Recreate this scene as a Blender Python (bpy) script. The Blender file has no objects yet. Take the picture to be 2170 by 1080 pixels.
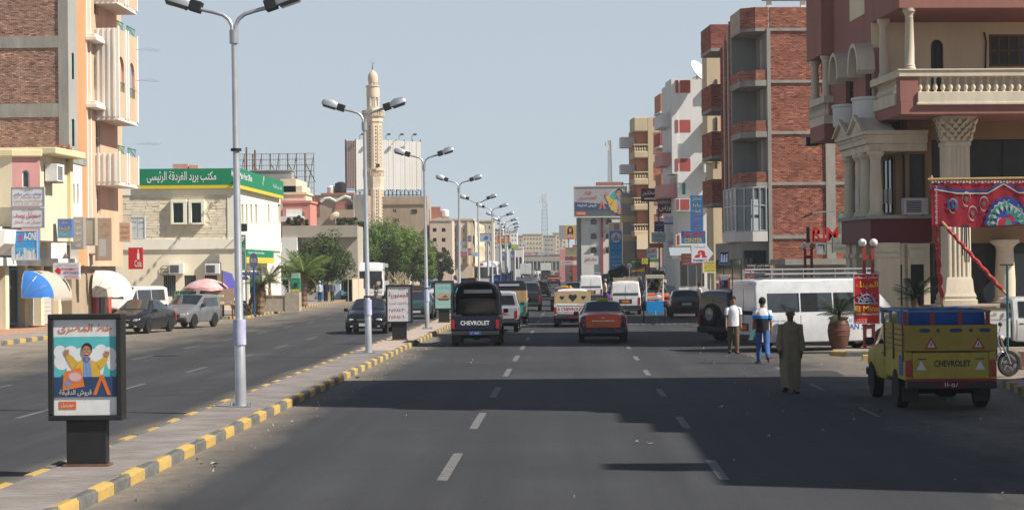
import bpy, bmesh, math, random
import numpy as np
from mathutils import Vector, Matrix
random.seed(7)
SC = bpy.context.scene
COL = SC.collection
R = math.radians
V = Vector
# ---------------------------------------------------------------- camera
FPX, CAMZ, ROLL = 4200.0, 2.65, R(0.6)
_f = V((125/FPX, -28/FPX, -1)).normalized()
_u = V((-math.sin(ROLL), math.cos(ROLL), 0)); _u = (_u - _f*_u.dot(_f)).normalized()
_r = _f.cross(_u)
M2C = Matrix((_r, _f, _u)).transposed()          # world -> camera axes
C2W = M2C.transposed()
CAM = V((0, 0, CAMZ))
cam = bpy.data.objects.new('camera', bpy.data.cameras.new('camera'))
cam.data.sensor_width = 36; cam.data.lens = 36*FPX/2170
cam.data.clip_start = 0.5; cam.data.clip_end = 9000
cam.matrix_world = Matrix.Translation(CAM) @ C2W.to_4x4()
COL.objects.link(cam); SC.camera = cam
# ---------------------------------------------------------------- light
SUN_EL, SUN_AZ = R(44), R(19)
sd = V((math.cos(SUN_AZ)*math.cos(SUN_EL), -math.sin(SUN_AZ)*math.cos(SUN_EL), math.sin(SUN_EL)))
world = bpy.data.worlds.new('World'); SC.world = world; world.use_nodes = True
nt = world.node_tree; bg = nt.nodes['Background']
sky = nt.nodes.new('ShaderNodeTexSky'); sky.sky_type = 'NISHITA'; sky.sun_disc = False
sky.sun_elevation = SUN_EL; sky.sun_rotation = math.atan2(sd.x, sd.y)
sky.air_density = 0.6; sky.dust_density = 0.5; sky.ozone_density = 1.0; sky.altitude = 1000
hs = nt.nodes.new('ShaderNodeMix'); hs.data_type = 'RGBA'; hs.inputs[7].default_value = (5.45, 6.1, 6.45, 1)   # pale haze low in the sky, thinning towards the zenith
tcs = nt.nodes.new('ShaderNodeTexCoord'); sxs = nt.nodes.new('ShaderNodeSeparateXYZ'); mrs = nt.nodes.new('ShaderNodeMapRange'); mrs.interpolation_type = 'SMOOTHSTEP'
for i_, v_ in enumerate((.10, .75, .76, 0)): mrs.inputs[i_+1].default_value = v_
nt.links.new(tcs.outputs['Generated'], sxs.inputs[0]); nt.links.new(sxs.outputs[2], mrs.inputs[0]); nt.links.new(mrs.outputs[0], hs.inputs[0])
nt.links.new(sky.outputs[0], hs.inputs[6]); nt.links.new(hs.outputs[2], bg.inputs[0])
bg.inputs[1].default_value = 0.079
sun = bpy.data.objects.new('sun', bpy.data.lights.new('sun', 'SUN'))
sun.data.energy = 5.0; sun.data.angle = R(0.5); sun.data.color = (1, 0.94, 0.85)
sun.rotation_euler = sd.to_track_quat('Z', 'Y').to_euler(); COL.objects.link(sun)
SC.view_settings.view_transform = 'Standard'; SC.view_settings.look = 'None'
SC.view_settings.gamma = 1; SC.view_settings.use_curve_mapping = False
SC.view_settings.exposure = 0.5
SC.cycles.max_bounces = 6; SC.cycles.diffuse_bounces = 3; SC.cycles.glossy_bounces = 3
SC.cycles.transparent_max_bounces = 8
# ---------------------------------------------------------------- helpers
def ray(px, py):
    v = C2W @ V(((px-1085)/FPX, -(py-540)/FPX, -1)); return v/v.y
def W(px, py, d): return CAM + ray(px, py)*d              # pixel at distance d down the street
def zg(y): return max(0.0, y-190)*0.005                   # the street rises a little far away
def cx(y): return -max(0.0, y-130)**2*0.00011             # ... and bends left
def px_at(px, d): return W(px, 565, d).x
def gd(px, py, z=0.0):                                     # ground point seen at a pixel
    r = ray(px, py); return CAM + r*((z-CAMZ)/r.z)
# materials -----------------------------------------------------------------
MATS = {}
def mat(name, col, rough=0.7, metal=0.0, var=0.15, scale=2.0, bump=0.0, bscale=30.0, col2=None, spec=0.4, coat=0.0, streak=False, alpha=1.0, emit=None):
    if name in MATS: return MATS[name]
    m = bpy.data.materials.new(name); m.use_nodes = True; t = m.node_tree; n = t.nodes; L = t.links
    b = n['Principled BSDF']; b.inputs['Roughness'].default_value = rough; b.inputs['Metallic'].default_value = metal
    b.inputs['Specular IOR Level'].default_value = spec
    b.inputs['Coat Weight'].default_value = coat; b.inputs['Coat Roughness'].default_value = 0.06
    b.inputs['Alpha'].default_value = alpha
    tc = n.new('ShaderNodeTexCoord')
    c1 = tuple(min(1, c*(1-var)) for c in col[:3])+(1,); c2 = tuple(min(1, c*(1+var)) for c in col[:3])+(1,)
    if col2: c2 = tuple(col2)+(1,); c1 = tuple(col)+(1,)
    nz = n.new('ShaderNodeTexNoise'); nz.inputs['Scale'].default_value = scale; nz.inputs['Detail'].default_value = 6; nz.inputs['Roughness'].default_value = 0.65
    mp = n.new('ShaderNodeMapping'); mp.inputs['Scale'].default_value = (1, 1, 0.22) if streak else (1, 1, 1)
    L.new(tc.outputs['Object'], mp.inputs[0]); L.new(mp.outputs[0], nz.inputs['Vector'])
    rp = n.new('ShaderNodeMapRange'); rp.inputs['From Min'].default_value = 0.3; rp.inputs['From Max'].default_value = 0.7
    L.new(nz.outputs[0], rp.inputs[0])
    mx = n.new('ShaderNodeMix'); mx.data_type = 'RGBA'; mx.inputs[6].default_value = c1; mx.inputs[7].default_value = c2
    L.new(rp.outputs[0], mx.inputs[0]); L.new(mx.outputs[2], b.inputs['Base Color'])
    if bump:
        nb = n.new('ShaderNodeTexNoise'); nb.inputs['Scale'].default_value = bscale; nb.inputs['Detail'].default_value = 4
        L.new(tc.outputs['Object'], nb.inputs['Vector'])
        bp = n.new('ShaderNodeBump'); bp.inputs['Strength'].default_value = bump; bp.inputs['Distance'].default_value = 0.02
        L.new(nb.outputs[0], bp.inputs['Height']); L.new(bp.outputs[0], b.inputs['Normal'])
    if emit:
        b.inputs['Emission Color'].default_value = tuple(emit[:3])+(1,); b.inputs['Emission Strength'].default_value = emit[3]
    MATS[name] = m; return m
def amat(name, rough=0.85, trans=0.0, bump=0.0):        # colour per piece from an attribute
    if name in MATS: return MATS[name]
    m = bpy.data.materials.new(name); m.use_nodes = True; t = m.node_tree; n = t.nodes; L = t.links
    b = n['Principled BSDF']; b.inputs['Roughness'].default_value = rough; b.inputs['Specular IOR Level'].default_value = 0.25
    a = n.new('ShaderNodeAttribute'); a.attribute_name = 'Col'
    tc = n.new('ShaderNodeTexCoord'); nz = n.new('ShaderNodeTexNoise'); nz.inputs['Scale'].default_value = 1.3; nz.inputs['Detail'].default_value = 5
    L.new(tc.outputs['Object'], nz.inputs['Vector'])
    rp = n.new('ShaderNodeMapRange'); rp.inputs['From Min'].default_value = 0.3; rp.inputs['From Max'].default_value = 0.7
    rp.inputs['To Min'].default_value = 0.78; rp.inputs['To Max'].default_value = 1.2
    L.new(nz.outputs[0], rp.inputs[0])
    ml = n.new('ShaderNodeMix'); ml.data_type = 'RGBA'; ml.blend_type = 'MULTIPLY'; ml.inputs[0].default_value = 1
    L.new(a.outputs['Color'], ml.inputs[6]); L.new(rp.outputs[0], ml.inputs[7]); L.new(ml.outputs[2], b.inputs['Base Color'])
    if trans:
        d = n.new('ShaderNodeBsdfTranslucent'); L.new(ml.outputs[2], d.inputs[0])
        ms = n.new('ShaderNodeMixShader'); ms.inputs[0].default_value = trans
        L.new(b.outputs[0], ms.inputs[1]); L.new(d.outputs[0], ms.inputs[2]); L.new(ms.outputs[0], n['Material Output'].inputs[0])
    MATS[name] = m; return m
# mesh builder ----------------------------------------------------------------
class MB:
    def __init__(s): s.v = []; s.f = []; s.mi = []; s.T = None
    def pt(s, p):
        p = V(p); s.v.append(tuple(s.T @ p) if s.T else tuple(p)); return len(s.v)-1
    def poly(s, pts, mi=0):
        b = len(s.v)
        for p in pts: s.pt(p)
        s.f.append(tuple(range(b, b+len(pts)))); s.mi.append(mi)
    def hexa(s, p, mi=0):                # 8 points: bottom ring 0-3, top ring 4-7
        b = len(s.v)
        for q in p: s.pt(q)
        for q in ((3,2,1,0),(4,5,6,7),(0,1,5,4),(1,2,6,5),(2,3,7,6),(3,0,4,7)):
            s.f.append(tuple(b+i for i in q)); s.mi.append(mi)
    def box(s, x0, x1, y0, y1, z0, z1, mi=0):
        s.hexa([(x0,y0,z0),(x1,y0,z0),(x1,y1,z0),(x0,y1,z0),(x0,y0,z1),(x1,y0,z1),(x1,y1,z1),(x0,y1,z1)], mi)
    def fbox(s, F, u0, u1, z0, z1, o0, o1, mi=0):
        s.hexa([F.p(u0,z0,o1),F.p(u1,z0,o1),F.p(u1,z0,o0),F.p(u0,z0,o0),F.p(u0,z1,o1),F.p(u1,z1,o1),F.p(u1,z1,o0),F.p(u0,z1,o0)], mi)
    def prism(s, F, pts, o0, o1, mi=0):  # polygon (u,z) extruded along the outward direction
        n = len(pts); b = len(s.v)
        for o in (o0, o1):
            for (u, z) in pts: s.pt(F.p(u, z, o))
        s.f.append(tuple(b+i for i in reversed(range(n)))); s.mi.append(mi)
        s.f.append(tuple(b+n+i for i in range(n))); s.mi.append(mi)
        for i in range(n):
            j = (i+1) % n; s.f.append((b+i, b+j, b+n+j, b+n+i)); s.mi.append(mi)
    def tube(s, path, r, n=8, mi=0, cap=True):
        path = [V(p) for p in path]; k = len(path)
        rs = r if isinstance(r, (list, tuple)) else [r]*k
        base = len(s.v); prev = None
        for i, p in enumerate(path):
            t = (path[min(i+1,k-1)]-path[max(i-1,0)]).normalized()
            if prev is None: a = t.orthogonal().normalized()
            else: a = (prev - t*prev.dot(t)).normalized()
            prev = a; c = t.cross(a)
            for j in range(n):
                w = 2*math.pi*j/n; s.pt(p + (a*math.cos(w)+c*math.sin(w))*rs[i])
        for i in range(k-1):
            for j in range(n):
                q = (j+1) % n; s.f.append((base+i*n+j, base+i*n+q, base+(i+1)*n+q, base+(i+1)*n+j)); s.mi.append(mi)
        if cap:
            s.f.append(tuple(base+j for j in reversed(range(n)))); s.mi.append(mi)
            s.f.append(tuple(base+(k-1)*n+j for j in range(n))); s.mi.append(mi)
    def lathe(s, prof, n=16, c=(0,0,0), ax='z', mi=0, sx=1, sy=1):
        b = len(s.v); c = V(c)
        for (r, z) in prof:
            for j in range(n):
                w = 2*math.pi*j/n; q = (r*math.cos(w)*sx, r*math.sin(w)*sy, z)
                if ax == 'x': q = (q[2], q[0], q[1])
                elif ax == 'y': q = (q[0], q[2], q[1])
                s.pt(c+V(q))
        k = len(prof)
        for i in range(k-1):
            for j in range(n):
                q = (j+1) % n; s.f.append((b+i*n+j, b+i*n+q, b+(i+1)*n+q, b+(i+1)*n+j)); s.mi.append(mi)
        if prof[0][0] > 1e-4: s.f.append(tuple(b+j for j in reversed(range(n)))); s.mi.append(mi)
        if prof[-1][0] > 1e-4: s.f.append(tuple(b+(k-1)*n+j for j in range(n))); s.mi.append(mi)
    def ball(s, c, r, n=12, mi=0, sz=1.0):
        s.lathe([(max(1e-5, r*math.sin(math.pi*i/8)), -r*sz*math.cos(math.pi*i/8)) for i in range(9)], n, c, 'z', mi)
    def rings(s, rr, mi=0, cap=True, close=True):   # list of rings with equal point counts
        n = len(rr[0]); b = len(s.v)
        for r in rr:
            for p in r: s.pt(p)
        for i in range(len(rr)-1):
            for j in range(n if close else n-1):
                q = (j+1) % n; s.f.append((b+i*n+j, b+i*n+q, b+(i+1)*n+q, b+(i+1)*n+j)); s.mi.append(mi)
        if cap:
            s.f.append(tuple(b+j for j in reversed(range(n)))); s.mi.append(mi)
            s.f.append(tuple(b+(len(rr)-1)*n+j for j in range(n))); s.mi.append(mi)
    def mesh(s, name, mats, ang=None, fix=True):
        me = bpy.data.meshes.new(name); me.from_pydata(s.v, [], s.f)
        for m in (mats if isinstance(mats, (list, tuple)) else [mats]): me.materials.append(m)
        if len(me.materials) > 1: me.polygons.foreach_set('material_index', s.mi)
        if fix:
            bm = bmesh.new(); bm.from_mesh(me); bmesh.ops.remove_doubles(bm, verts=bm.verts, dist=1e-5) if ang else None
            bmesh.ops.recalc_face_normals(bm, faces=bm.faces); bm.to_mesh(me); bm.free()
        if ang:
            me.polygons.foreach_set('use_smooth', [True]*len(me.polygons)); me.set_sharp_from_angle(angle=R(ang))
        return me
    def build(s, name, mats, parent=None, ang=None, bevel=0, loc=None, fix=True, **props):
        o = bpy.data.objects.new(name, s.mesh(name, mats, ang, fix)); COL.objects.link(o)
        if parent: o.parent = parent
        if loc is not None: o.location = loc
        if bevel:
            b = o.modifiers.new('bevel', 'BEVEL'); b.width = bevel; b.segments = 2; b.limit_method = 'ANGLE'; b.angle_limit = R(35)
        for k, q in props.items(): o[k] = q
        return o
def share(o, parent, loc=None, rot=None, scale=None):       # copy of one object with shared mesh data
    c = o.copy(); COL.objects.link(c); c.parent = parent
    if loc is not None: c.location = loc
    if rot is not None: c.rotation_euler = rot
    if scale is not None: c.scale = scale
    return c
def copy_tree(o, parent=None):
    c = o.copy(); COL.objects.link(c); c.parent = parent
    for ch in list(o.children): copy_tree(ch, c)
    return c
def thing(name, label, cat, loc=(0,0,0), rz=0.0, group=None):
    o = bpy.data.objects.new(name, None); COL.objects.link(o); o.empty_display_size = 0.3
    o.location = loc; o.rotation_euler = (0, 0, rz); o['label'] = label; o['category'] = cat
    if group: o['group'] = group
    return o
def tag(o, label, cat, group=None):
    o['label'] = label; o['category'] = cat
    if group: o['group'] = group
    return o
class F:                                                    # a facade plane of a thing
    def __init__(s, root, O, U, N):
        s.root = root; s.O = V(O); s.U = V(U).normalized(); s.N = V(N).normalized()
        s.M = Matrix.LocRotScale(root.location, root.rotation_euler, None) if root else Matrix()
    def p(s, u, z, o=0.0): return s.O + s.U*u + s.N*o + V((0,0,z))
    def uv(s, px, py, out=0.0):                             # (u, z) of a pixel's ray on this plane
        I = s.M.inverted(); c = I @ CAM; d = (I.to_3x3() @ ray(px, py))
        O = s.O+s.N*out
        k = (O-c).dot(s.N)/d.dot(s.N); q = c+d*k-O
        return q.dot(s.U), q.z
    def bb(s, x0, y0, x1, y1, out=0.0):                     # pixel box -> u0,u1,z0,z1
        (a, b), (c, d) = s.uv(x0, y1, out), s.uv(x1, y0, out)
        return min(a, c), max(a, c), min(b, d), max(b, d)
    def at(s, out): return F(s.root, s.O+s.N*out, s.U, s.N)
def front(root, y=0.0): return F(root, (0, y, 0), (1, 0, 0), (0, -1, 0))
def side(root, x=0.0, sgn=-1): return F(root, (x, 0, 0), (0, 1, 0), (sgn, 0, 0))
def arch_pts(u0, u1, z0, z1, pointed=False, n=8):
    r = (u1-u0)/2; c = (u0+u1)/2
    if pointed:
        top = [(c + (u1-c)*math.cos(a), z1-1.25*r + 1.25*r*math.sin(a)**0.8) for a in [math.pi*i/n for i in range(n+1)]]
    else:
        top = [(c + r*math.cos(math.pi*i/n), z1-r + r*math.sin(math.pi*i/n)) for i in range(n+1)]
    return [(u0, z0), (u1, z0)] + top
def wall(Fc, m, parent, u0, u1, z0, z1, holes=(), th=0.25, name='wall', **pr):   # holes: (u0,u1,z0,z1[,arch])
    mb = MB()
    us = sorted({u0, u1, *[min(max(h[i], u0), u1) for h in holes for i in (0, 1)]}); zs = sorted({z0, z1, *[min(max(h[i], z0), z1) for h in holes for i in (2, 3)]})
    for i in range(len(us)-1):
        for j in range(len(zs)-1):
            uc, zc = (us[i]+us[i+1])/2, (zs[j]+zs[j+1])/2
            if any(h[0] < uc < h[1] and h[2] < zc < h[3] for h in holes): continue
            mb.poly([Fc.p(us[i], zs[j]), Fc.p(us[i+1], zs[j]), Fc.p(us[i+1], zs[j+1]), Fc.p(us[i], zs[j+1])])
    for h in holes:
        a, b, c, d = h[:4]; arch = len(h) > 4 and h[4]
        mb.poly([Fc.p(a,c), Fc.p(b,c), Fc.p(b,c,-th), Fc.p(a,c,-th)])
        mb.poly([Fc.p(a,c), Fc.p(a,d), Fc.p(a,d,-th), Fc.p(a,c,-th)]); mb.poly([Fc.p(b,c), Fc.p(b,d), Fc.p(b,d,-th), Fc.p(b,c,-th)])
        if not arch: mb.poly([Fc.p(a,d), Fc.p(b,d), Fc.p(b,d,-th), Fc.p(a,d,-th)])
        else:
            ap = arch_pts(a, b, c, d, arch == 2)[2:]; k = len(ap)
            for i in range(k-1):
                corner = (b, d) if i < k//2 else (a, d)
                mb.poly([Fc.p(*ap[i]), Fc.p(*ap[i+1]), Fc.p(*corner)])
                mb.poly([Fc.p(*ap[i]), Fc.p(*ap[i+1]), Fc.p(*ap[i+1], -th), Fc.p(*ap[i], -th)])
            mb.poly([Fc.p(*ap[k//2]), Fc.p(a, d), Fc.p(b, d)])
    return mb.build(name, m, parent, fix=False, **pr)
def window(Fc, parent, u0, u1, z0, z1, fm, gm, out=-0.14, fr=0.06, nu=2, nz=1, arch=False, name='window', sill=None):
    mb = MB(); o0, o1 = out, out+0.05
    if arch:
        pa = arch_pts(u0, u1, z0, z1, arch == 2); c = (u0+u1)/2
        inn = [(c+(u-c)*(1-2*fr/(u1-u0)), z0+fr+(z-z0)*(1-2*fr/(z1-z0))) for u, z in pa]
        n = len(pa)
        for i in range(n):
            j = (i+1) % n
            mb.hexa([Fc.p(*pa[i],o1),Fc.p(*pa[j],o1),Fc.p(*pa[j],o0),Fc.p(*pa[i],o0),Fc.p(*inn[i],o1),Fc.p(*inn[j],o1),Fc.p(*inn[j],o0),Fc.p(*inn[i],o0)])
    else:
        mb.fbox(Fc,u0,u1,z0,z0+fr,o0,o1); mb.fbox(Fc,u0,u1,z1-fr,z1,o0,o1); mb.fbox(Fc,u0,u0+fr,z0+fr,z1-fr,o0,o1); mb.fbox(Fc,u1-fr,u1,z0+fr,z1-fr,o0,o1)
    for i in range(1, nu):
        u = u0+(u1-u0)*i/nu; mb.fbox(Fc, u-fr*.4, u+fr*.4, z0+fr, z1-fr*(2 if arch else 1), o0+.005, o1-.005)
    for i in range(1, nz):
        z = z0+(z1-z0)*i/nz; mb.fbox(Fc, u0+fr, u1-fr, z-fr*.4, z+fr*.4, o0+.01, o1-.01)
    w = mb.build(name, fm, parent)
    g = MB(); g.poly([Fc.p(u, z, o0+0.015) for u, z in (arch_pts(u0+.01, u1-.01, z0+.01, z1-.01, arch == 2) if arch else ((u0,z0),(u1,z0),(u1,z1),(u0,z1)))])
    g.build('pane', gm, w)
    if sill: s = MB(); s.fbox(Fc, u0-.08, u1+.08, z0-.1, z0, -.02, .1); s.build('sill', sill, w)
    return w
# arabic shaping ---------------------------------------------------------------
_A = {}
_c = 0xFE80
for ch in 'ءآأؤإئابةتثجحخدذرزسشصضطظعغفقكلمنهوىي':
    n = 1 if ch == 'ء' else 2 if ch in 'آأؤإاةدذرزوى' else 4
    _A[ch] = [chr(_c+i) for i in range(n)]; _c += n
def shape_word(w):
    w = w.replace('لا', '\u0001'); out = []
    def dual(c): return c == 'ـ' or (c in _A and len(_A[c]) == 4)
    def joins(c): return c in 'ـ\u0001' or (c in _A and len(_A[c]) >= 2)
    for i, c in enumerate(w):
        pj = i > 0 and dual(w[i-1]) and joins(c); nj = i+1 < len(w) and dual(c) and joins(w[i+1])
        if c == '\u0001': out.append('\uFEFC' if pj else '\uFEFB')
        elif c in _A:
            fm = _A[c]; k = (3 if nj else 1) if pj else (2 if nj else 0); out.append(fm[min(k, len(fm)-1)])
        else: out.append(c)
    return ''.join(reversed(out))
def ar(s):
    return ' '.join(w if w and ('\u0660' <= w[0] <= '\u0669') else shape_word(w) for w in reversed(s.split(' ')))
TXT = {}
def text_mesh(s, bold=0.0, shear=0.0):
    k = (s, bold, shear)
    if k not in TXT:
        c = bpy.data.curves.new('text', 'FONT'); c.body = s; c.size = 1; c.offset = bold; c.shear = shear; c.resolution_u = 3
        o = bpy.data.objects.new('text', c); COL.objects.link(o); bpy.context.view_layer.update()
        me = bpy.data.meshes.new_from_object(o.evaluated_get(bpy.context.evaluated_depsgraph_get()))
        vs = [tuple(v.co) for v in me.vertices]; fs = [tuple(p.vertices) for p in me.polygons]
        bpy.data.objects.remove(o); bpy.data.curves.remove(c); bpy.data.meshes.remove(me)
        xs = [v[0] for v in vs] or [0]; ys = [v[1] for v in vs] or [0]
        TXT[k] = (vs, fs, min(xs), max(xs), min(ys), max(ys))
    return TXT[k]
def text(s, Fc, u0, u1, z0, z1, out, m, parent, bold=0.0, name='lettering', arabic=None, shear=0.0, keep=False, rot=0.0):
    if arabic is None: arabic = any('\u0600' < c < '\u06ff' for c in s)
    vs, fs, xa, xb, ya, yb = text_mesh(ar(s) if arabic else s, bold, shear)
    Rr = V((0,0,1)).cross(Fc.N); flip = Rr.dot(Fc.U) < 0
    sx, sz = (u1-u0)/max(xb-xa, 1e-3), (z1-z0)/max(yb-ya, 1e-3)
    if keep:
        k = min(sx, sz); ca, sa = (u0+u1)/2, (z0+z1)/2; w, h = k*(xb-xa)/2, k*(yb-ya)/2; u0, u1, z0, z1 = ca-w, ca+w, sa-h, sa+h; sx = sz = k
    pts = []
    for x, y, _ in vs:
        a = (x-xa)*sx; b = (y-ya)*sz
        if rot:
            a -= (u1-u0)/2; b -= (z1-z0)/2; a, b = a*math.cos(rot)-b*math.sin(rot)+(u1-u0)/2, a*math.sin(rot)+b*math.cos(rot)+(z1-z0)/2
        pts.append(Fc.p(u1-a if flip else u0+a, z0+b, out))
    me = bpy.data.meshes.new(name); me.from_pydata([tuple(p) for p in pts], [], fs); me.materials.append(m)
    o = bpy.data.objects.new(name, me); COL.objects.link(o)
    if parent: o.parent = parent
    return o
def arrmesh(name, v, f, m, parent=None, cols=None, loc=None, smooth=False, **pr):   # numpy verts (n,3), faces (k,3|4), colours per face
    me = bpy.data.meshes.new(name); v = np.asarray(v, np.float32); f = np.asarray(f, np.int32); k = f.shape[1]
    me.vertices.add(len(v)); me.vertices.foreach_set('co', v.ravel())
    me.loops.add(f.size); me.loops.foreach_set('vertex_index', f.ravel())
    me.polygons.add(len(f)); me.polygons.foreach_set('loop_start', np.arange(0, f.size, k, dtype=np.int32))
    me.update(calc_edges=True)
    if cols is not None:
        a = me.color_attributes.new('Col', 'FLOAT_COLOR', 'CORNER')
        c = np.concatenate([np.asarray(cols, np.float32), np.ones((len(cols), 1), np.float32)], 1)
        a.data.foreach_set('color', np.repeat(c, k, axis=0).ravel())
    me.polygons.foreach_set('use_smooth', [smooth]*len(f))
    me.materials.append(m)
    o = bpy.data.objects.new(name, me); COL.objects.link(o)
    if parent: o.parent = parent
    if loc is not None: o.location = loc
    for a, b in pr.items(): o[a] = b
    return o
BOXF = np.array([(0,1,5,4),(1,2,6,5),(2,3,7,6),(3,0,4,7),(4,5,6,7)])
rng = np.random.default_rng(5)
def bricks(Fc, parent, u0, u1, z0, z1, bw, bh, c1, c2, m, gap=0.014, proud=0.02, n_single=0, near_z=2.6, name='brick', holes=(), jitter=0.006, stagger=True, wj=0.0):
    """brick or stone courses standing proud of a mortar bed; the first n_single (nearest eye height) are objects of their own, the rest one mass"""
    pcs = []
    nr = max(1, round((z1-z0)/bh)); h = (z1-z0)/nr
    for r in range(nr):
        u = u0 - (bw*0.5 if (stagger and r % 2) else 0) - (random.random()*bw*.4 if wj else 0)
        while u < u1:
            w = bw*(1+random.uniform(-wj, wj)) if wj else bw
            a, b = max(u, u0), min(u+w, u1); u += w
            if b-a < bw*.2: continue
            za, zb = z0+r*h, z0+(r+1)*h
            if any(a < q[1] and b > q[0] and za < q[3] and zb > q[2] for q in holes): continue
            pcs.append((a+gap/2, b-gap/2, za+gap/2, zb-gap/2))
    def col():
        t = random.random(); k = random.uniform(.78, 1.22) if not wj else random.uniform(.93, 1.06); q = random.random() if not wj else 1
        if q < .035: k = 1.55
        elif q < .09: k = .6
        return tuple((c1[i]*(1-t)+c2[i]*t)*k for i in range(3))
    pcs.sort(key=lambda q: abs((q[2]+q[3])/2-near_z))
    if n_single:
        protos = {}
        for (a, b, c, d) in pcs[:n_single]:
            k = (round(b-a, 2), random.randrange(14))
            if k not in protos:
                mb = MB(); w, hh = (b-a)/2, (d-c)/2; FF = F(None, (0,0,0), Fc.U, Fc.N); mb.fbox(FF, -w, w, -hh, hh, min(proud,0)-.05, proud)
                me = mb.mesh(name, m); at = me.color_attributes.new('Col', 'FLOAT_COLOR', 'CORNER'); cc = col()
                for q in at.data: q.color = (*cc, 1)
                protos[k] = me
            o = bpy.data.objects.new(name, protos[k]); COL.objects.link(o); o.parent = parent
            o.location = Fc.p((a+b)/2, (c+d)/2, random.uniform(-jitter, jitter))
    rest = pcs[n_single:]
    if rest:
        vs, fs, cs = [], [], []
        for (a, b, c, d) in rest:
            o = proud+random.uniform(-jitter, jitter); k = len(vs)
            q_ = min(proud,0)-.05; vs += [Fc.p(a,c,q_), Fc.p(b,c,q_), Fc.p(b,d,q_), Fc.p(a,d,q_), Fc.p(a,c,o), Fc.p(b,c,o), Fc.p(b,d,o), Fc.p(a,d,o)]
            fs.append(BOXF+k); cs += [col()]*5
        arrmesh('masonry', [tuple(q) for q in vs], np.concatenate(fs), m, parent, cs, kind='stuff')
def stucco(name, col, **k): return mat(name, col, rough=0.9, var=k.pop('var', .1), scale=k.pop('scale', .8), bump=.25, bscale=14, streak=True, **k)
M = {}
def ac_unit(Fc, parent_none, u, z, m, label, w=.85, h=.6, dp=.55, group=None):
    r = thing('air_conditioner', label, 'air conditioner', (Fc.M @ Fc.p(u, z, 0)), (Fc.root.rotation_euler.z if Fc.root else 0), group)
    L = F(r, (0,0,0), Fc.U, Fc.N)
    b = MB(); b.fbox(L, -w/2, w/2, 0, h, .05, dp); b.build('casing', m, r, bevel=.02)
    g = MB()
    for i in range(7): g.fbox(L, -w*.42, w*.2, .08+i*(h-.16)/7, .08+(i+.55)*(h-.16)/7, dp, dp+.015)
    g.build('grille', M['dark'], r)
    k = MB(); k.fbox(L, -w*.35, -w*.3, -.06, 0, 0, dp); k.fbox(L, w*.3, w*.35, -.06, 0, 0, dp); k.build('bracket', M['steel'], r)
    return r
M.update(dark=mat('dark', (.02,.02,.022), .6), steel=mat('steel', (.32,.33,.34), .45, .6), glass=mat('glass', (.03,.04,.045), .05, 0, .2, spec=.8),
 glassg=mat('glass_grey', (.10,.13,.14), .08, 0, .3, .6, spec=.8), white=mat('white_paint', (.74,.73,.70), .6), conc=mat('concrete', (.30,.285,.25), .95, 0, .25, 1.5, .4, 25, streak=True),
 wood=mat('wood', (.13,.075,.035), .7, 0, .3, 5), black=mat('black_paint', (.012,.012,.013), .35), rust=mat('rust', (.16,.08,.05), .8, 0, .35, 4),
 red=mat('red_paint', (.45,.02,.02), .5), green=mat('green_paint', (.0,.16,.075), .5), yellow=mat('yellow_paint', (.62,.40,.02), .6), blue=mat('blue_paint', (.02,.09,.38), .5),
 maroon=mat('maroon_paint', (.10,.012,.02), .6), cream=mat('cream_paint', (.62,.54,.40), .8), orange=mat('orange_paint', (.75,.16,.02), .5), ltblue=mat('light_blue_paint', (.05,.35,.62), .5),
 brick=amat('fired_brick', .9), leaf=amat('leaf', .6, .3), mortar=mat('mortar', (.40,.33,.28), .95, 0, .2, 3))
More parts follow.
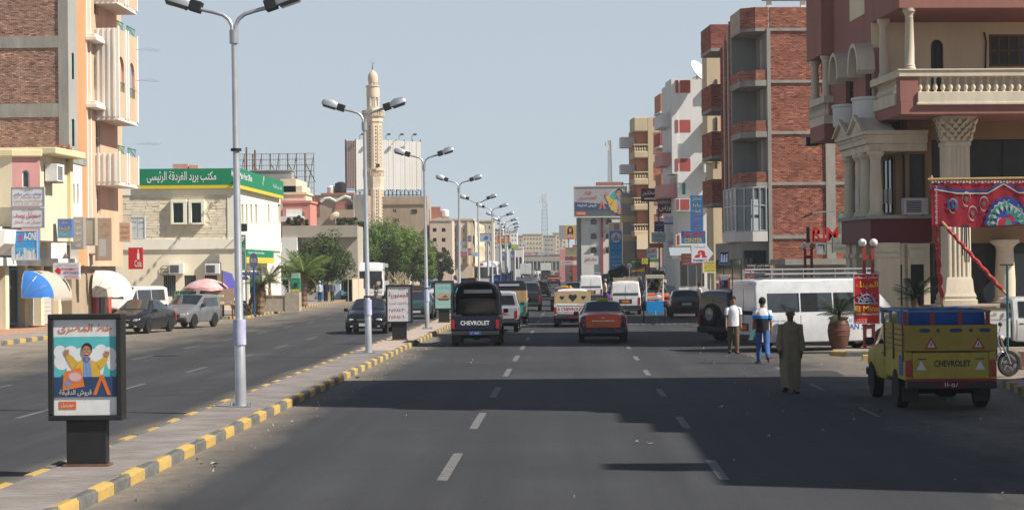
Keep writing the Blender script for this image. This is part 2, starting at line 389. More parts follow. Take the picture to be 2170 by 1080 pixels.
# ================================================================ ground, roads, kerbs
def dusty(name, base, dust, edges, rough=0.88):
    """asphalt whose colour turns to sand near the given x lines (x, width, amount)"""
    m = bpy.data.materials.new(name); m.use_nodes = True; t = m.node_tree; n = t.nodes; L = t.links; b = n['Principled BSDF']
    b.inputs['Roughness'].default_value = rough; b.inputs['Specular IOR Level'].default_value = 0.3
    tc = n.new('ShaderNodeTexCoord'); sp = n.new('ShaderNodeSeparateXYZ'); L.new(tc.outputs['Object'], sp.inputs[0])
    def noise(sc, det=5, vec=None, st=(1,1,1)):
        z = n.new('ShaderNodeTexNoise'); z.inputs['Scale'].default_value = sc; z.inputs['Detail'].default_value = det; z.inputs['Roughness'].default_value = .65
        mp = n.new('ShaderNodeMapping'); mp.inputs['Scale'].default_value = st; L.new(tc.outputs['Object'], mp.inputs[0]); L.new(mp.outputs[0], z.inputs['Vector']); return z.outputs[0]
    def math_(op, a, c):
        z = n.new('ShaderNodeMath'); z.operation = op; z.use_clamp = False
        for i, q in enumerate((a, c)):
            if isinstance(q, (int, float)): z.inputs[i].default_value = q
            else: L.new(q, z.inputs[i])
        return z.outputs[0]
    def rng_(v, a, c, d, e):
        z = n.new('ShaderNodeMapRange')
        for i, q in enumerate((a, c, d, e)): z.inputs[i+1].default_value = q
        L.new(v, z.inputs[0]); return z.outputs[0]
    big = noise(.16, 6); wob = noise(.5, 6, st=(1,.35,1)); fine = noise(45, 2); trk = noise(.9, 4, st=(1,.03,1))
    tot = None
    for (x, w, a) in edges:
        d = math_('ABSOLUTE', math_('SUBTRACT', sp.outputs[0], x), 0)
        d = math_('ADD', d, math_('MULTIPLY', math_('SUBTRACT', wob, .5), w*1.6))
        q = rng_(d, 0, w, a, 0); tot = q if tot is None else math_('MAXIMUM', tot, q)
    tot = math_('MULTIPLY', tot, rng_(noise(3, 5), .2, .75, .45, 1.1))
    def mixc(fac, a, c, mode='MIX'):
        z = n.new('ShaderNodeMix'); z.data_type = 'RGBA'; z.blend_type = mode
        for i, q in ((0, fac), (6, a), (7, c)):
            if isinstance(q, tuple): z.inputs[i].default_value = q+(1,)
            elif isinstance(q, float): z.inputs[i].default_value = q
            else: L.new(q, z.inputs[i])
        return z.outputs[2]
    c0 = mixc(rng_(big, .3, .7, 0, 1), tuple(c*.72 for c in base), tuple(c*1.3 for c in base))
    c1 = mixc(rng_(trk, .36, .62, 0, .8), c0, tuple(c*.68 for c in base))
    c2 = mixc(tot, c1, dust)
    oil = rng_(noise(.6, 4, st=(1,.3,1)), .60, .72, 0, .6)
    c2 = mixc(oil, c2, tuple(c*.5 for c in base))
    vr = n.new('ShaderNodeTexVoronoi'); vr.feature = 'DISTANCE_TO_EDGE'; vr.inputs['Scale'].default_value = .22
    mp = n.new('ShaderNodeMapping'); mp.inputs['Scale'].default_value = (1,.6,1)
    ad = n.new('ShaderNodeVectorMath'); ad.operation = 'ADD'; nzc = n.new('ShaderNodeTexNoise'); nzc.inputs['Scale'].default_value = 1.2; nzc.inputs['Detail'].default_value = 4
    L.new(tc.outputs['Object'], nzc.inputs['Vector']); L.new(nzc.outputs['Color'], ad.inputs[0]); L.new(tc.outputs['Object'], ad.inputs[1]); L.new(ad.outputs[0], mp.inputs[0]); L.new(mp.outputs[0], vr.inputs['Vector'])
    crack = math_('MULTIPLY', rng_(vr.outputs[0], 0, .006, .6, 0), rng_(big, .48, .6, 0, 1)); c2 = mixc(crack, c2, tuple(c*.45 for c in base))
    c3 = mixc(1.0, c2, rng_(fine, .3, .7, .66, 1.38), 'MULTIPLY')
    L.new(c3, b.inputs['Base Color'])
    bp = n.new('ShaderNodeBump'); bp.inputs['Strength'].default_value = .35; bp.inputs['Distance'].default_value = .01; L.new(fine, bp.inputs['Height']); L.new(bp.outputs[0], b.inputs['Normal'])
    return m
SAND = (.30, .25, .19)
M['road'] = dusty('asphalt_main', (.045,.0465,.051), SAND, [(-5.5, 1.0, .75), (9.2, 4.2, .85)])
M['roadl'] = dusty('asphalt_left', (.048,.049,.052), SAND, [(-6.85, .7, .6), (-19, 5.2, .9)])
M['sand'] = mat('sandy_ground', (.24,.20,.155), .95, 0, .3, .6, .5, 30)
M['pave'] = mat('pavement', (.30,.25,.215), .95, 0, .25, 1.2, .4, 40)
M['kerby'] = mat('kerb_yellow', (.56,.34,.05), .85, 0, .3, 7, .3, 30, col2=(.36,.27,.13))
M['kerbk'] = mat('kerb_black', (.075,.08,.085), .88, 0, .35, 7, .3, 30, col2=(.17,.16,.14))
M['mark'] = mat('road_marking', (.19,.19,.185), .85, 0, .35, 5, col2=(.085,.085,.085))
def strip(name, xl, xr, y0, y1, z, m, step=6, **pr):
    ys = list(np.arange(y0, y1, step))+[y1]; v = []; f = []
    for i, y in enumerate(ys):
        a = xl(y) if callable(xl) else xl; b = xr(y) if callable(xr) else xr
        v += [(a, y, zg(y)+z), (b, y, zg(y)+z)]
        if i: f.append((2*i-2, 2*i-1, 2*i+1, 2*i))
    return arrmesh(name, v, f, m, **pr)
g = []; gy = [-300, 0, 100, 190, 300, 450, 700, 1500, 7000]; gx = [-5000, -60, 60, 5000]
arrmesh('ground', [(x, y, min(zg(y), zg(700))-.012) for y in gy for x in gx], [(4*i+j, 4*i+j+1, 4*i+j+5, 4*i+j+4) for i in range(len(gy)-1) for j in range(3)], M['sand'], kind='structure')
cxa = lambda a: (lambda y: a+cx(y))
strip('road', cxa(-5.5), cxa(9.2), -30, 470, 0, M['road'], kind='structure')
strip('road', cxa(-18.9), cxa(-6.85), -30, 470, 0.0, M['roadl'], kind='structure')
strip('cross_road', -5.5, 60, 476, 500, .0, M['road'], kind='structure')
md = strip('median', cxa(-6.72), cxa(-5.63), 12, 290, .13, M['mortar'], kind='structure')
# paving blocks of the median, real joints
v, f, c = [], [], []
y = 17.0; r = 0
while y < 62:
    x = -6.70+(0 if r % 2 else -.1)
    while x < -5.65:
        a, b = max(x, -6.70)+.003, min(x+.2, -5.65)-.003; z = .142+random.uniform(-.001, .001); k = len(v)
        if b-a > .04:
            v += [(a,y+.003,.125),(b,y+.003,.125),(b,y+.097,.125),(a,y+.097,.125),(a,y+.003,z),(b,y+.003,z),(b,y+.097,z),(a,y+.097,z)]
            f.append(BOXF+k); q = random.uniform(.95, 1.05); t = random.random(); c += [((.25-.02*t)*q, (.208+.01*t)*q, (.19+.01*t)*q)]*5
        x += .2
    y += .1; r += 1
arrmesh('paving', v, np.concatenate(f), amat('paving_block', .92), md, c, kind='stuff')
def kerb(name, pts, z1=.15, bl=.85, n_single=150, w=.13, inner=1, cols=('kerby', 'kerbk')):
    """a row of painted kerb stones along a line of ground points, each stone its own piece"""
    P = [V((p[0], p[1], 0)) for p in pts]; seg = [(P[i+1]-P[i]).length for i in range(len(P)-1)]; tot = sum(seg)
    root = MB(); pr = bpy.data.objects.new
    def at(s):
        for i, l in enumerate(seg):
            if s <= l or i == len(seg)-1: d = (P[i+1]-P[i]).normalized(); return P[i]+d*s, d
            s -= l
    base = MB()
    for i in range(len(P)-1):
        d = (P[i+1]-P[i]).normalized(); nn = V((-d.y, d.x, 0))*inner
        za, zb = zg(P[i].y), zg(P[i+1].y)
        a, b = P[i]+nn*.01, P[i+1]+nn*.01; c, e = P[i+1]+nn*(w-.01), P[i]+nn*(w-.01)
        base.hexa([(a.x,a.y,za-.02),(b.x,b.y,zb-.02),(c.x,c.y,zb-.02),(e.x,e.y,za-.02),(a.x,a.y,za+z1-.02),(b.x,b.y,zb+z1-.02),(c.x,c.y,zb+z1-.02),(e.x,e.y,za+z1-.02)])
    o = base.build(name, M['conc'], None, kind='structure')
    protos = {}
    rest = MB()
    n = int(tot/bl)
    for i in range(n):
        p, d = at((i+.5)*bl); ang = math.atan2(d.y, d.x); col = cols[i % 2]
        if i < n_single:
            k = (col, i % 6)
            if k not in protos:
                mb = MB(); L = bl/2-.012; j = [random.uniform(-.012, .012) for _ in range(8)]
                s = .03
                for q in (0,):
                    A = [(-L,0),(L,0),(L,w*inner),(-L,w*inner)]
                    lo = [(x, yy, -.02) for x, yy in A]; mi = [(x, yy, z1-s+j[a]) for a, (x, yy) in enumerate(A)]
                    hi = [(x*.985, yy+(s*inner if a < 2 else -.005*inner), z1+j[a+4]) for a, (x, yy) in enumerate(A)]
                    mb.rings([lo, mi, hi])
                protos[k] = mb.mesh('kerb_block', M[col], 40)
            b = bpy.data.objects.new('kerb_block', protos[k]); COL.objects.link(b); b.parent = o
            b.location = (p.x, p.y, zg(p.y)); b.rotation_euler = (random.uniform(-.012,.012), random.uniform(-.006,.006), ang+random.uniform(-.01,.01))
        else:
            nn = V((-d.y, d.x, 0))*inner; h = d*(bl/2-.01); z = zg(p.y)
            rest.hexa([(q.x, q.y, z+zz) for zz in (-.02, z1) for q in (p-h, p+h, p+h+nn*w, p-h+nn*w)], i % 2)
    if rest.v: rest.build('kerb_block', [M[cols[0]], M[cols[1]]], o, kind='stuff')
    return o
arcpts = lambda x, a, b, st=10: [(x+cx(y), y) for y in np.arange(a, b+.1, st)]
kerb('kerb', arcpts(-5.5, 16, 286), n_single=160, inner=1)
kerb('kerb', arcpts(-6.85, 16, 286), n_single=100, inner=-1)
# left pavements
strip('pavement', -26, -21.25, 40, 95, .13, M['pave'], kind='structure')
kerb('kerb', [(-21.2, 62), (-21.2, 93), (-22.2, 96), (-26, 97.5)], n_single=60, inner=1)
strip('pavement', lambda y: -30, lambda y: -18.5-(y-112)*.018 if y > 112 else -19.5, 111, 176, .13, M['pave'], kind='structure')
kerb('kerb', [(-26, 110.2), (-20, 110.2), (-18.7, 111), (-18.35, 112.5), (-18.6, 125), (-19.5, 176)], n_single=120, inner=1)
strip('pavement', lambda y: -30+cx(y), lambda y: -19.2+cx(y), 186, 460, .12, M['pave'], kind='structure')
# right pavement, islands
strip('pavement', cxa(9.5), 60, 72, 290, .13, M['pave'], kind='structure')
kerb('kerb', [(40, 71.8), (10.4, 71.8), (9.5, 72.8)]+arcpts(9.45, 80, 286), n_single=40, inner=-1)
strip('pavement', 9.3, 60, -20, 43.6, .13, M['pave'], kind='structure')
kerb('kerb', [(60, 43.8), (9.9, 43.8), (9.3, 43.2), (8.75, 37), (8.7, 10)], n_single=80, inner=1, bl=.6)
# lane dashes
def dashes(xs, y0, n, ln, per, wd=.14):
    for k in range(n):
        y = y0+k*per; b = MB(); w = wd/2
        pts = [(-w,-ln/2+.05),(w,-ln/2),(w*1.05,ln/2-.06),(0,ln/2),(-w,ln/2-.08)]
        b.poly([(px_, py_, 0) for px_, py_ in pts])
        b.build('road_marking', M['mark'], None, fix=False, kind='structure', loc=(xs+cx(y), y, zg(y)+.005))
dashes(-1.65, 26.7-8, 14, 3.7, 8.0)
dashes(1.88, 34-8, 9, 2.6, 8.0, .13)
dashes(5.35, 36, 4, 2.4, 7.5, .1)
dashes(-10.2, 29.6, 12, 3.0, 8.0, .11); dashes(-13.4, 29.6, 12, 3.0, 8.0, .1)
# raised speed bump with worn white teeth
sb = MB()
sb.rings([[(-5.4, 91.4+t, .005), (-5.4, 91.8+t, .05), (-5.4, 92.2+t, .05), (-5.4, 92.6+t, .005)] for t in (0,)] + [[(9, 91.4, .005), (9, 91.8, .05), (9, 92.2, .05), (9, 92.6, .005)]], close=False, cap=False)
sbo = sb.build('speed_bump', M['roadl'], None, kind='structure')
for i in range(46):
    if random.random() < .12: continue
    b = MB(); x = -4.6+i*.29; b.poly([(x, 91.5, .022), (x+.16, 91.5, .022), (x+.13, 91.75, .05), (x+.02, 91.75, .05)]); b.build('painted_tooth', M['mark'], sbo, loc=(0, -.01, .006), fix=False)
for (x, y, w, l) in ((3.4,48,1.3,6.5),(-8.7,46,1.2,7),(-12,62,1.6,4),(-2.6,58,.9,6),(5.6,49,2.0,2.6)):
    n_ = 14; b = MB(); b.poly([(x+w*.5*max(-1,min(1,1.5*math.cos(a)))+random.uniform(-.05,.05), y+l*.5*max(-1,min(1,1.5*math.sin(a)))+random.uniform(-.08,.08), .0035) for a in np.linspace(0, 6.283, n_, endpoint=False)]); b.build('road_patch', mat('patch_asphalt', (.036,.036,.038), .9, 0, .3, 1.5, .4, 40), None, fix=False, kind='structure')
# scraps of litter on the road
M['litter'] = mat('litter', (.33,.32,.30), .8, 0, .5, 9)
li = MB()
for i in range(170):
    if i < 60: x, y = random.uniform(-5.3, -4.7), random.uniform(22, 70)
    elif i < 110: x, y = random.uniform(3, 9), random.uniform(30, 66)
    elif i < 140: x, y = random.uniform(-18.6, -17), random.uniform(75, 140)
    else: x, y = random.uniform(-5, 9), random.uniform(22, 90)
    s = random.uniform(.008, .028) if i % 14 else .06; a = random.random()*6
    li.poly([(x+s*math.cos(a+k*1.57)*(1+.5*random.random()), y+s*math.sin(a+k*1.57), .004+random.random()*.05*(k % 2)) for k in range(4)])
li.build('litter', M['litter'], None, fix=False, kind='stuff')
gr = MB()
for i in range(500):
    x, y = random.choice([(random.uniform(-5.45, -5.0)+abs(random.gauss(0,.2)), random.uniform(18, 70)), (random.uniform(8.2, 10), random.uniform(44, 60)), (random.uniform(7.5, 9.2), random.uniform(28, 38))])
    s = random.uniform(.005, .018); gr.hexa([(x-s,y-s,-.01),(x+s,y-s,-.01),(x+s*.8,y+s,-.01),(x-s,y+s*.7,-.01),(x-s*.5,y-s*.6,s),(x+s*.4,y-s*.5,s*1.1),(x+s*.5,y+s*.4,s),(x-s*.4,y+s*.5,s*.9)])
gr.build('gravel', mat('gravel', (.26,.22,.18), .95), None, kind='stuff')
# ================================================================ street lamps on the median
M['galv'] = mat('galvanised', (.50,.51,.53), .38, .55, .12, 3)
M['galvd'] = mat('lamp_housing', (.42,.43,.45), .4, .5, .1, 5)
def make_lamp(label, h=7.0, straight=False):
    r = thing('street_lamp', label, 'street lamp', group='street lamps down the middle of the road')
    b = MB(); b.tube([(0,0,0),(0,0,1.2),(0,0,1.25),(0,0,h)], [.105,.1,.078,.052], 14); b.build('pole', M['galv'], r, 40)
    b = MB(); b.box(-.22,.22,-.22,.22,0,.025)
    for sx in (-1,1):
        for sy in (-1,1): b.tube([(sx*.16,sy*.16,.02),(sx*.16,sy*.16,.07)], .018, 6)
    b.build('base_plate', M['steel'], r)
    b = MB(); b.tube([(0,0,h-.25),(0,0,h)], .085, 12); b.build('collar', M['galvd'], r, 40)
    for s in (-1, 1):
        b = MB()
        if straight: path = [(0,0,h-.1),(s*.5,0,h+.14),(s*.7,0,h+.24)]
        else: path = [(s*.025,0,h-.1),(s*.035,0,h+.08),(s*.09,0,h+.2),(s*.2,0,h+.29),(s*.4,0,h+.35),(s*.70,0,h+.42)]
        b.tube(path, .038, 10); arm = b.build('arm', M['galv'], r, 50)
        ex, ez = path[-1][0], path[-1][2]; T = Matrix.Translation((ex, 0, ez)) @ Matrix.Rotation(-s*R(18), 4, 'Y') @ Matrix.Diagonal((s,1,1,1))
        b = MB(); b.T = T
        secs = [(.12,.11,.12),(.3,.16,.19),(.56,.155,.15),(.61,.12,.08)]
        rr = []
        for x, w, hh in secs: rr.append([(x,-w,-.02),(x,-w,.5*hh),(x,-w*.6,hh),(x,w*.6,hh),(x,w,.5*hh),(x,w,-.02)])
        b.rings(rr); hd = b.build('lamp_head', M['galvd'], r, 40)
        b = MB(); b.T = T; b.box(-.1,.125,-.12,.12,-.07,.14); b.build('gear_box', M['dark'], hd, bevel=.015)
        b = MB(); b.T = T; b.rings([[(.15,-.14,-.021),(.58,-.14,-.021),(.58,.14,-.021),(.15,.14,-.021)],[(.18,-.1,-.09),(.54,-.1,-.09),(.54,.1,-.09),(.18,.1,-.09)]]); b.build('glass_bowl', M['glassg'], hd)
    return r
LAMPY = [36.7, 60.0, 84.5, 109, 133]+[157+24*i for i in range(6)]
LAMPL = ['tall silver double lamp nearest the camera, its top cut by the frame', 'second silver double street lamp, its head in front of the minaret', 'third silver double lamp, right of the white billboard', 'fourth double lamp with curved arms, over the green trees',
 'double lamp whose arms are straight rods near the pole top', 'double lamp right behind the straight armed one']
prev = None
for i, y in enumerate(LAMPY):
    lb = LAMPL[i] if i < len(LAMPL) else 'small far double street lamp, %s from the camera in the median row' % ('seventh', 'eighth', 'ninth', 'tenth', 'eleventh')[i-6]
    if i in (0, 4) or prev is None: o = make_lamp(lb, 7.0, i == 4); 
    else: o = copy_tree(protoL)
    if i == 0: protoL = o
    o['label'] = lb; o.location = (-6.16+cx(y), y, .14+zg(y)); o.rotation_euler = (0, R(-.55 if i < 3 else random.uniform(-.5,.3)), R(random.uniform(-4,4)))
    if i < 3:      # posters and tape wrapped round the pole
        b = MB(); b.tube([(0,0,1.15),(0,0,1.62)], .121, 14); o2 = b.build('pasted_poster', mat('pasted_poster', (.62,.55,.62), .8, 0, .3, 6, col2=(.25,.35,.65)), o, 40)
        b = MB(); b.tube([(0,0,1.7 if i else 4.75),(0,0,1.74 if i else 4.8)], .1, 12); b.build('clamp', M['dark'], o, 40)
# ================================================================ apartment block beside the camera, outside the frame, that shades the road
sh = thing('apartment_block', 'stepped apartment block beside the camera, outside the picture', 'building', (15, 25.5, 0))
b = MB(); b.box(0, 12, -5.9, 6.2, .1, 13.5); b.box(0, 4, 3.6, 6.2, 13.5, 14.5); b.box(0, 4, 1.8, 3.6, 13.5, 14.0); b.box(-.6, 3, -4.2, -3.4, 13.5, 14.3); b.build('lower_wing', mat('block_wall', (.32,.24,.18), .9), sh)
b = MB(); b.box(0, 12, 6.2, 15.0, .1, 21.2); b.build('upper_wing', MATS['block_wall'], sh)
for k in range(11):
    for j in range(3 if k < 6 else 5): window(side(sh, 0, -1), sh, -5.2+k*1.85, -4.2+k*1.85, 1.5+j*3.9, 3.2+j*3.9, M['white'], M['glass'], out=.01)
# ================================================================ sign helper
def cm(c, rough=.55): return mat('paint_%02d_%02d_%02d_%d' % (*[int(q*99) for q in c], int(rough*10)), c, rough, var=.08, scale=6)
WH, BK, RD, GN, BL, YL = (.72,.72,.70), (.02,.02,.02), (.50,.02,.025), (.0,.17,.08), (.02,.05,.32), (.70,.50,.03)
def sign(px0, py0, px1, py1, d, label, col, texts=(), th=.12, rz=0.0, name='shop_sign', cat='sign', frame=None, shapes=(), fr=.05, group=None, post=None):
    """a sign board seen at a pixel box, standing at distance d; texts: (string, u0,v0,u1,v1, colour), shapes: (points, colour, layer) in board fractions"""
    p = W((px0+px1)/2, py1, d); w = (px1-px0)*d/FPX/max(.35, math.cos(rz)); h = (py1-py0)*d/FPX
    r = thing(name, label, cat, p, rz, group); L = front(r)
    b = MB(); b.fbox(L, -w/2, w/2, 0, h, -th, 0); b.build('board', cm(col), r)
    if frame:
        b = MB()
        for q in ((-w/2,w/2,0,fr),(-w/2,w/2,h-fr,h),(-w/2,-w/2+fr,fr,h-fr),(w/2-fr,w/2,fr,h-fr)): b.fbox(L, *q, -.01, .02)
        b.build('frame', cm(frame), r)
    if post:
        for k, u in enumerate(post[1]):
            b = MB(); b.tube([(u*w, .12, -p.z+zg(p.y)), (u*w, .12, h*.9)], post[0], 8); b.build('post', cm(post[2]), r, 40)
    for pts, c, ly in shapes:
        b = MB(); b.poly([L.p((u-.5)*w, v*h, .002+.0015*ly) for u, v in pts]); b.build('print', cm(c), r, fix=False)
    for s, u0, v0, u1, v1, c, *bo in texts:
        text(s, L, (u0-.5)*w, (u1-.5)*w, v0*h, v1*h, .016, cm(c), r, bold=bo[0] if bo else .0)
    return r
def rect(a, b, c, d): return [(a,b),(c,b),(c,d),(a,d)]
def ell(cx_, cy_, rx, ry, n=20, a0=0, a1=360): return [(cx_+rx*math.cos(R(a0+(a1-a0)*i/n)), cy_+ry*math.sin(R(a0+(a1-a0)*i/n))) for i in range(n+(0 if a1-a0 == 360 else 1))]
# ================================================================ left: low shop building
M['pink'] = stucco('pink_plaster', (.55,.27,.25)); M['crm'] = stucco('cream_plaster', (.72,.61,.43)); M['wht'] = stucco('white_plaster', (.72,.70,.64), var=.16)
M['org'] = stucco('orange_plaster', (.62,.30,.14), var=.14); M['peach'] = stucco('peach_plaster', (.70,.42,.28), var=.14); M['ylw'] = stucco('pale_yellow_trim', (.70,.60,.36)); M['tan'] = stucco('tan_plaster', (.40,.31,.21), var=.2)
LS = thing('shop_building', 'low cream and pink shop building with a pale yellow roof edge', 'building', (-24.0, 84, 0))
f0 = front(LS)
def pb(mb, Fc, x0, y0, x1, y1, o0, o1): mb.fbox(Fc, *Fc.bb(x0, y0, x1, y1), o0, o1)
a0 = f0.uv(26, 400)[0]; zt = f0.uv(26, 332)[1]; zm = f0.uv(26, 480)[1]
b = MB(); b.fbox(f0, -11, a0, zm, zt, -10.6, 0); b.build('cream_bay', M['crm'], LS)
fp = F(LS, (a0, 0, 0), (1, .32, 0), (.32, -1, 0)); pe = fp.uv(85, 400)[0]
aw = fp.bb(47, 360, 62, 398)
wall(fp, M['pink'], LS, 0.002, pe, zm-.6, zt, [(*aw, 1)], .2, name='pink_bay')
window(fp, LS, *aw, M['white'], M['glass'], arch=1, nu=1, fr=.05)
e = fp.p(pe, 0)
P2 = W(148, 400, 88.5)-LS.location; P3 = W(175, 400, 91.2)-LS.location; P2.z = P3.z = 0
b = MB(); u0 = f0.uv(-5, 400)[0]
b.fbox(f0, -11, a0+.1, zt, zt+.32, -.3, .18); b.fbox(fp, -.05, pe+.1, zt, zt+.32, -.4, .18); b.build('roof_edge', M['ylw'], LS, bevel=.05)
b = MB(); cp = [(-11,.4), (a0-.2,.4), (e.x-.5,e.y+.2), (P2.x-.5,P2.y), (P3.x-.5,P3.y), (-11,P3.y)]
b.rings([[(x,y,z) for x,y in cp] for z in (zm-.6, zt)]); b.build('core', M['crm'], LS)
f4 = F(LS, e, P2-e, (1, -(P2-e).x/(P2-e).y, 0)); L4 = (P2-e).length   # oblique wall with the air conditioner
zt4 = f4.uv(147, 338)[1]
wall(f4, M['crm'], LS, 0, L4, zm-.6, zt4, name='oblique_wall')
b = MB(); b.fbox(f4, L4-.42, L4, zm-.6, zt4, .002, .16); b.build('pillar', M['ylw'], LS)
b = MB(); b.fbox(f4, -.1, L4, zt4, zt4+.3, -2, .75); b.build('roof_edge', M['ylw'], LS, bevel=.05)
b = MB(); b.rings([[(x,y,z) for x,y in ((e.x-.4,e.y+.3),(P2.x-.4,P2.y),(-11,P2.y),(-11,e.y+.3))] for z in (zt4-.2, zt)]); b.build('core', M['crm'], LS)
ac_unit(f4, None, 1.0, f4.uv(100, 383, .3)[1], M['white'], 'white air conditioner under the roof edge beside the pink bay', 1.0, .75, .6)
# broken brick upstand on the roof
fr2 = front(LS, 6.5); q = fr2.bb(-4, 296, 152, 340); bricks(fr2, LS, q[0], q[1], q[2]-.6, q[3]-.35, .26, .075, (.42,.19,.13), (.36,.15,.10), M['brick'], n_single=0, jitter=.03)
b = MB(); b.fbox(fr2, q[0]-6, q[1], q[2]-.6, q[3]-.4, -.6, -.005); b.build('upstand_core', M['mortar'], LS)
b = MB()
for i in range(150):
    x = random.uniform(q[0], q[1]); z = q[3]-.4+random.uniform(-.25, .12)*(.4+abs(math.sin(x*2))); y = random.uniform(-.1,.35); s = random.uniform(.05, .12)
    b.fbox(fr2, x-s*.4, x+s*.4, z-.35, z, y, y+.08)
b.build('rubble', mat('broken_brick', (.42,.18,.125), .95, 0, .3, 8), LS, kind='stuff')
# white slotted stair tower
ft = F(LS, P2, P3-P2, (1, -(P3-P2).x/(P3-P2).y, 0)); q = ft.bb(148.5, 350, 174, 470); z0 = q[2]-.8
h1, h2 = ft.bb(155.5, 390, 158.5, 432), ft.bb(163.5, 390, 166.5, 432)
wall(ft, M['wht'], LS, q[0], q[1], z0, q[3], [h1, h2], .25, name='stair_tower')
b = MB(); b.fbox(ft, q[0], q[1], z0, q[3], -1.6, -.26); b.build('slot_backing', M['wood'], LS)
b = MB(); b.fbox(ft, q[0]-.6, q[1]+.9, q[3], q[3]+.35, -1.9, .05); b.build('concrete_lintel', M['conc'], LS)
# floor slab, white planter balconies and the ground floor
fs = side(LS, .0, 1)
b = MB(); b.box(-11, .15, -8, 11, 3.0, 3.35); b.box(-11, -.2, -8, 10.5, 3.35, zm); b.build('floor_slab', M['wht'], LS)
b = MB(); b.rings([[(.1,-3,zz) for zz in (3.4,)]+[(.7,-3,3.9),(.75,-3,4.5),(.1,-3,4.5)], [(.1,2.6,3.4),(.7,2.6,3.9),(.75,2.6,4.5),(.1,2.6,4.5)]]); b.build('planter_balcony', M['wht'], LS, bevel=.04)
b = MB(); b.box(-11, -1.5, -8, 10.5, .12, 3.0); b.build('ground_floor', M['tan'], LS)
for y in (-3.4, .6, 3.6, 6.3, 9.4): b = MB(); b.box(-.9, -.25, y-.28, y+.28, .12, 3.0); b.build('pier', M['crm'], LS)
b = MB(); b.box(-1.5, .35, -8, 10.5, .1, .28); b.build('step', mat('terracotta_step', (.40,.22,.15), .85), LS)
fd = side(LS, -.55, 1)
def shopfront(parent, Fc, u0, u1, z0, z1, fm, nu=2, name='shop_window'):
    o = window(Fc, parent, u0, u1, z0, z1, fm, M['glass'], out=-.05, fr=.07, nu=nu, name=name); return o
shopfront(LS, fd, -3.0, .25, .3, 2.95, M['white'], 3, 'glass_door'); shopfront(LS, fd, .95, 3.25, .45, 2.9, cm((.05,.30,.62)), 2)
shopfront(LS, fd, 4.0, 5.9, .3, 2.9, M['white'], 2, 'glass_door')
b = MB()
for i in range(12): b.fbox(fd, 6.7, 9.0, .3+i*.2, .3+i*.2+.185, -.1+.02*(i % 2), -.02)
b.build('roller_shutter', cm((.50,.49,.46)), LS)
b = MB(); b.fbox(fd, .36, .55, .3, 2.8, .0, .1); b.build('poster_column', cm((.25,.62,.68)), LS)
# awnings: ribbed quarter domes
def awning(name, label, loc, rad, ln, c1, c2, n=6, rz=0, val='scalloped'):
    r = thing(name, label, 'awning', loc, rz)
    mb = MB(); st = []
    def ring(x, k):
        return [(rad*math.sin(a)*k, x, rad*.95*math.cos(a)*k) for a in [math.pi/2*i/n for i in range(n+1)]]
    mb.rings([ring(0,1), ring(ln,1)], cap=False, close=False); mb.build('canopy', cm(c1, .8), r, 30)
    for j in range(n):                                      # fan of gores closing the near end
        a, c = math.pi/2*j/n, math.pi/2*(j+1)/n; g = MB()
        g.rings([[(rad*math.sin(t)*k, -rad*.55*math.sqrt(max(0,1-k*k)), rad*.95*math.cos(t)*k) for t in (a, (a+c)/2, c)] for k in (.02,.35,.7,.9,1)], cap=False, close=False)
        g.build('gore', cm(c2, .8), r, 60)
    v = MB()
    for j in range(int(ln/.16)): v.poly([(rad+.005, j*.16, 0), (rad+.005, j*.16+.155, 0), (rad+.005, j*.16+.12, -.17), (rad+.005, j*.16+.04, -.17)])
    v.build('valance', cm(c1, .8), r, fix=False)
    fb = MB()
    for t in (0, math.pi/6, math.pi/3, math.pi/2):
        fb.tube([(rad*math.sin(t)*k*1.004, -rad*.55*math.sqrt(max(0,1-k*k))-.004, rad*.95*math.cos(t)*k*1.004) for k in (.02,.35,.7,.9,1)], .012, 5)
    fb.build('rib', M['steel'], r)
    return r
awning('awning', 'blue ended shop awning with beige top over the blue framed window', (-23.85, 86.0, 1.6), 1.25, 3.2, (.50,.44,.36), (.03,.16,.50))
awning('awning', 'white domed shop awning beside the parked dark saloon', (-23.9, 99.0, 1.45), 1.4, 2.2, (.72,.70,.66), (.70,.66,.60))
# ================================================================ left: tall orange and white apartment building
TB = thing('apartment_building', 'tall orange and white apartment building with a bare brick gable', 'building', (-23.75, 95, 0))
g0 = front(TB); H = 18.5
zc = lambda py: g0.uv(135, py)[1]; xc = lambda px: g0.uv(px, 150)[0]
beams = [(zc(248), zc(219)), (zc(101), zc(76)), (zc(-60), zc(-85))]
b = MB(); b.fbox(g0, -16, xc(145), 3, H, -9, -.06); b.build('gable_core', M['mortar'], TB)
b = MB()
for z0, z1 in beams: b.fbox(g0, -16, xc(124), z0, z1, -.1, .03)
b.fbox(g0, xc(124), xc(145), 4, H, -.1, .035); b.build('concrete_frame', M['conc'], TB)
lv = [3]+[z for q in beams for z in q]+[H]
for i in range(0, len(lv), 2): bricks(g0, TB, -15.98, xc(124), lv[i]+.01, lv[i+1]-.01, .215, .068, (.44,.275,.205), (.38,.215,.155), M['brick'], proud=-.03, n_single=90 if i in (2,4) else 0, near_z=(lv[i]+lv[i+1])/2, jitter=.012)
s1 = [g0.bb(151.5, 112, 156.5, 128+40), g0.bb(152, 252, 157.5, 310)]
wall(g0, M['wht'], TB, xc(145)+.002, 0, 3, H, [(*s, 1) for s in s1], .2, name='white_return')
for s in s1: window(g0, TB, *s, M['green'], M['glassg'], arch=1, nu=1, nz=3, fr=.05)
sd0 = side(TB, 0, 1)
def sb_(x0, y0, x1, y1, out=0): return sd0.bb(x0, y0, x1, y1, out)
us = [sd0.uv(x, 300)[0] for x in (160, 183, 204, 214, 240)]
zs_ = lambda py: sd0.uv(205, py)[1]
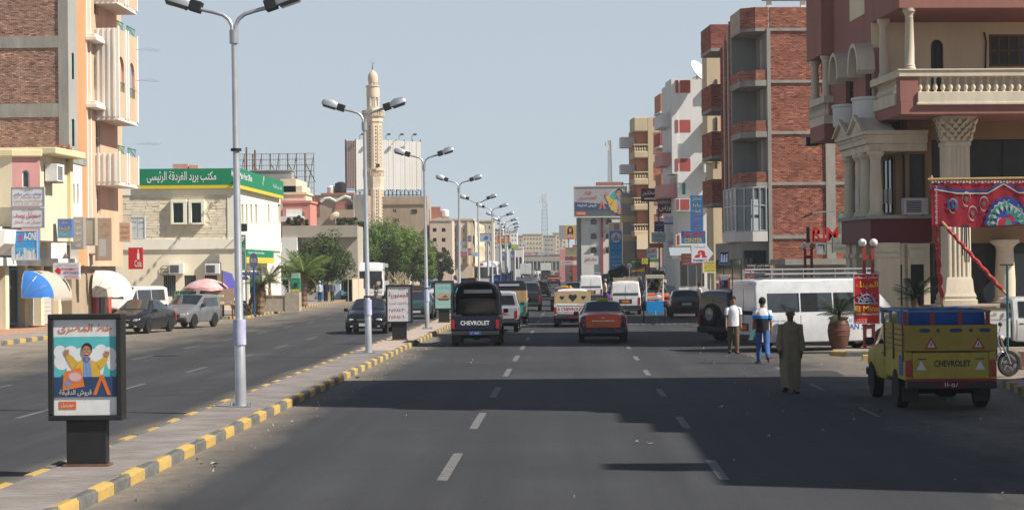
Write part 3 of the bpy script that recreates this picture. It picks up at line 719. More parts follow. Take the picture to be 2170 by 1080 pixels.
wins = [sb_(199, 118, 208, 190), sb_(203, 255, 212, 330), sb_(199, -30, 208, 30), sb_(205.5, 393, 213, 455)]
wall(sd0, M['org'], TB, 0, us[1], 3, H, name='orange_pier')
wall(sd0, M['peach'], TB, us[1], 9.5, 3, H, [(*w, 1) for w in wins], .25, name='street_wall')
for w in wins: window(sd0, TB, *w, M['white'], M['glassg'], arch=1, nu=1, nz=2, fr=.05, sill=None)
b = MB()
for u in (us[1], us[1]+.75): b.fbox(sd0, u, u+.14, 3, H, 0, .06)
b.build('moulding', M['wht'], TB)
b = MB(); b.box(-10, -.3, .3, 9.4, 3, H); b.build('inner_block', M['wht'], TB)
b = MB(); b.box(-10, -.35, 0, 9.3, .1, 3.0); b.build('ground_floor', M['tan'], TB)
for k, c in enumerate(((.30,.04,.05),(.05,.05,.06),(.25,.2,.15),(.4,.06,.05))): b = MB(); b.box(-.35, -.1, 3.9+k*.9, 4.6+k*.9, .5, 2.2); b.build('hanging_goods', cm(c), TB, bevel=.08)
for py in (92, 232):                                        # little hoods over the windows
    b = MB(); z = sd0.uv(195, py)[1]; b.box(0, .55, us[1]-.05, us[1]+1.9, z, z+.18); b.box(0, .45, us[1]+.05, us[1]+1.8, z+.18, z+.34); b.build('window_hood', M['wht'], TB, bevel=.02)
# oriel bays on the street side
BX = 1.15; bn = sd0.uv(213, 300)[0]; so = side(TB, BX, 1); bn0, bf = so.uv(249, 200)[0], so.uv(291, 200)[0]
nf = F(TB, (0, bn0, 0), (1, 0, 0), (0, -1, 0))
def oriel(pt_, pb_, wn):
    zt, zb = so.uv(249, pt_)[1], so.uv(249, pb_)[1]
    hs_ = [so.bb(*w) for w in wn]
    wall(so, M['peach'], TB, bn0, bf, zb, zt, [(*h, 1) for h in hs_], .15, name='bay_front')
    wall(nf, M['wht'], TB, -.05, BX, zb, zt, name='bay_side')
    b = MB()
    for i in range(4): b.fbox(nf, .12+i*.27, .24+i*.27, zb, zt, 0, .06)
    b.build('fluting', M['wht'], TB, bevel=.015)
    b = MB()
    for u in (bn0, bn0+(bf-bn0)*.36, bn0+(bf-bn0)*.48, bf-.25): b.fbox(so, u, u+.24, zb, zt+.1, 0, .07)
    b.build('pilaster', M['wht'], TB)
    b = MB(); b.box(-.05, BX, bn0, bf, zb-.15, zb); b.build('bay_floor', M['wht'], TB)
    for h in hs_:
        r_ = MB(); 
        for i in range(6): r_.tube([so.p(h[0]+(h[1]-h[0])*(i+.5)/6, h[2]-.02, .03), so.p(h[0]+(h[1]-h[0])*(i+.5)/6, h[2]+.45, .03)], .012, 5)
        r_.tube([so.p(h[0], h[2]+.45, .03), so.p(h[1], h[2]+.45, .03)], .02, 5); r_.build('balcony_rail', M['green'], TB)
    b = MB()
    for k in (0, 1):
        u0, u1 = (bn0+.25, bn0+(bf-bn0)*.36) if k == 0 else (bn0+(bf-bn0)*.48+.24, bf-.25)
        for i in range(7): b.tube([so.p(u0+(u1-u0)*i/6, zt, -.05), so.p(u0+(u1-u0)*((i+1) % 7)/6, zt+.4, -.05)], .015, 5); b.tube([so.p(u0+(u1-u0)*i/6, zt+.4, -.05), so.p(u0+(u1-u0)*max(0,i-1)/6, zt, -.05)], .015, 5)
        b.tube([so.p(u0, zt+.4, -.05), so.p(u1, zt+.4, -.05)], .025, 5)
    b.build('parapet_rail', M['green'], TB)
oriel(60, 247, [(250.5, 123, 263, 192), (274, 136, 285, 206)]); oriel(324, 385, []); oriel(-150, 2, [])
b = MB()
for z in (9.3, 12.6, 14.2): b.tube([so.p(bf-1, z, .1), so.p(bf+.3, z+.05, 1.1)], .012, 5); [b.tube([so.p(bf-1+k*.4, z+k*.015, .2+k*.3), so.p(bf-1+k*.4+.1, z+.1, .9+k*.2)], .008, 4) for k in range(3)]
b.build('laundry_line', M['steel'], TB)

# ================================================================ left: signs hung over the shops
sign(23, 396, 95, 439, 83.6, 'white doctor sign with blue and red lettering, upper of the two on the pink bay', (.62,.62,.62), [('دكتورة', .3,.78,.65,.93,BK), ('عواطف رياض مرقص', .06,.55,.92,.74,BL,.01), ('Dr. Awatef Ryad', .1,.40,.88,.53,RD), ('اخصائية النساء والتوليد', .05,.24,.95,.36,BK), ('Gyne. & Obst.  Female', .1,.1,.85,.2,RD)], frame=(.25,.25,.26))
sign(23, 440, 95, 483, 83.6, 'white doctor sign with large red Arabic lettering, lower of the pair on the pink bay', (.60,.60,.60), [('دكتـــور', .3,.82,.7,.93,RD), ('صموئيل يوسف', .06,.45,.9,.78,RD,.02), ('اخصائى طب الاطفال', .08,.18,.9,.38,RD)], frame=(.25,.25,.26))
rr = random.Random(3)
cityp = [(rect(.16+.06*i, .04, .16+.06*i+.05, .12+rr.random()*.3), (.5+.3*rr.random(),)*3, 1) for i in range(13)]
sign(24, 487, 81, 551, 82.5, 'blue sky A-ONE shop sign over a city picture, left of the blue awning', (.05,.28,.60), [('A-ONE', .47,.66,.97,.93,WH,.03), ('20', .26,.62,.42,.86,(.6,.05,.1),.03)], th=.25, frame=(.55,.55,.6), shapes=cityp+[(rect(.16,.3,.98,.42),(.12,.38,.66),0), (rect(.0,.0,.14,1),(.6,.6,.66),2)])
sign(122, 463, 152, 504, 86, 'small blue and violet sign with yellow lettering, left of the grey hanging sign', (.10,.17,.42), [('مركز', .3,.72,.7,.9,YL), ('الاشعة', .1,.42,.9,.62,YL), ('X-RAY', .3,.1,.7,.22,YL)], th=.4, shapes=[(rect(0,0,1,.4),(.12,.3,.42),0)])
sign(150, 459, 177, 528, 88.4, 'tall grey sign with pale lettering between the blue sign and the tan board', (.33,.31,.30), [('عيادة', .2,.82,.8,.93,WH), ('دكتور', .45,.62,.8,.74,WH), ('محمود', .4,.42,.85,.56,WH), ('اسنان', .4,.24,.8,.38,WH), ('DENTIST', .4,.06,.8,.16,WH)], th=.5)
sign(178, 461, 202, 520, 90, 'blank tan hanging board on the stair tower side', (.42,.36,.28), th=.5, frame=(.30,.26,.2))
sign(208, 461, 236, 552, 93, 'tall bronze sign with an orange edge and faded lettering', (.30,.22,.16), [('حلوانى', .25,.76,.9,.94,(.5,.25,.1)), ('العبد', .3,.55,.8,.7,(.5,.27,.12))], th=1.0, rz=.35, shapes=[(rect(.1,.1,.6,.5),(.36,.33,.31),1)])
sign(253, 471, 276, 512, 95, 'small peach sign with brown lettering beside the white double panel', (.58,.40,.27), [('صيدلية', .1,.7,.9,.9,(.4,.14,.05)), ('الشفاء', .1,.42,.9,.62,(.4,.14,.05)), ('سونار', .1,.16,.9,.34,(.4,.14,.05))], th=.45)
sign(276, 459, 308, 507, 97, 'white double panel sign with grey lettering above the red drinks sign', (.56,.64,.68), [('عيادة', .06,.72,.44,.86,BK), ('الاسنان', .08,.45,.42,.58,(.2,.3,.4)), ('معمل', .56,.7,.94,.84,BK), ('الدم', .6,.4,.9,.54,(.2,.3,.4))], th=.15, frame=(.45,.5,.52), shapes=[(rect(.48,0,.52,1),(.35,.4,.42),1)])
sign(272, 524, 302, 570, 97.5, 'red drinks sign with a white bottle on it, beside the cream wall', (.50,.02,.025), [('Cola', .45,.1,.95,.42,WH,.01)], th=.2, shapes=[([(.62,.45),(.8,.45),(.8,.7),(.75,.78),(.75,.92),(.67,.92),(.67,.78),(.62,.7)], WH, 1)])
sign(112, 556, 169, 591, 88.6, 'white pharmacy sign with red and blue lettering behind the blue awning', (.62,.62,.66), [('صيدلية ليلى', .1,.76,.88,.95,BL), ('PHARMACY', .32,.52,.96,.70,RD,.02), ('APOTHEKE', .38,.29,.97,.46,BL,.02), ('АПТЕКА', .42,.06,.97,.22,RD,.02)], th=.2, shapes=[([(.05,.5),(.17,.72),(.29,.62),(.29,.3),(.2,.3)], RD, 1)])
ac_unit(sd0, None, 2.2, 3.6, M['white'], 'dusty air conditioner tangled in cables above the white awning', .9, .62, .6)
# ================================================================ left: post office
M['pofc'] = stucco('post_office_cream', (.78,.70,.53), var=.08); M['pofw'] = stucco('post_office_pale', (.80,.76,.63), var=.06)
PO = thing('post_office', 'cream two storey post office with a green sign band round its roof', 'building', (W(500, 660, 130).x, 130, 0))
p0 = F(PO, (0,0,0), (1,.08,0), (.08,-1,0)); ps = side(PO, 0, 1)
zt = p0.uv(490, 357)[1]; zy = p0.uv(490, 399)[1]
wn = [p0.bb(368, 430, 389, 472), p0.bb(407, 430, 427, 472)]
lw = [p0.bb(347, 583, 372, 628), p0.bb(391, 583, 415, 628), p0.bb(434, 583, 460, 628)]
wall(p0, M['pofc'], PO, -14, 0, .12, zy, wn+lw, .3, name='front_wall')
zst, zsb = p0.uv(490, 412)[1], p0.uv(490, 506)[1]
sur = [p0.bb(363, 423, 397, 476), p0.bb(401, 423, 434, 476)]
bricks(p0, PO, -13.9, p0.uv(481, 450)[0], zsb, zst, .62, .185, (.76,.68,.52), (.72,.64,.48), M['brick'], gap=.014, proud=.03, n_single=290, near_z=5, name='stone', holes=sur, jitter=.014, wj=.45)
b = MB(); z5, z6 = p0.uv(490, 527)[1], zsb; b.fbox(p0, -14, .06, z5, z6, 0, .14); b.fbox(ps, -.14, 20, z5, z6, 0, .14); b.build('string_course', M['pofw'], PO)
b = MB(); b.fbox(p0, p0.uv(482,450)[0], .06, zsb, zy, 0, .08); b.fbox(p0, -14, p0.uv(482,450)[0], zst, zy, 0, .08); b.build('corner_pier', M['pofw'], PO)
for s, w in zip(sur, wn):
    b = MB()
    for q in ((s[0],s[1],s[2],w[2]),(s[0],s[1],w[3],s[3]),(s[0],w[0],w[2],w[3]),(w[1],s[1],w[2],w[3])): b.fbox(p0, *q, 0, .38)
    b.build('window_surround', M['pofw'], PO, bevel=.015); window(p0, PO, *w, M['green'], M['glass'], out=-.2, nu=2)
for w in lw:
    o = window(p0, PO, *w, M['dark'], M['glass'], out=-.2, nu=2)
    b = MB(); [b.tube([p0.p(w[0]+(w[1]-w[0])*i/6, w[2], -.05), p0.p(w[0]+(w[1]-w[0])*i/6, w[3], -.05)], .013, 5) for i in range(1, 6)]; b.build('bar', M['steel'], o)
tall = [ps.bb(x, 433, x+w, 475) for x, w in ((512, 4), (521, 3.5), (531, 3.5), (541, 4), (568, 3), (589, 5.5))]
low = [ps.bb(x, 588, x+3, 650) for x in (513, 524, 560, 570)]
wall(ps, M['pofw'], PO, 0, 20.5, .12, zy, tall+low, .35, name='street_wall')
for i, w in enumerate(tall): window(ps, PO, *w, M['green'] if i < 3 else M['white'], M['glass'], out=-.25, nu=1)
for w in low: window(ps, PO, *w, M['dark'], M['glass'], out=-.25, nu=1, nz=3)
b = MB(); b.box(-14, -.4, .4, 20.2, .1, zt-.4); b.build('core', M['pofc'], PO)
# roof band: green fascia with a yellow foot
gp, yp = cm((.0,.20,.085)), cm((.62,.52,.05))
zy2 = p0.uv(490, 391)[1]; u0b = p0.uv(297, 380)[0]
b = MB(); b.fbox(p0, u0b, .3, zy2, zt, .02, .35); b.fbox(ps, -.35, 19.8, zy2, zt, .02, .35); b.build('green_fascia', gp, PO)
b = MB(); b.fbox(p0, u0b, .3, zy, zy2, .03, .33); b.fbox(ps, -.33, 19.8, zy, zy2, .03, .33); b.build('yellow_band', yp, PO)
text('مكتب بريد الغردقة الرئيسى', p0, *p0.bb(311, 362, 458, 388, .36), .37, cm(WH), PO, bold=.012)
text('Hurghada Main Post Office', ps, ps.uv(490,380,.36)[0]+.1, ps.uv(534,380,.36)[0], zy2+.25, zt-.25, .37, cm(WH), PO, bold=.02)
text('مكتب بريد الغردقة', ps, ps.uv(578,390,.36)[0], ps.uv(597,390,.36)[0], zy2+.3, zt-.35, .37, cm(WH), PO)
b = MB(); u = ps.uv(556,385,.36)[0]; b.poly([ps.p(u+q*.8, zy2+.25+v*.75, .37) for q, v in ((0,.2),(.6,1),(1,.95),(.75,.45),(.4,.75),(.35,.1))]); b.build('emblem', cm(WH), PO, fix=False)
for x0 in (362, 438):
    ac_unit(p0, None, p0.uv(x0+14, 580)[0], p0.uv(x0+14, 580)[1], M['white'], 'white boxed air conditioner on the post office wall, %s' % ('left of the two' if x0 == 362 else 'right of the two, over the parasol'), .95, .68, .75, 'post office air conditioners')
b = MB(); pts = [p0.p(*p0.uv(358+12*math.cos(t*.7)-6, 566+9*math.sin(t*.7)+t*.8), .08) for t in range(0, 16)]; b.tube(pts, .02, 5); b.build('coiled_cable', M['dark'], PO)
# small signs on the street side of the post office
fsg = thing('shop_sign', 'green and yellow post office sign over its street entrance', 'sign', PO.matrix_basis @ ps.p(6, 3.6, 0)); L = side(fsg, 0, 1)
q = ps.bb(523, 531, 580, 557, .5)
b = MB(); b.fbox(L, q[0]-6, q[1]-6, q[2]-3.2, q[3]-3.6, -.0, .5); b.build('board', gp, fsg); b = MB(); b.fbox(L, q[0]-6, q[1]-6, q[2]-3.6, q[2]-3.2, 0, .51); b.build('yellow_foot', yp, fsg)
text('Hurghada Main Post Office', L, q[0]-5.3, q[0]-6+(q[1]-q[0])*.62, q[2]-3.0, q[3]-3.75, .515, cm(WH), fsg, bold=.02)
sign(501, 497, 521, 531, 129.2, 'green post sign with a white swoosh emblem beside the lamp pole', (.0,.20,.09), [('البريد المصرى', .08,.26,.95,.42,WH), ('EGYPT POST', .08,.08,.95,.2,WH,.01)], shapes=[([(.1,.5),(.25,.8),(.6,.93),(.92,.9),(.8,.7),(.6,.55),(.3,.52),(.6,.68),(.7,.78),(.4,.74),(.25,.6)], WH, 1)], frame=(.45,.5,.48))
sign(501, 533, 521, 572, 129.4, 'grey green list sign with faint orange lines under the post emblem', (.11,.28,.24), [('خدمات', .2,.8,.8,.9,(.45,.25,.15)), ('البريد', .2,.6,.8,.7,(.45,.25,.15)), ('السريع', .2,.4,.8,.5,(.45,.25,.15)), ('التوفير', .2,.2,.8,.3,(.45,.25,.15))], frame=(.4,.45,.43))
fl = thing('flood_light', 'black flood light bracketed above the post emblem sign', 'light', W(512, 482, 129)); b = MB(); b.box(-.35,.35,-.25,.25,-.25,.25); b.build('housing', M['dark'], fl, bevel=.05); b = MB(); b.tube([(0,.2,0),(-.1,1.2,-.3)], .03, 6); b.build('bracket', M['steel'], fl)
b = MB(); b.box(-4.7, -3.7, 3, 4, zt, zt+.5); b.box(-3.6,-3,3,4,zt,zt+.42); b.build('roof_hut', mat('roof_brick', (.42,.24,.20), .9), PO)
# ================================================================ right: brick apartment building
M['plum'] = stucco('maroon_plaster', (.30,.135,.11), var=.14); M['ccol'] = mat('cast_cream', (.60,.52,.40), .8, 0, .15, 2, .25, 25, streak=True)
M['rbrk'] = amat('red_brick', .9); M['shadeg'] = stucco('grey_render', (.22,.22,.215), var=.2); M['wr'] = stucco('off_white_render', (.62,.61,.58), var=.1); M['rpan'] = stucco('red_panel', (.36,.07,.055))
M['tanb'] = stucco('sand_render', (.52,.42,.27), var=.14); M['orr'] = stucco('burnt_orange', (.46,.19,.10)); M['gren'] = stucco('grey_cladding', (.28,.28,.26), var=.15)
RZ = R(5)
BB = thing('brick_apartment_building', 'unfinished red brick apartment building with bare concrete frame and corner balconies', 'building', (W(1634, 560, 92.5).x, 92.5, 0), RZ)
q0 = front(BB); Hb = q0.uv(1634, 15)[1]; zz = lambda py: q0.uv(1634, py)[1]; uu = lambda px: q0.uv(px, 300)[0]
ub = 9.5
bm_ = [(zz(b), zz(a)) for a, b in ((60,66),(170,176),(278.5,284.5),(386,392.5),(498,506))]
b = MB(); b.fbox(q0, .0, ub, .1, Hb, -11, -.05); b.build('core', M['mortar'], BB)
b = MB()
for z0, z1 in bm_: b.fbox(q0, 0, ub, z0, z1, -.1, .04)
b.build('concrete_beam', M['conc'], BB)
for k, (x0, x1) in enumerate(((1627, 1634.5), (1749, 1769))): b = MB(); b.fbox(q0, uu(x0), uu(x1), .1, zz(60), -.3, .05+.002*k); b.build('concrete_column', M['conc'], BB)
lv = [.1]+[z for pr in reversed(bm_) for z in pr]+[Hb]
c1, c2 = (.39,.155,.10), (.31,.12,.085)
for i in range(0, len(lv), 2):
    for (a, c) in ((uu(1634.5), uu(1749)), (uu(1769), ub)):
        if i == 10: a, c = (uu(1634.5), ub) if a < 2 else (None, None)
        if a is None: continue
        bricks(q0, BB, a+.005, c, lv[i]+.005, lv[i+1]-.005, .21, .07, c1, c2, M['rbrk'], proud=-.025, n_single=75 if (a < 2 and i in (4,6,8,10)) else 0, near_z=(lv[i]+lv[i+1])/2, jitter=.01)
# corner balconies: brick parapet, chamfered, on a slab
def corner_balcony(zs0, zs1, zp, deep=3.2):
    fl = [(0,0),(0,deep),(-1.25,deep),(-1.25,.55),(-.62,0)]
    mb = MB(); mb.rings([[(x-.03,y-.03,z) for x, y in fl] for z in (zs0, zs1)]); o = mb.build('balcony_slab', M['conc'], BB)
    fa = front(BB, 0); bricks(fa, o, -.62, uu(1627)-.01, zs1, zp, .25, .075, c1, c2, M['rbrk'], proud=.01, n_single=0)
    fb_ = F(BB, (-.62,0,0), (-.63,.55,0), (-.55,-.63,0)); bricks(fb_, o, 0, .836, zs1, zp, .25, .075, c1, c2, M['rbrk'], proud=.01)
    fc = F(BB, (-1.25,.55,0), (0,1,0), (-1,0,0)); bricks(fc, o, 0, deep-.55, zs1, zp, .25, .075, c1, c2, M['rbrk'], proud=.01)
    mb = MB()
    for p, q in (((-.62,.005),(uu(1627),.005)),((-1.245,.555),(-.62,.005)),((-1.245,deep),(-1.245,.555))):
        d = (V((*q,0))-V((*p,0))).normalized(); nn = V((-d.y,d.x,0))*.12; P, Q = V((*p,0)), V((*q,0))
        mb.hexa([(v.x,v.y,z) for z in (zs1, zp-.005) for v in (P, Q, Q+nn, P+nn)])
    mb.build('parapet', M['mortar'], o)
for (s1, s0, pt) in ((170,176,148),(278.5,284.5,255.5),(386,392.5,364)): corner_balcony(zz(s0+6), zz(s1), zz(pt))
mb = MB(); fl = [(0,0),(0,3.2),(-1.25,3.2),(-1.25,.55),(-.62,0)]; mb.rings([[(x,y,z) for x, y in fl] for z in (zz(66), zz(60))]); mb.build('balcony_slab', M['conc'], BB)
for (p, u1, Uv, Nv) in (((-.62,0,0), .62, (1,0,0), (0,-1,0)), ((-1.25,.55,0), .836, (.63,-.55,0), (-.55,-.63,0))): bricks(F(BB, p, Uv, Nv), BB, 0, u1, zz(60), Hb, .25, .075, c1, c2, M['rbrk'], proud=.0)
mb = MB(); mb.rings([[(x,y,z) for x, y in [(0,.02),(0,3.2),(-1.23,3.2),(-1.23,.56),(-.61,.02)]] for z in (zz(60), Hb-.02)]); mb.build('parapet', M['mortar'], BB)
# recessed loggia behind the balconies, doors
bs = side(BB, 0, -1); doorh = [(1.5, 2.3, zz(s)+.02, zz(s)+2.1) for s in (170, 278.5, 386)]
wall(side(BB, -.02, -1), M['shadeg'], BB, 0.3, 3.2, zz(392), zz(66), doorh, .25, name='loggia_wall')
for h in doorh: b = MB(); b.fbox(bs, h[0], h[1], h[2], h[3], -.2, -.14); b.build('door', M['wood'], BB)
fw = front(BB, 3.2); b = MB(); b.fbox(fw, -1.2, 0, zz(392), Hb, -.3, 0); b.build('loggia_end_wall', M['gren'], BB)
# street face: fluted brick piers and a second stack of balconies
for k in range(5):
    y = 3.6+k*.62; fp_ = front(BB, y); bricks(fp_, BB, -1.2+.05*(k % 2), -.6, zz(500), Hb-.2-.25*k, .25, .075, (.33,.12,.085), (.26,.09,.07), M['rbrk'], proud=.0)
    fq = F(BB, (-1.2+.05*(k % 2), y, 0), (0,1,0), (-1,0,0)); bricks(fq, BB, 0, .42, zz(500), Hb-.2-.25*k, .25, .075, (.33,.12,.085), (.26,.09,.07), M['rbrk'], proud=.01)
    b = MB(); b.box(-1.19, 0, y+.02, y+.41, zz(500), Hb-.25-.25*k); b.build('pier_core', M['mortar'], BB)
for pt in (12, 148, 255.5, 364):
    b = MB(); zc_ = zz(pt); b.box(-1.6, 0, 7.0, 10.2, zc_-1.35, zc_-1.2); b.build('balcony_slab', M['conc'], BB)
    for (Fv, L_) in ((front(BB, 7.0), (-1.6, 0)), (F(BB, (-1.6,7,0), (0,1,0), (-1,0,0)), (0, 3.2))): bricks(Fv, BB, *L_, zc_-1.2, zc_, .25, .075, (.36,.12,.085), (.28,.09,.07), M['rbrk'], proud=.0)
    b = MB(); b.box(-1.58, -1.4, 7.01, 10.1, zc_-1.2, zc_-.02); b.box(-1.58, 0, 7.01, 7.15, zc_-1.2, zc_-.02); b.build('parapet', M['mortar'], BB)
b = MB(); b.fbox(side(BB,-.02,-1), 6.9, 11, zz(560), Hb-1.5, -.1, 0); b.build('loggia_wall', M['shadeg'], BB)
# open concrete frame on the roof
for x in (0, 1.6, 3.2): b = MB(); b.box(x, x+.22, .3, .52, Hb, Hb+1.6); b.build('roof_post', M['wht'], BB)
b = MB(); b.box(-.2, 4, .2, .6, Hb+.35, Hb+.55); b.build('roof_beam', M['conc'], BB)
# glazed shop bay under the lowest balcony
gb = q0.bb(1588, 400, 1621, 490); zg0, zg1 = zz(490), zz(396)
b = MB(); b.rings([[(x,y,z) for x, y in [(-.15,-.05),(-.15,4),(-1.6,4),(-1.6,.6),(-.85,-.05)]] for z in (zz(511), zz(490))]); b.build('shop_bay_floor', M['wr'], BB)
b = MB(); b.rings([[(x,y,z) for x, y in [(-.2,0),(-.2,4),(-1.5,4),(-1.5,.65),(-.8,0)]] for z in (zg0, zg1)]); sb2 = b.build('shop_bay', M['glassg'], BB)
b = MB()
for x, y in ((-.2,0),(-.5,0),(-.8,0),(-1.15,.33),(-1.5,.65),(-1.5,1.7),(-1.5,2.8),(-1.5,3.9)): b.tube([(x-.01,y-.01,zg0),(x-.01,y-.01,zg1)], .05, 6)
for z in (zg0+.03, zg0+1.2, zg1-.03): b.tube([(-.2,-.01,z),(-.81,-.01,z),(-1.51,.65,z),(-1.51,4,z)], .045, 6)
b.build('mullion', M['galvd'], sb2, kind='stuff')
b = MB(); [b.fbox(q0, *q0.bb(x0,y0,x1,y1), -.02, .03) for x0,y0,x1,y1 in ((1592,422,1607,455),(1592,462,1607,490))]; b.build('window_paper', cm((.45,.52,.52)), sb2)
gw = [(-1.5+.0, -.3, zz(590), zz(528))]
b = MB(); b.box(-1.3, -.1, .3, 8, .1, zz(511)); b.build('ground_floor', M['gren'], BB)
window(front(BB, .3), BB, -1.2, -.2, zz(565), zz(530), M['dark'], M['glass'], out=.0, nu=4, fr=.05)
for k in range(3): b = MB(); b.fbox(side(BB,-1.3,-1), .5+k*2.5, 2.7+k*2.5, .15, 3.0, 0, .03); b.build('shop_front', M['glass'], BB)
# ================================================================ right: restaurant corner building
EM = thing('corner_building', 'maroon corner building with cream balustrades, columns and a palm capital', 'building', (W(1912, 560, 63.5).x, 63.5, 0), RZ)
e0 = front(EM); es = side(EM, 0, -1); ez = lambda py: e0.uv(1930, py)[1]; eu = lambda px, F_=None: (F_ or e0).uv(px, 200)[0]
zt_, zs1, zb1, zb0, zr0, zr1 = ez(17), ez(215), ez(215), ez(243), ez(163), ez(147)
HT = ez(17)+4.5
b = MB(); b.fbox(e0, 0, 9, zt_, HT, -13, 0); b.build('upper_storey', M['plum'], EM)
b = MB(); b.fbox(e0, 0, 9, zb0, zb1, -13, .0); b.build('balcony_slab', M['plum'], EM, bevel=.02)
b = MB(); b.fbox(e0, 0, eu(1946), zb1, zr0, -.5, .0); b.build('corner_pier', M['plum'], EM)
b = MB(); b.fbox(e0, -.06, 9, zr0, zr1, -.30, .06); b.fbox(e0, -.1, 9, zr1-.05, zr1, -.34, .1); b.fbox(es, 0.34, 3.8, zr0, zr1, -.30, .06); b.build('hand_rail', M['ccol'], EM, bevel=.02)
b = MB(); b.fbox(e0, eu(1944), 9, zb1-.08, zb1+.3, -.25, .07); b.fbox(e0, eu(1941), 9, zb1-.12, zb1-.04, -.28, .1); b.fbox(es, .5, 3.8, zb1-.08, zb1+.3, -.25, .07); b.build('balustrade_base', M['ccol'], EM, bevel=.015)
hb = zr0-(zb1+.3); prof = [(.05,0),(.062,.0),(.062,.05),(.04,.07),(.04,.10),(.075,.2),(.085,.33),(.07,.47),(.038,.62),(.034,.72),(.05,.78),(.034,.82),(.034,.9),(.062,.92),(.062,1)]
mb = MB(); mb.lathe([(r, z*hb) for r, z in prof], 12); bp = mb.mesh('baluster', M['ccol'], 50)
def balus(p):
    o = bpy.data.objects.new('baluster', bp); COL.objects.link(o); o.parent = EM; o.location = p
for k in range(22): balus((eu(1951.5)+k*.247, .12, zb1+.3))
for k in range(12): balus((.12, .75+k*.247, zb1+.3))
def column(parent, x, y, z0, z1, r, name='column', m='ccol'):
    h = z1-z0; mb = MB(); mb.lathe([(r*1.35,0),(r*1.35,.06),(r*1.15,.09),(r*1.2,.14),(r*1.02,.18),(r*1.04,h*.35),(r*.86,h-.3),(r*.95,h-.28),(r*.9,h-.24),(r*1.3,h-.12),(r*1.45,h-.1),(r*1.45,h)], 20, (x,y,z0)); return mb.build(name, M[m], parent, 40)
column(EM, eu(1930)+.03, .2, zr1, zt_, .145); column(EM, .2, 2.9, zr1, zt_-.0, .145)
# loggia back wall with arched door and a dark window
er = front(EM, 3.8); adoor = er.bb(1973, 84, 1999, 155); bw = er.bb(2096, 73, 2200, 142)
wall(er, M['crm'], EM, 0, 9, zb1, zt_, [(*adoor[:2], zb1+.02, adoor[3], 2), bw], .3, name='loggia_wall')
window(er, EM, adoor[0], adoor[1], zb1+.02, adoor[3], M['dark'], M['glass'], arch=2, nu=2, name='arched_door')
window(er, EM, *bw, M['wood'], M['glass'], nu=5, nz=2, fr=.09, out=-.05)
b = MB(); b.tube([er.p(eu(2087,er), zb1+1.1, .05), er.p(eu(2090,er), ez(60), .05), er.p(eu(2086,er), ez(40), .05)], .03, 6); b.build('cable', M['dark'], EM)
# street wall of the upper floor
uy = lambda px, out=0: es.uv(px, 200, out)[0]
ylast = uy(1766)
aw_ = [(uy(1815)-.75, uy(1815)+.75-.45), (uy(1797)+.15-.3, uy(1797)+1.2-.3)]
zwb, zwt = es.uv(1842, 207)[1], es.uv(1842, 106)[1]
aw_ = [(*sorted((es.uv(1852,150)[0]-.02, es.uv(1834,150)[0])), zwb, zwt), (*sorted((es.uv(1808,150)[0], es.uv(1792,150)[0])), zwb, zwt)]
wall(es, M['plum'], EM, 3.8, ylast, zb1, zt_, [(*a, 2) for a in aw_], .3, name='street_wall')
b = MB(); b.box(.35, 9, 4.15, 13, zb1, zt_); b.build('core', M['plum'], EM)
for a in aw_:
    window(es, EM, *a, M['dark'], M['glass'], out=-.2, arch=2, nu=2, nz=3, fr=.05)
    pts = arch_pts(a[0]-.16, a[1]+.16, a[3]-.62, a[3]+.22, 2)[2:]; mb = MB()
    inn = [((a[0]+a[1])/2+(u-(a[0]+a[1])/2)*.8, z-.13) for u, z in pts]
    n = len(pts)
    mb.rings([[es.p(*pts[i], o) for o in (0, .6)]+[es.p(*inn[i], o) for o in (.6, 0)] for i in range(n)])
    cn = mb.build('window_canopy', M['ccol'], EM, 30)
    c_ = (a[0]+a[1])/2; mb = MB(); mb.lathe([(.62,0),(.70,.06),(.70,.68),(.75,.72),(.75,.8)], 20, es.p(c_, zwb-.82, 0), sx=.85); mb.lathe([(.45,-.12),(.55,-.02)], 20, es.p(c_, zwb-.82, 0), sx=.85)
    mb.build('window_balcony', M['wr'], EM, 30)
# far loggia bay with its own balustrade and the overhanging bay above it
yb0, yb1 = ylast, ylast+2.5
b = MB(); b.box(-.35, 2, yb0, yb1, zb0-.15, zb1); b.build('bay_floor', M['plum'], EM)
b = MB(); b.box(-.37, -.1, yb0+.1, yb1, zr0, zr1); b.box(-.37, -.1, yb0+.1, yb1, zb1, zb1+.3); b.box(-.37, 1, yb0-.05, yb0+.12, zr0, zr1); b.box(-.37,1,yb0-.05,yb0+.12,zb1,zb1+.3); b.build('balustrade', M['ccol'], EM)
for k in range(12): balus((-.24, yb0+.3+k*.25, zb1+.3))
for k in range(4): balus((-.2+k*.25, yb0+.04, zb1+.3))
column(EM, -.2, yb0+.25, zr1, zt_-.45, .15); column(EM, -.2, yb1-.3, zr1, zt_-.45, .15)
b = MB(); b.box(1.2, 2, yb0, yb1, zb1, zt_); b.build('loggia_end_wall', M['crm'], EM)
b = MB(); b.box(-.45, 2, yb0-.1, yb1, zt_-.45, HT); ob = b.build('overhanging_bay', M['plum'], EM)
fo_ = front(EM, yb0-.1); q = fo_.bb(1727, -20, 1757, 62, 0)
wn_ = (.1, 1.1, zt_+.9, HT-.2); b = MB(); b.fbox(fo_, wn_[0]-.08, wn_[1]+.08, wn_[2]-.1, wn_[2], 0, .12); b.build('sill', M['ccol'], ob)
window(fo_, ob, *wn_, M['ccol'], M['glass'], out=.01, nu=2)
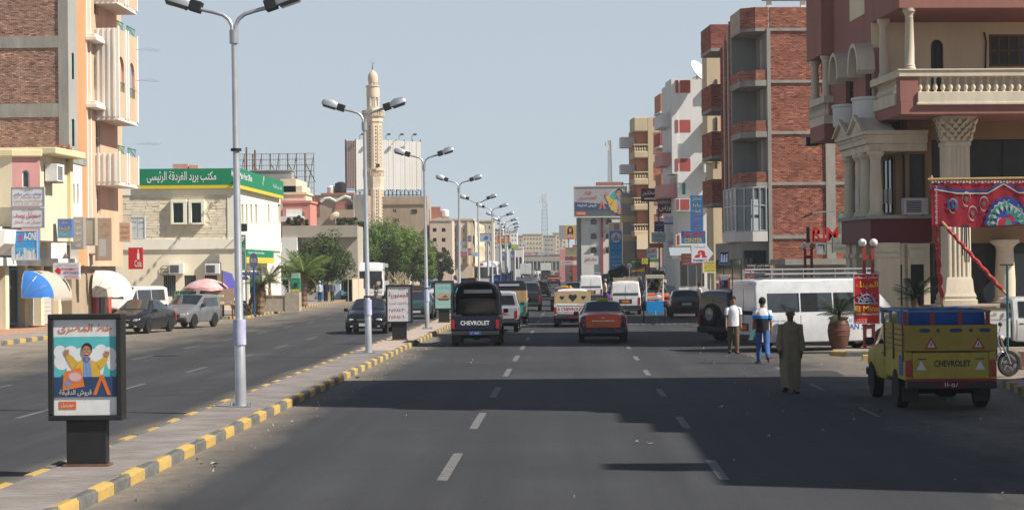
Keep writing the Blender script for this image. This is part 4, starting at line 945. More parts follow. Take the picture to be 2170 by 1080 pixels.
b = MB(); [b.tube([fo_.p(wn_[0]+(wn_[1]-wn_[0])*i/8, wn_[2], .1), fo_.p(wn_[0]+(wn_[1]-wn_[0])*((i+2) % 9)/8, wn_[2]+.75, .1)], .018, 5) for i in range(9)]; b.build('window_grille', M['dark'], ob, kind='stuff')
b = MB(); b.box(-.03, .0, 4.6, 6.8, zt_+.4, HT); b.build('stone_panel', M['crm'], EM)
# black floodlight boxes under the slab
for px, py, d in ((1888, 248, 66), (1722, 298, 77)):
    fl_ = thing('flood_light', 'black floodlight box under the maroon balcony, %s' % ('near the palm capital column' if px > 1800 else 'at the far end of the street side'), 'light', W(px, py+12, d)); b = MB(); b.box(-.28,.2,-.25,.25,0,.34); b.build('housing', M['black'], fl_, bevel=.04)
    b = MB(); b.box(.2,.4,-.15,.15,.05,.3); b.box(-.03,.03,-.03,.03,.34,.55); b.build('mount', M['black'], fl_)
# palm capital column on the front
pc = front(EM, .8); pcu = pc.uv(2033, 400)[0]; zc0, zc1, zcf = pc.uv(2033, 300)[1], pc.uv(2033, 245)[1], pc.uv(2033, 600)[1]
zpb = pc.uv(2033, 650)[1]
pcol = MB(); nfl = 20
def fl_ring(r, z, depth): 
    out = []
    for j in range(nfl*4):
        a = 2*math.pi*j/(nfl*4); k = r*(1-depth*(1 if j % 4 in (1,2) else 0)); s = 1/max(abs(math.cos(a)), abs(math.sin(a)))**.75
        out.append((pcu+k*s*math.cos(a), 1.3+k*s*math.sin(a), z))
    return out
pcol.rings([fl_ring(.43, z, .06) for z in (zcf, zc0-.15)]+[fl_ring(.46, z, 0) for z in (zc0-.12, zc0)]); oc = pcol.build('fluted_shaft', M['ccol'], EM, 25)
b = MB()
for (r, z) in ((.62,0),): b.rings([fl_ring(r, z, 0) for r, z in ((.60,zpb),(.60,zpb+.22),(.55,zpb+.25),(.57,zpb+.34),(.50,zpb+.5),(.47,zcf+.1),(.43,zcf+.2))])
b.build('column_base', M['ccol'], EM, 25)
cap = MB(); cap.rings([fl_ring(r, z, 0) for r, z in ((.40,zc0),(.44,zc0+.25),(.52,zc0+.6),(.60,zc1-.1))]); cap.rings([fl_ring(.62, zc1-.1, 0), fl_ring(.64, zc1, 0)]); oc2 = cap.build('capital', M['ccol'], EM, 25)
lf = MB(); nz_ = 6
for k in range(5):
    z = zc0+.02+(zc1-zc0-.16)*k/5; r = .43+.035*k
    for j in range(16):
        a = 2*math.pi*(j+.5*(k % 2))/16; s = 1/max(abs(math.cos(a)), abs(math.sin(a)))**.75; c_ = V((pcu+r*s*math.cos(a), 1.3+r*s*math.sin(a), z)); t = V((-math.sin(a), math.cos(a), 0)); o_ = V((math.cos(a), math.sin(a), 0)); w = .085*s
        lf.rings([[c_-t*w*q+V((0,0,h))+o_*d for q in (1,.5,0,-.5,-1)] for h, d, q_ in ((0,0.01,1),)]+[[c_-t*w*q+V((0,0,.13-.05*abs(q)))+o_*(.09-.03*abs(q)) for q in (1,.5,0,-.5,-1)], [c_-t*w*.8*q+V((0,0,.2-.12*abs(q)))+o_*(.13-.06*abs(q)) for q in (1,.5,0,-.5,-1)]], cap=False, close=False)
lf.build('capital_leaf', M['ccol'], oc2, 60, kind='stuff')
# front ground floor: glass, lintel, terrace
eg = front(EM, 3.4); z_a, z_b, z_c, z_d = eg.uv(2100,295)[1], eg.uv(2100,385)[1], eg.uv(2100,478)[1], eg.uv(2100,515)[1]
M['brown'] = stucco('brown_stone', (.28,.17,.09))
b = MB(); b.fbox(eg, 1.0, 9, z_a, zb0, -.5, 0); b.build('brown_fascia', M['brown'], EM); b = MB(); b.fbox(eg, 1.0, 9, z_d, z_c, -.5, .05); b.build('stone_lintel', M['brown'], EM)
b = MB(); b.fbox(eg, 1.0, 9, z_c, z_b, -.5, -.02); b.build('spandrel', M['brown'], EM)
for (z0, z1) in ((z_b, z_a), (1.35, z_d)):
    w = window(eg, EM, 1.3, 9, z0, z1, M['dark'], M['glass'], out=-.12, nu=5, fr=.07, name='shop_window')
b = MB(); b.box(.8, 1.3, 3.2, 3.9, 1.3, zb0); b.build('stone_pier', M['brown'], EM)
column(EM, eu(2125, front(EM, 2.9)), 2.9, 1.35, z_d+.1, .33, 'inner_column')
b = MB(); b.box(1.25, 12, .2, 13, .1, 1.33); b.build('terrace', M['pave'], EM)
b = MB(); b.box(1.75, 9, 3.9, 12.8, 1.3, zb0); b.build('ground_floor_core', M['brown'], EM)
# temple porch on the street side
yp0, yp1 = 2.3, 6.6; zpt, zpe = es.uv(1925, 272)[1], es.uv(1925, 300)[1]; zcb = es.uv(1905, 452)[1]
b = MB(); b.box(-.55, 1.5, yp0, yp1, zpe+.15, zpe+.45); b.box(-.45, 1.5, yp0+.1, yp1-.1, zpe-.1, zpe+.15); b.box(-.65, 1.5, yp0-.1, yp1+.1, zpe+.45, zpe+.58); b.build('entablature', M['ccol'], EM, bevel=.02)
b = MB(); fe = side(EM, -.56, -1); [b.fbox(fe, yp0+i*.16, yp0+i*.16+.08, zpe+.33, zpe+.43, 0, .06) for i in range(27)]; b.build('dentil', M['ccol'], EM, kind='stuff')
for c_ in (yp0+1.05, yp0+3.25):
    b = MB(); fe = side(EM, -.2, -1); b.prism(fe, [(c_-1.1, zpe+.58), (c_+1.1, zpe+.58), (c_, zpe+1.08)], -.6, .42); pd = b.build('pediment', M['ccol'], EM, bevel=.02)
    b = MB()
    for s in (-1, 1): b.prism(fe, [(c_+s*1.2, zpe+.57), (c_+s*1.0, zpe+.57), (c_, zpe+1.04), (c_, zpe+1.18)], .42, .55)
    b.build('raking_cornice', M['ccol'], pd); b = MB(); b.lathe([(.02,0),(.12,.02),(.12,.06),(.06,.08)], 14, fe.p(c_, zpe+.78, .42), 'x'); b.build('rosette', M['ccol'], pd)
for y in (yp0+.25, yp0+1.6, yp0+2.35, yp1-.3): column(EM, -.2, y, zcb, zpe-.1, .2)
b = MB(); b.box(-.55, 1.6, yp0-.15, yp1+.2, zcb-.12, zcb); b.build('porch_ledge', M['gren'], EM)
b = MB(); zbb = es.uv(1905, 512)[1]; b.box(-.45, 1.6, yp0, yp1, zbb, zcb-.12); b.build('porch_parapet', M['maroon'], EM)
b = MB(); b.box(.9, 1.7, yp0+.3, 6.9, zcb, zb0); b.build('mezzanine_wall', M['brown'], EM)
for i in range(2): window(side(EM, .9, -1), EM, yp0+.7+i*1.6, yp0+1.9+i*1.6, zcb+.1, zpe-.2, M['dark'], M['glass'], out=.01, nu=2)
window(front(EM, yp0+.3), EM, .95, 1.45, zcb+.1, zpe-.2, M['dark'], M['glass'], out=.01, nu=1)
acb = front(EM, 2.4); ac_unit(acb, None, acb.uv(1934, 420)[0], zcb, M['galvd'], 'grey air conditioner on the ledge of the columned porch', .8, .55, .5)
for k, y in enumerate((yp0+.15, yp0+1.7, yp0+3.1, 6.4)): b = MB(); b.box(-.3, .5, y-.28, y+.28, .2, zbb); b.box(-.36,.5,y-.34,y+.34,zbb-.5,zbb-.35); b.build('stone_pier', M['ccol'], EM, bevel=.02)
b = MB(); b.box(.5, 1.5, yp0, 6.9, .2, zbb); b.build('street_ground_wall', M['glass'], EM)
fs_ = front(EM, yp0-.02)
for (x0, x1) in ((1889, 1911), (1931, 1957)):
    q = fs_.bb(x0, 560, x1, 660); b = MB(); b.fbox(fs_, q[0]-.22, q[1]+.22, .3, q[3]+.7, -.5, 0); b.build('door_surround', M['ccol'], EM, bevel=.02); b = MB(); b.fbox(fs_, q[0], q[1], 1.3, q[3], 0, .02); b.build('doorway', M['black'], EM); b = MB(); b.fbox(fs_, q[0]-.05, q[1]+.05, q[3]+.2, q[3]+.5, 0, .05); b.build('carved_panel', M['ccol'], EM)
# ================================================================ right: row of buildings beyond the brick one
def block(name, label, px, d, rz=RZ, cat='building'): return thing(name, label, cat, (W(px, 560, d).x, d, zg(d)), rz)
def zpx(root, py, px=None):  # height above the root at a picture row
    return W(1210 if px is None else px, py, root.location.y).z-root.location.z
def rail(parent, Fc, u0, u1, z, h, m, n=8, name='balcony_rail'):
    b = MB(); b.tube([Fc.p(u0, z+h, 0), Fc.p(u1, z+h, 0)], .035, 5); b.tube([Fc.p(u0, z+.1, 0), Fc.p(u1, z+.1, 0)], .025, 5)
    for i in range(n+1): u = u0+(u1-u0)*i/n; b.tube([Fc.p(u, z, 0), Fc.p(u, z+h, 0)], .02, 4)
    return b.build(name, m, parent)
# tan and maroon building
TN = block('tan_building', 'tan building with vertical maroon strips squeezed between brick and white buildings', 1513, 135)
t0 = front(TN); b = MB(); zt = zpx(TN, 108, 1520); b.fbox(t0, 0, 5, .1, zt, -3, 0); b.build('wall', M['tanb'], TN)
b = MB(); q = t0.bb(1522, 112, 1532, 300); b.fbox(t0, q[0], q[1], q[2], zt+.2, -.1, .35); b.build('maroon_strip', M['rpan'], TN)
b = MB(); q = t0.bb(1512.5, 102, 1522, 345); b.fbox(t0, q[0]-.5, q[1], q[2], q[3], -1.5, .6); b.build('projecting_bay', M['tanb'], TN)
for py in (190, 270, 350):
    q = t0.bb(1514, py-22, 1520, py+8, .6); window(t0.at(.6), TN, *q, M['wood'], M['glass'], out=.01, nu=1, fr=.05, arch=1)
    q = t0.bb(1533, py-40, 1540, py, 0); window(t0, TN, *q, M['rpan'], M['glass'], out=.01, nu=1, fr=.06)
# white building with red squares
WQ = block('white_building', 'white apartment building with dark red square panels and a dish on its roof', 1438, 160)
w0 = front(WQ); wsd = side(WQ, 0, -1); zt = zpx(WQ, 167, 1450); uR = w0.uv(1489, 300)[0]
holes = []
b = MB(); b.fbox(w0, 0, 5, .1, zt, -9, 0); b.build('wall', M['wr'], WQ)
b = MB(); b.fbox(w0, uR, 5, .1, zpx(WQ, 152, 1500), -8, -.35+.36); b.build('stair_block', M['wr'], WQ, loc=None)
for (y0, y1) in ((170,197),(254,280),(336,362)):
    b = MB(); b.fbox(w0, *w0.bb(1441.5, y0, 1463, y1), -.1, .03); b.fbox(w0, *w0.bb(1432, y0, 1437.5, y1, .2), -.3, .2); b.build('red_panel', M['rpan'], WQ)
b = MB(); b.fbox(w0, -.45, 0, zpx(WQ,368,1440), zt, -3.5, .15); b.build('corner_bay', M['wr'], WQ)
for (y0, y1, x1) in ((257,282,1512),(340,365,1527),(412,430,1520)):
    q = w0.bb(1490, y0, x1, y1, 1.0); b = MB(); b.fbox(w0, q[0]+.1, q[1], q[2], q[2]+.15, 0, 1.0); b.fbox(w0, q[0]+.1, q[1], q[2]+.15, q[3], .88, 1.0); b.fbox(w0, q[0]+.1, q[0]+.22, q[2]+.15, q[3], 0, .88); b.build('balcony', M['wr'], WQ)
    rail(WQ, w0.at(.95), q[0]+.12, q[1], q[3], .45, M['green'], 6)
    q2 = w0.bb(1493, y0-38, 1505, y0+4); window(w0, WQ, *q2, M['white'], M['glass'], out=.01, nu=2, nz=1, fr=.06, name='balcony_door')
for (x, y) in ((1507,195),(1505,293)): ac_unit(w0, None, w0.uv(x, y)[0], w0.uv(x, y)[1], M['galvd'], 'old window air conditioner on the white wall, %s' % ('under the roof' if y < 250 else 'between the green railed balconies'), .8, .6, .5)
for (y0, y1) in ((196,250),(283,335),(365,405)):
    yy = 3.6; q = wsd.bb(1421, y0, 1432, y1, 1.2); b = MB(); b.fbox(wsd, .6, 5, q[2]-.3, q[2]+.75, 0, 1.2); b.build('balcony', M['wr'] if y0 < 250 else M['pink'], WQ); b = MB(); b.fbox(wsd, 1, 4.4, q[2]+.75, q[3], -.05, .05); b.build('loggia_recess', M['tanb'], WQ)
q = w0.bb(1470, 400, 1486, 450); b = MB(); b.fbox(w0, *w0.bb(1432, 420, 1464, 447, .9), .0, .9); bx = b.build('lower_balcony', M['wr'], WQ); b = MB(); b.fbox(w0, *w0.bb(1443, 422, 1461, 444, .9), .9, .93); b.build('red_panel', M['rpan'], bx); b = MB(); b.fbox(w0, *w0.bb(1434, 422, 1439, 444, .9), .9, .93); b.build('red_panel', M['rpan'], bx)
b = MB(); b.fbox(w0, *w0.bb(1446, 388, 1452, 412), 0, .05); b.build('green_shutter', cm((.02,.16,.12)), WQ)
q = w0.bb(1500, 382, 1520, 400); window(w0, WQ, *q, M['white'], M['glassg'], out=.01, nu=2)
b = MB(); b.box(-.6, 4, -.25, -.02, zpx(WQ,548,1450), zpx(WQ,520,1450)); b.build('shop_fascia', cm((.20,.20,.21)), WQ)
for k in range(3): q = w0.bb(1442+k*18, 553, 1456+k*18, 606); window(w0, WQ, *q, M['dark'], M['glass'], out=.01, nu=2, name='shop_window')
ds = thing('satellite_dish', 'large white satellite dish on the roof of the white building', 'satellite dish', W(1477, 169, 159))
b = MB(); b.T = Matrix.Rotation(R(52), 4, 'Y') @ Matrix.Rotation(R(30), 4, 'X'); b.lathe([(.0,0),(.39,.04),(.78,.18),(.99,.31),(.99,.34),(.65,.18),(.0,.05)], 24); b.tube([(.3,0,.2),(0,0,.75)], .02, 5); b.build('dish', M['white'], ds, 40, loc=(0,0,.55)); b = MB(); b.tube([(0,0,0),(0,0,.55)], .05, 8); b.tube([(.35,0,0),(0,0,.4)], .03, 6); b.build('mount', M['steel'], ds)
# orange balconied building
OB = block('orange_building', 'narrow building with burnt orange and red balconies behind the white one', 1437, 176)
o0 = front(OB); os_ = side(OB, 0, -1); zt = zpx(OB, 203, 1425); b = MB(); b.fbox(o0, -.2, 4, .1, zt, -9, 0); b.build('wall', M['pink'], OB)
for (y0, y1, m, x0) in ((198,240,'orr',1398),(281,313,'rpan',1397),(368,396,'orr',1400),(440,462,'rpan',1402)):
    q = o0.bb(x0, y0, 1421, y1); b = MB(); b.fbox(o0, q[0], 0, q[2], q[2]+.18, -4, .1); b.build('balcony_slab', M['wr'], OB)
    b = MB(); b.fbox(o0, q[0]+.05, 0, q[2]+.18, q[3], -3.9, .05); b.build('balcony', M[m], OB, bevel=.02)
    if y0 > 250: rail(OB, o0.at(.03), q[0]+.06, -.05, q[3], .4, M['dark'], 7)
    q = o0.bb(1421, y0+5, 1430, y0+60); b = MB(); b.fbox(o0, q[0], q[1], q[2], q[3], -.02, .03); b.build('shutter', M['wood'], OB)
# sand coloured building with balustrade balconies
SB = block('sand_building', 'sand coloured brick building with bulging balustrade balconies', 1376, 198)
s0 = front(SB); ss = side(SB, 0, -1); zt = zpx(SB, 249, 1380); b = MB(); b.fbox(s0, 0, 3.0, .1, zt, -12, -.06); b.build('core', M['mortar'], SB)
zl = [zpx(SB, y, 1385) for y in (560, 500, 445, 390, 335, 279, 249)]
b = MB(); [b.fbox(s0, 0, 3, zpx(SB, y+9, 1385), zpx(SB, y-3, 1385), -.1, .04) for y in (500,445,390,335,272)]; b.fbox(s0, 0, .5, .1, zt, -.1, .05); b.build('concrete_frame', M['tanb'], SB)
for a, c in ((488,451),(433,396),(380,341),(325,283),(268,250)): bricks(s0, SB, .5, 3, zpx(SB, a, 1385), zpx(SB, c, 1385), .25, .085, (.44,.17,.10), (.36,.13,.08), M['rbrk'], proud=.0)
b = MB(); b.box(-1.0, 0, .5, 8, .1, zt-1.0); b.build('loggia_wall', M['orr'], SB)
mbp = MB(); mbp.lathe([(.05,0),(.09,.12),(.1,.25),(.05,.4),(.05,.5),(.08,.56)], 8); bal2 = mbp.mesh('baluster', M['tanb'], 50)
for (y0, y1, solid) in ((248,279,True),(305,335,False),(363,392,False),(418,446,False),(474,502,False)):
    q = s0.bb(1343, y0, 1376, y1); b = MB(); zmid = q[2]+(q[3]-q[2])*(1 if solid else .5); b.fbox(s0, q[0], 0, q[2], zmid, -3.5, .05); o = b.build('balcony', M['tanb'], SB, bevel=.1)
    if not solid:
        b = MB(); b.fbox(s0, q[0], 0, q[3]-.12, q[3], -3.5, .05); b.build('hand_rail', M['tanb'], SB)
        for k in range(6):
            c = bpy.data.objects.new('baluster', bal2); COL.objects.link(c); c.parent = SB; c.location = (q[0]+.12+k*(-q[0]-.2)/5, .1, zmid); c.scale = (1,1,(q[3]-.12-zmid)/.56)
for k, (y0, y1) in enumerate(((290,313),(348,368))):
    q = s0.bb(1316, y0, 1346, y1, -2); b = MB(); b.fbox(s0, q[0], q[1], q[2], q[3], -3.6, -2.2); b.build('box_balcony', M['wr'], SB, bevel=.04)
b = MB(); q = s0.bb(1319, 408, 1345, 520, -2.4); b.fbox(s0, q[0], q[1], .1, q[3], -3.6, -2.4); cl = b.build('clad_bay', M['gren'], SB)
for y in (420, 460, 500): b = MB(); b.fbox(s0, q[0]-.06, q[1]+.06, zpx(SB,y+10,1330), zpx(SB,y-4,1330), -3.7, -2.3); b.build('concrete_band', M['tanb'], cl)
rail(SB, s0.at(-2.4), q[0], q[1], q[3], .9, M['dark'], 8)
b = MB(); b.fbox(s0, *s0.bb(1349, 499, 1372, 528), 0, .4); b.build('cream_box', M['crm'], SB)
for k in range(4): b = MB(); b.fbox(s0, -1.1+k*1.0, -.3+k*1.0, .2, 2.6, .06, .1); b.build('shop_front', M['glass'], SB)
# ================================================================ right: signs
AR = 'right'
sign(1359, 399, 1399, 427, 166, 'maroon laboratory sign with a white arrow, uppermost of the wall signs', (.09,.012,.025), [('المختبر', .06,.42,.94,.92,WH,.01)], shapes=[(([(.15,.16),(.7,.16),(.7,.06),(.86,.22),(.7,.38),(.7,.28),(.15,.28)]), WH, 1)], th=.3, post=(.06, (-.12,.42), (.05,.05,.05)))
sign(1394, 422, 1432, 452, 164, 'maroon HORUS LAB sign with white lettering', (.09,.012,.025), [('HORUS LAB', .06,.68,.94,.9,WH,.02), ('معمل', .38,.5,.6,.62,WH), ('حورس', .08,.14,.94,.5,WH,.02)], th=.3, frame=(.3,.08,.09))
sign(1407, 457, 1432, 475, 163, 'small white sign with blue foot under the HORUS LAB sign', (.55,.55,.57), [('مجدى عزيز', .08,.62,.92,.88,BL), ('Dr. Magdy Aziz', .1,.34,.9,.5,BL)], shapes=[(rect(0,0,1,.2), BL, 1)], th=.3)
sign(1387, 469, 1408, 491, 165, 'dark navy sign with faint white lettering left of the small white sign', (.02,.03,.10), [('كمال البحرى', .1,.55,.9,.8,(.4,.4,.45)), ('KAMAL', .3,.1,.75,.22,(.4,.4,.45))], th=.3)
sign(1381, 492, 1411, 513, 164, 'pale blue grey board with dark Arabic lettering under the navy sign', (.34,.40,.45), [('صدفية', .2,.45,.9,.85,(.05,.08,.12)), ('DENTAL', .2,.15,.8,.3,(.1,.15,.2))], th=.2)
sign(1415, 493, 1428, 527, 163, 'narrow pale grey sign with red lettering beside the red panelled box', (.50,.51,.53), [('Kodak', .15,.3,.85,.6,(.4,.1,.1))], th=.3)
sign(1375, 515, 1406, 525, 165, 'orange red fascia above the white and pink shop sign', (.42,.09,.03), th=.5)
sign(1370, 526, 1392, 547, 164, 'white shop sign with pink Arabic lettering under the orange red fascia', (.60,.62,.66), [('كارم', .12,.45,.88,.9,(.5,.05,.12),.02), ('KAREM', .2,.12,.8,.3,(.1,.2,.5))], th=.2, frame=(.2,.35,.5))
sign(1464, 414, 1490, 489, 157, 'tall blue vertical sign with yellow and red lines of Arabic', (.02,.14,.36), [('سنتر', .15,.84,.85,.95,YL), ('بابا', .2,.66,.8,.77,YL), ('عبده', .15,.49,.85,.6,YL), ('للهدايا', .2,.39,.8,.46,RD), ('مفروشات', .2,.3,.8,.36,(.6,.1,.3)), ('عطور', .2,.21,.8,.27,RD), ('فضة', .2,.12,.8,.18,RD), ('جلود', .2,.03,.8,.09,(.6,.1,.3))], th=.35)
sign(1444, 489, 1495, 516, 156, 'blue BABA ABDOU CENTER sign with red and yellow lettering', (.02,.16,.38), [('BABA ABDOU', .05,.5,.95,.9,(.35,.03,.03),.03), ('CENTER', .12,.08,.86,.42,(.55,.38,.02),.02)], th=.3, frame=(.05,.25,.45))
sign(1432, 496, 1442, 521, 157, 'white box with a red panel left of the blue BABA ABDOU sign', (.6,.58,.55), shapes=[(rect(.25,.1,.8,.9),(.34,.05,.05),1)], th=.5)
sign(1494, 404, 1504, 440, 155, 'narrow white sign with dark lettering beside the tall blue sign', (.5,.5,.5), [('طبيب', .1,.3,.9,.5,BK)], th=.3, frame=(.3,.3,.3))
sign(1505, 403, 1531, 440, 155.5, 'blank ochre board right of the tall blue sign', (.36,.26,.12), th=.3, rz=-.3)
sign(1444, 537, 1486, 562, 153, 'brown shop list sign behind the pharmacy arrow', (.16,.035,.03), [('اكسسوارات', .1,.65,.9,.85,(.4,.3,.25)), ('هدايا - تحف', .1,.35,.9,.55,(.4,.3,.25)), ('GIFTS', .1,.1,.7,.25,(.4,.3,.25))], th=.2)
# pharmacy arrow on a pole
pa = thing('pharmacy_sign', 'white arrow shaped pharmacy sign with a red letter emblem on a thin pole', 'sign', (W(1486, 645, 122).x, 122, .1)); L = front(pa); z0, z1 = W(1486,556,122).z-.1, W(1486,518,122).z-.1
ap = [(-.56,z0),(.35,z0),(.78,(z0+z1)/2),(.35,z1),(-.56,z1)]; b = MB(); b.prism(L, ap, -.12, 0); b.build('board', cm((.68,.68,.70)), pa)
text('صيدلية', L, -.42, .28, z1-.21, z1-.06, .004, cm(BL), pa); text('PHARMACY', L, -.47, .4, z0+.05, z0+.22, .004, cm(BL), pa, bold=.02)
b = MB(); em = [(-.28,.22),(-.05,.22),(-.02,.36),(.08,.36),(.06,.22),(.30,.22),(.34,.27),(.24,.31),(.2,.52),(.1,.58),(-.06,.58),(-.14,.5),(-.14,.42),(-.04,.42),(-.02,.48),(.04,.48),(.05,.42),(-.22,.36),(-.3,.28)]
b.poly([L.p(u*1.25, z0+v*(z1-z0)*1.12+.03, .004) for u, v in em]); b.build('emblem', cm(RD), pa, fix=False)
b = MB(); b.tube([(0,.06,0),(0,.06,z1-.1)], .05, 8); b.build('pole', M['rust'], pa, 40)
sign(1489, 553, 1521, 578, 118, 'yellow notice board in a white frame on a pole under the pharmacy arrow', (.55,.50,.08), [('عيادة', .3,.76,.7,.88,RD), ('النور والامل التخصصى', .1,.55,.9,.7,RD), ('جراحة - عظام - اطفال', .1,.36,.9,.5,BL), ('01006 4455', .2,.12,.8,.24,BK)], frame=(.65,.65,.62), post=(.05,(.0,),(.35,.34,.32)))
sign(1524, 532, 1546, 561, 87.6, 'dark blue sign with three pale figures right of the yellow notice', (.015,.02,.08), shapes=[(ell(.25+.25*i,.72-.07*(i % 2),.07,.07), (.45,.5,.6), 1) for i in range(3)]+[([(.15+.25*i,.2),(.35+.25*i,.2),(.33+.25*i,.62),(.17+.25*i,.62)], (.3,.36,.55), 1) for i in range(3)], th=.25, frame=(.1,.1,.12))
sign(1581, 559, 1632, 580, 88.6, 'dark clinic sign with white lettering and an arrow beside the brick wall', (.05,.045,.04), [('CLINIC', .06,.74,.4,.92,WH,.01), ('دكتور', .45,.72,.75,.92,WH), ('محمد عبد المجيد', .03,.3,.97,.68,WH,.01), ('باطنة واطفال', .3,.06,.8,.24,WH)], shapes=[([(.78,.82),(.84,.9),(.84,.85),(.97,.85),(.97,.79),(.84,.79),(.84,.74)], WH, 1)], th=.15)
sign(1578, 572, 1598, 588, 87, 'small red and white sign in front of the clinic board', (.55,.06,.05), [('Rodi', .15,.4,.85,.72,(.1,.1,.4),.02)], shapes=[(rect(0,.32,1,.8),(.62,.62,.6),0)], th=.15, post=(.04,(-.3,),(.3,.3,.3)))
# pay phone, shop awnings and small signs further on
ph = thing('pay_phone', 'grey wall pay phone with a red surround under the dark blue sign', 'pay phone', W(1536, 617, 87.5)); L = front(ph)
b = MB(); b.fbox(L, -.24, .24, 0, .72, -.3, 0); b.build('hood', M['galvd'], ph, bevel=.03); b = MB(); [b.fbox(L, *q, -.05, .03) for q in ((-.24,-.18,.05,.6),(.18,.24,.05,.6),(-.18,.18,.05,.1))]; b.build('surround', cm(RD), ph); b = MB(); b.fbox(L, -.13,.13,.15,.5,0,.06); b.build('telephone', M['black'], ph); b = MB(); b.tube([(-.1,-.1,.46),(-.1,-.12,.25)], .025, 6); b.build('handset', M['blue'], ph)
b = MB(); b.tube([(0,.15,-1.2),(0,.15,.1)], .05, 8); b.build('post', M['steel'], ph)
aw = thing('awning', 'grey sloping tin awning over the shops below the blue sign', 'awning', W(1440, 541, 155)); b = MB(); b.hexa([(-.8,-1.4,-.05),(.85,-1.4,-.05),(.85,.5,.55),(-.8,.5,.55),(-.8,-1.4,0),(.85,-1.4,0),(.85,.5,.62),(-.8,.5,.62)]); b.build('sheet', cm((.30,.34,.35)), aw); b = MB(); [b.box(x-.03,x+.03,-1.38,.4,-.12,-.05) for x in (-.7,0,.75)]; b.build('strut', M['dark'], aw)
sign(1334, 549, 1370, 575, 177, 'dark green restaurant fascia with a yellow and red stripe', (.015,.06,.03), [('مطعم النيل', .12,.7,.75,.92,YL)], shapes=[([(0,0),(.9,0),(.9,.5)],(.40,.05,.02),1), ([(.1,0),(.9,0),(.9,.3)],(.5,.4,.05),2)], th=.8)
sign(1360, 547, 1373, 559, 174, 'small yellow diamond shaped sign with a ring', (.55,.50,.04), shapes=[(ell(.5,.5,.3,.34),(.05,.05,.05),1),(ell(.5,.5,.22,.25),(.55,.5,.04),2)], th=.1)
sign(1373, 548, 1397, 555, 172, 'thin green strip sign over the shops', (.03,.2,.06), th=.4)
rs = thing('round_sign', 'round grey sign on a post in front of the green fascia', 'sign', (W(1334, 600, 160).x, 160, .1)); b = MB(); zr = W(1334,563,160).z-.1; b.lathe([(.18,0),(.18,.05),(.001,.05)], 18, (0,0,zr), 'y'); b.build('disc', cm((.34,.33,.32)), rs); b = MB(); b.lathe([(.13,0),(.13,.02),(.001,.02)], 18, (0,-.021,zr), 'y'); b.build('face', cm((.12,.10,.10)), rs); b = MB(); b.tube([(0,.06,0),(0,.06,zr)], .04, 7); b.build('post', M['steel'], rs)
sign(1398, 566, 1412, 582, 157, 'grey shop panel with a white ring emblem', (.32,.33,.35), shapes=[(ell(.5,.6,.36,.3),WH,1),(ell(.5,.6,.28,.23),(.32,.33,.35),2),([(.28,.72),(.4,.72),(.5,.5),(.6,.72),(.72,.72),(.55,.4),(.45,.4)],WH,3)], th=.1)
# restaurant boards on the porch of the corner building
sign(1808, 463, 1838, 513, 68.5, 'grey restaurant sign of upright metal letters, left one under the porch', (.20,.20,.20), [('Restaurant', .1,.8,.9,.95,WH), ('المينا', .08,.2,.92,.72,(.45,.43,.42),.03)], th=.3, rz=-.5, frame=(.35,.35,.35))
sign(1846, 455, 1878, 513, 66.5, 'grey restaurant sign with raised Arabic letters, right one under the porch', (.22,.21,.21), [('مينا', .3,.8,.75,.97,WH), ('مطعم', .08,.1,.92,.7,(.42,.36,.33),.03)], th=.3, rz=-.5, frame=(.38,.37,.36))
for x0, n, lb in ((1822, 4, 'white upright letter panels between the far porch columns'), (1864, 4, 'white upright letter panels between the near porch columns')):
    lt = thing('letter_panel', lb, 'sign', W(x0+9, 432, 67.5), -.5); L = front(lt)
    for k in range(n): b = MB(); b.fbox(L, -.3+k*.155, -.19+k*.155, 0, .5, -.05, 0); b.build('panel', M['wr'], lt)
sign(1779, 447, 1806, 495, 82, 'beige hanging board with brown Arabic lettering beside the porch', (.30,.29,.25), [('اسماك', .1,.68,.9,.85,(.12,.1,.08)), ('مشويات', .1,.4,.9,.56,(.12,.1,.08)), ('طازجة', .1,.12,.9,.28,(.12,.1,.08))], th=.2, frame=(.12,.3,.24))
sign(1766, 503, 1813, 535, 80, 'grey green cafe board under the beige hanging board', (.28,.30,.26), [('كافتيريا وكوفى شوب', .08,.55,.92,.8,(.10,.09,.08)), ('COFFEE SHOP', .1,.2,.9,.4,(.10,.09,.08))], th=.5)
sign(1730, 515, 1750, 539, 81, 'small blue grey picture sign left of the cafe board', (.22,.26,.30), shapes=[([(.1,.1),(.9,.1),(.6,.7),(.45,.45),(.3,.8)],(.4,.42,.42),1)], th=.2, frame=(.35,.35,.33))
rl = thing('red_letter_sign', 'tall red cut out letters on a bracket in front of the brick wall', 'sign', W(1748, 514, 82)); L = front(rl)
text('RIM', L, -.5, .55, .05, .62, 0, cm((.55,.02,.02)), rl, bold=.02, name='red_letter'); b = MB(); b.fbox(L, -.75, -.62, .0, .66, -.1, 0); b.build('end_post', M['black'], rl); b = MB(); b.fbox(L, -.75, .7, -.06, 0, -.15, .0); b.build('bracket', M['steel'], rl); b = MB(); b.fbox(L, -.6, -.45, .05, .5, -.05, 0); b.fbox(L, -.45, -.2, .38, .5, -.05, 0); b.build('red_letter', cm((.55,.10,.06)), rl)
wl = thing('wall_lamp', 'slim lamp reaching out on a long arm before the brick wall', 'lamp', W(1768, 447, 82)); b = MB(); b.tube([(0,.2,0),(-.9,0,-.08)], .025, 6); b.build('arm', M['steel'], wl); b = MB(); b.rings([[(-.9,-.08,-.12),(-.9,.08,-.12),(-.9,.08,-.04),(-.9,-.08,-.04)],[(-1.25,-.1,-.28),(-1.25,.1,-.28),(-1.25,.1,-.2),(-1.25,-.1,-.2)]]); b.build('lamp_head', M['dark'], wl)
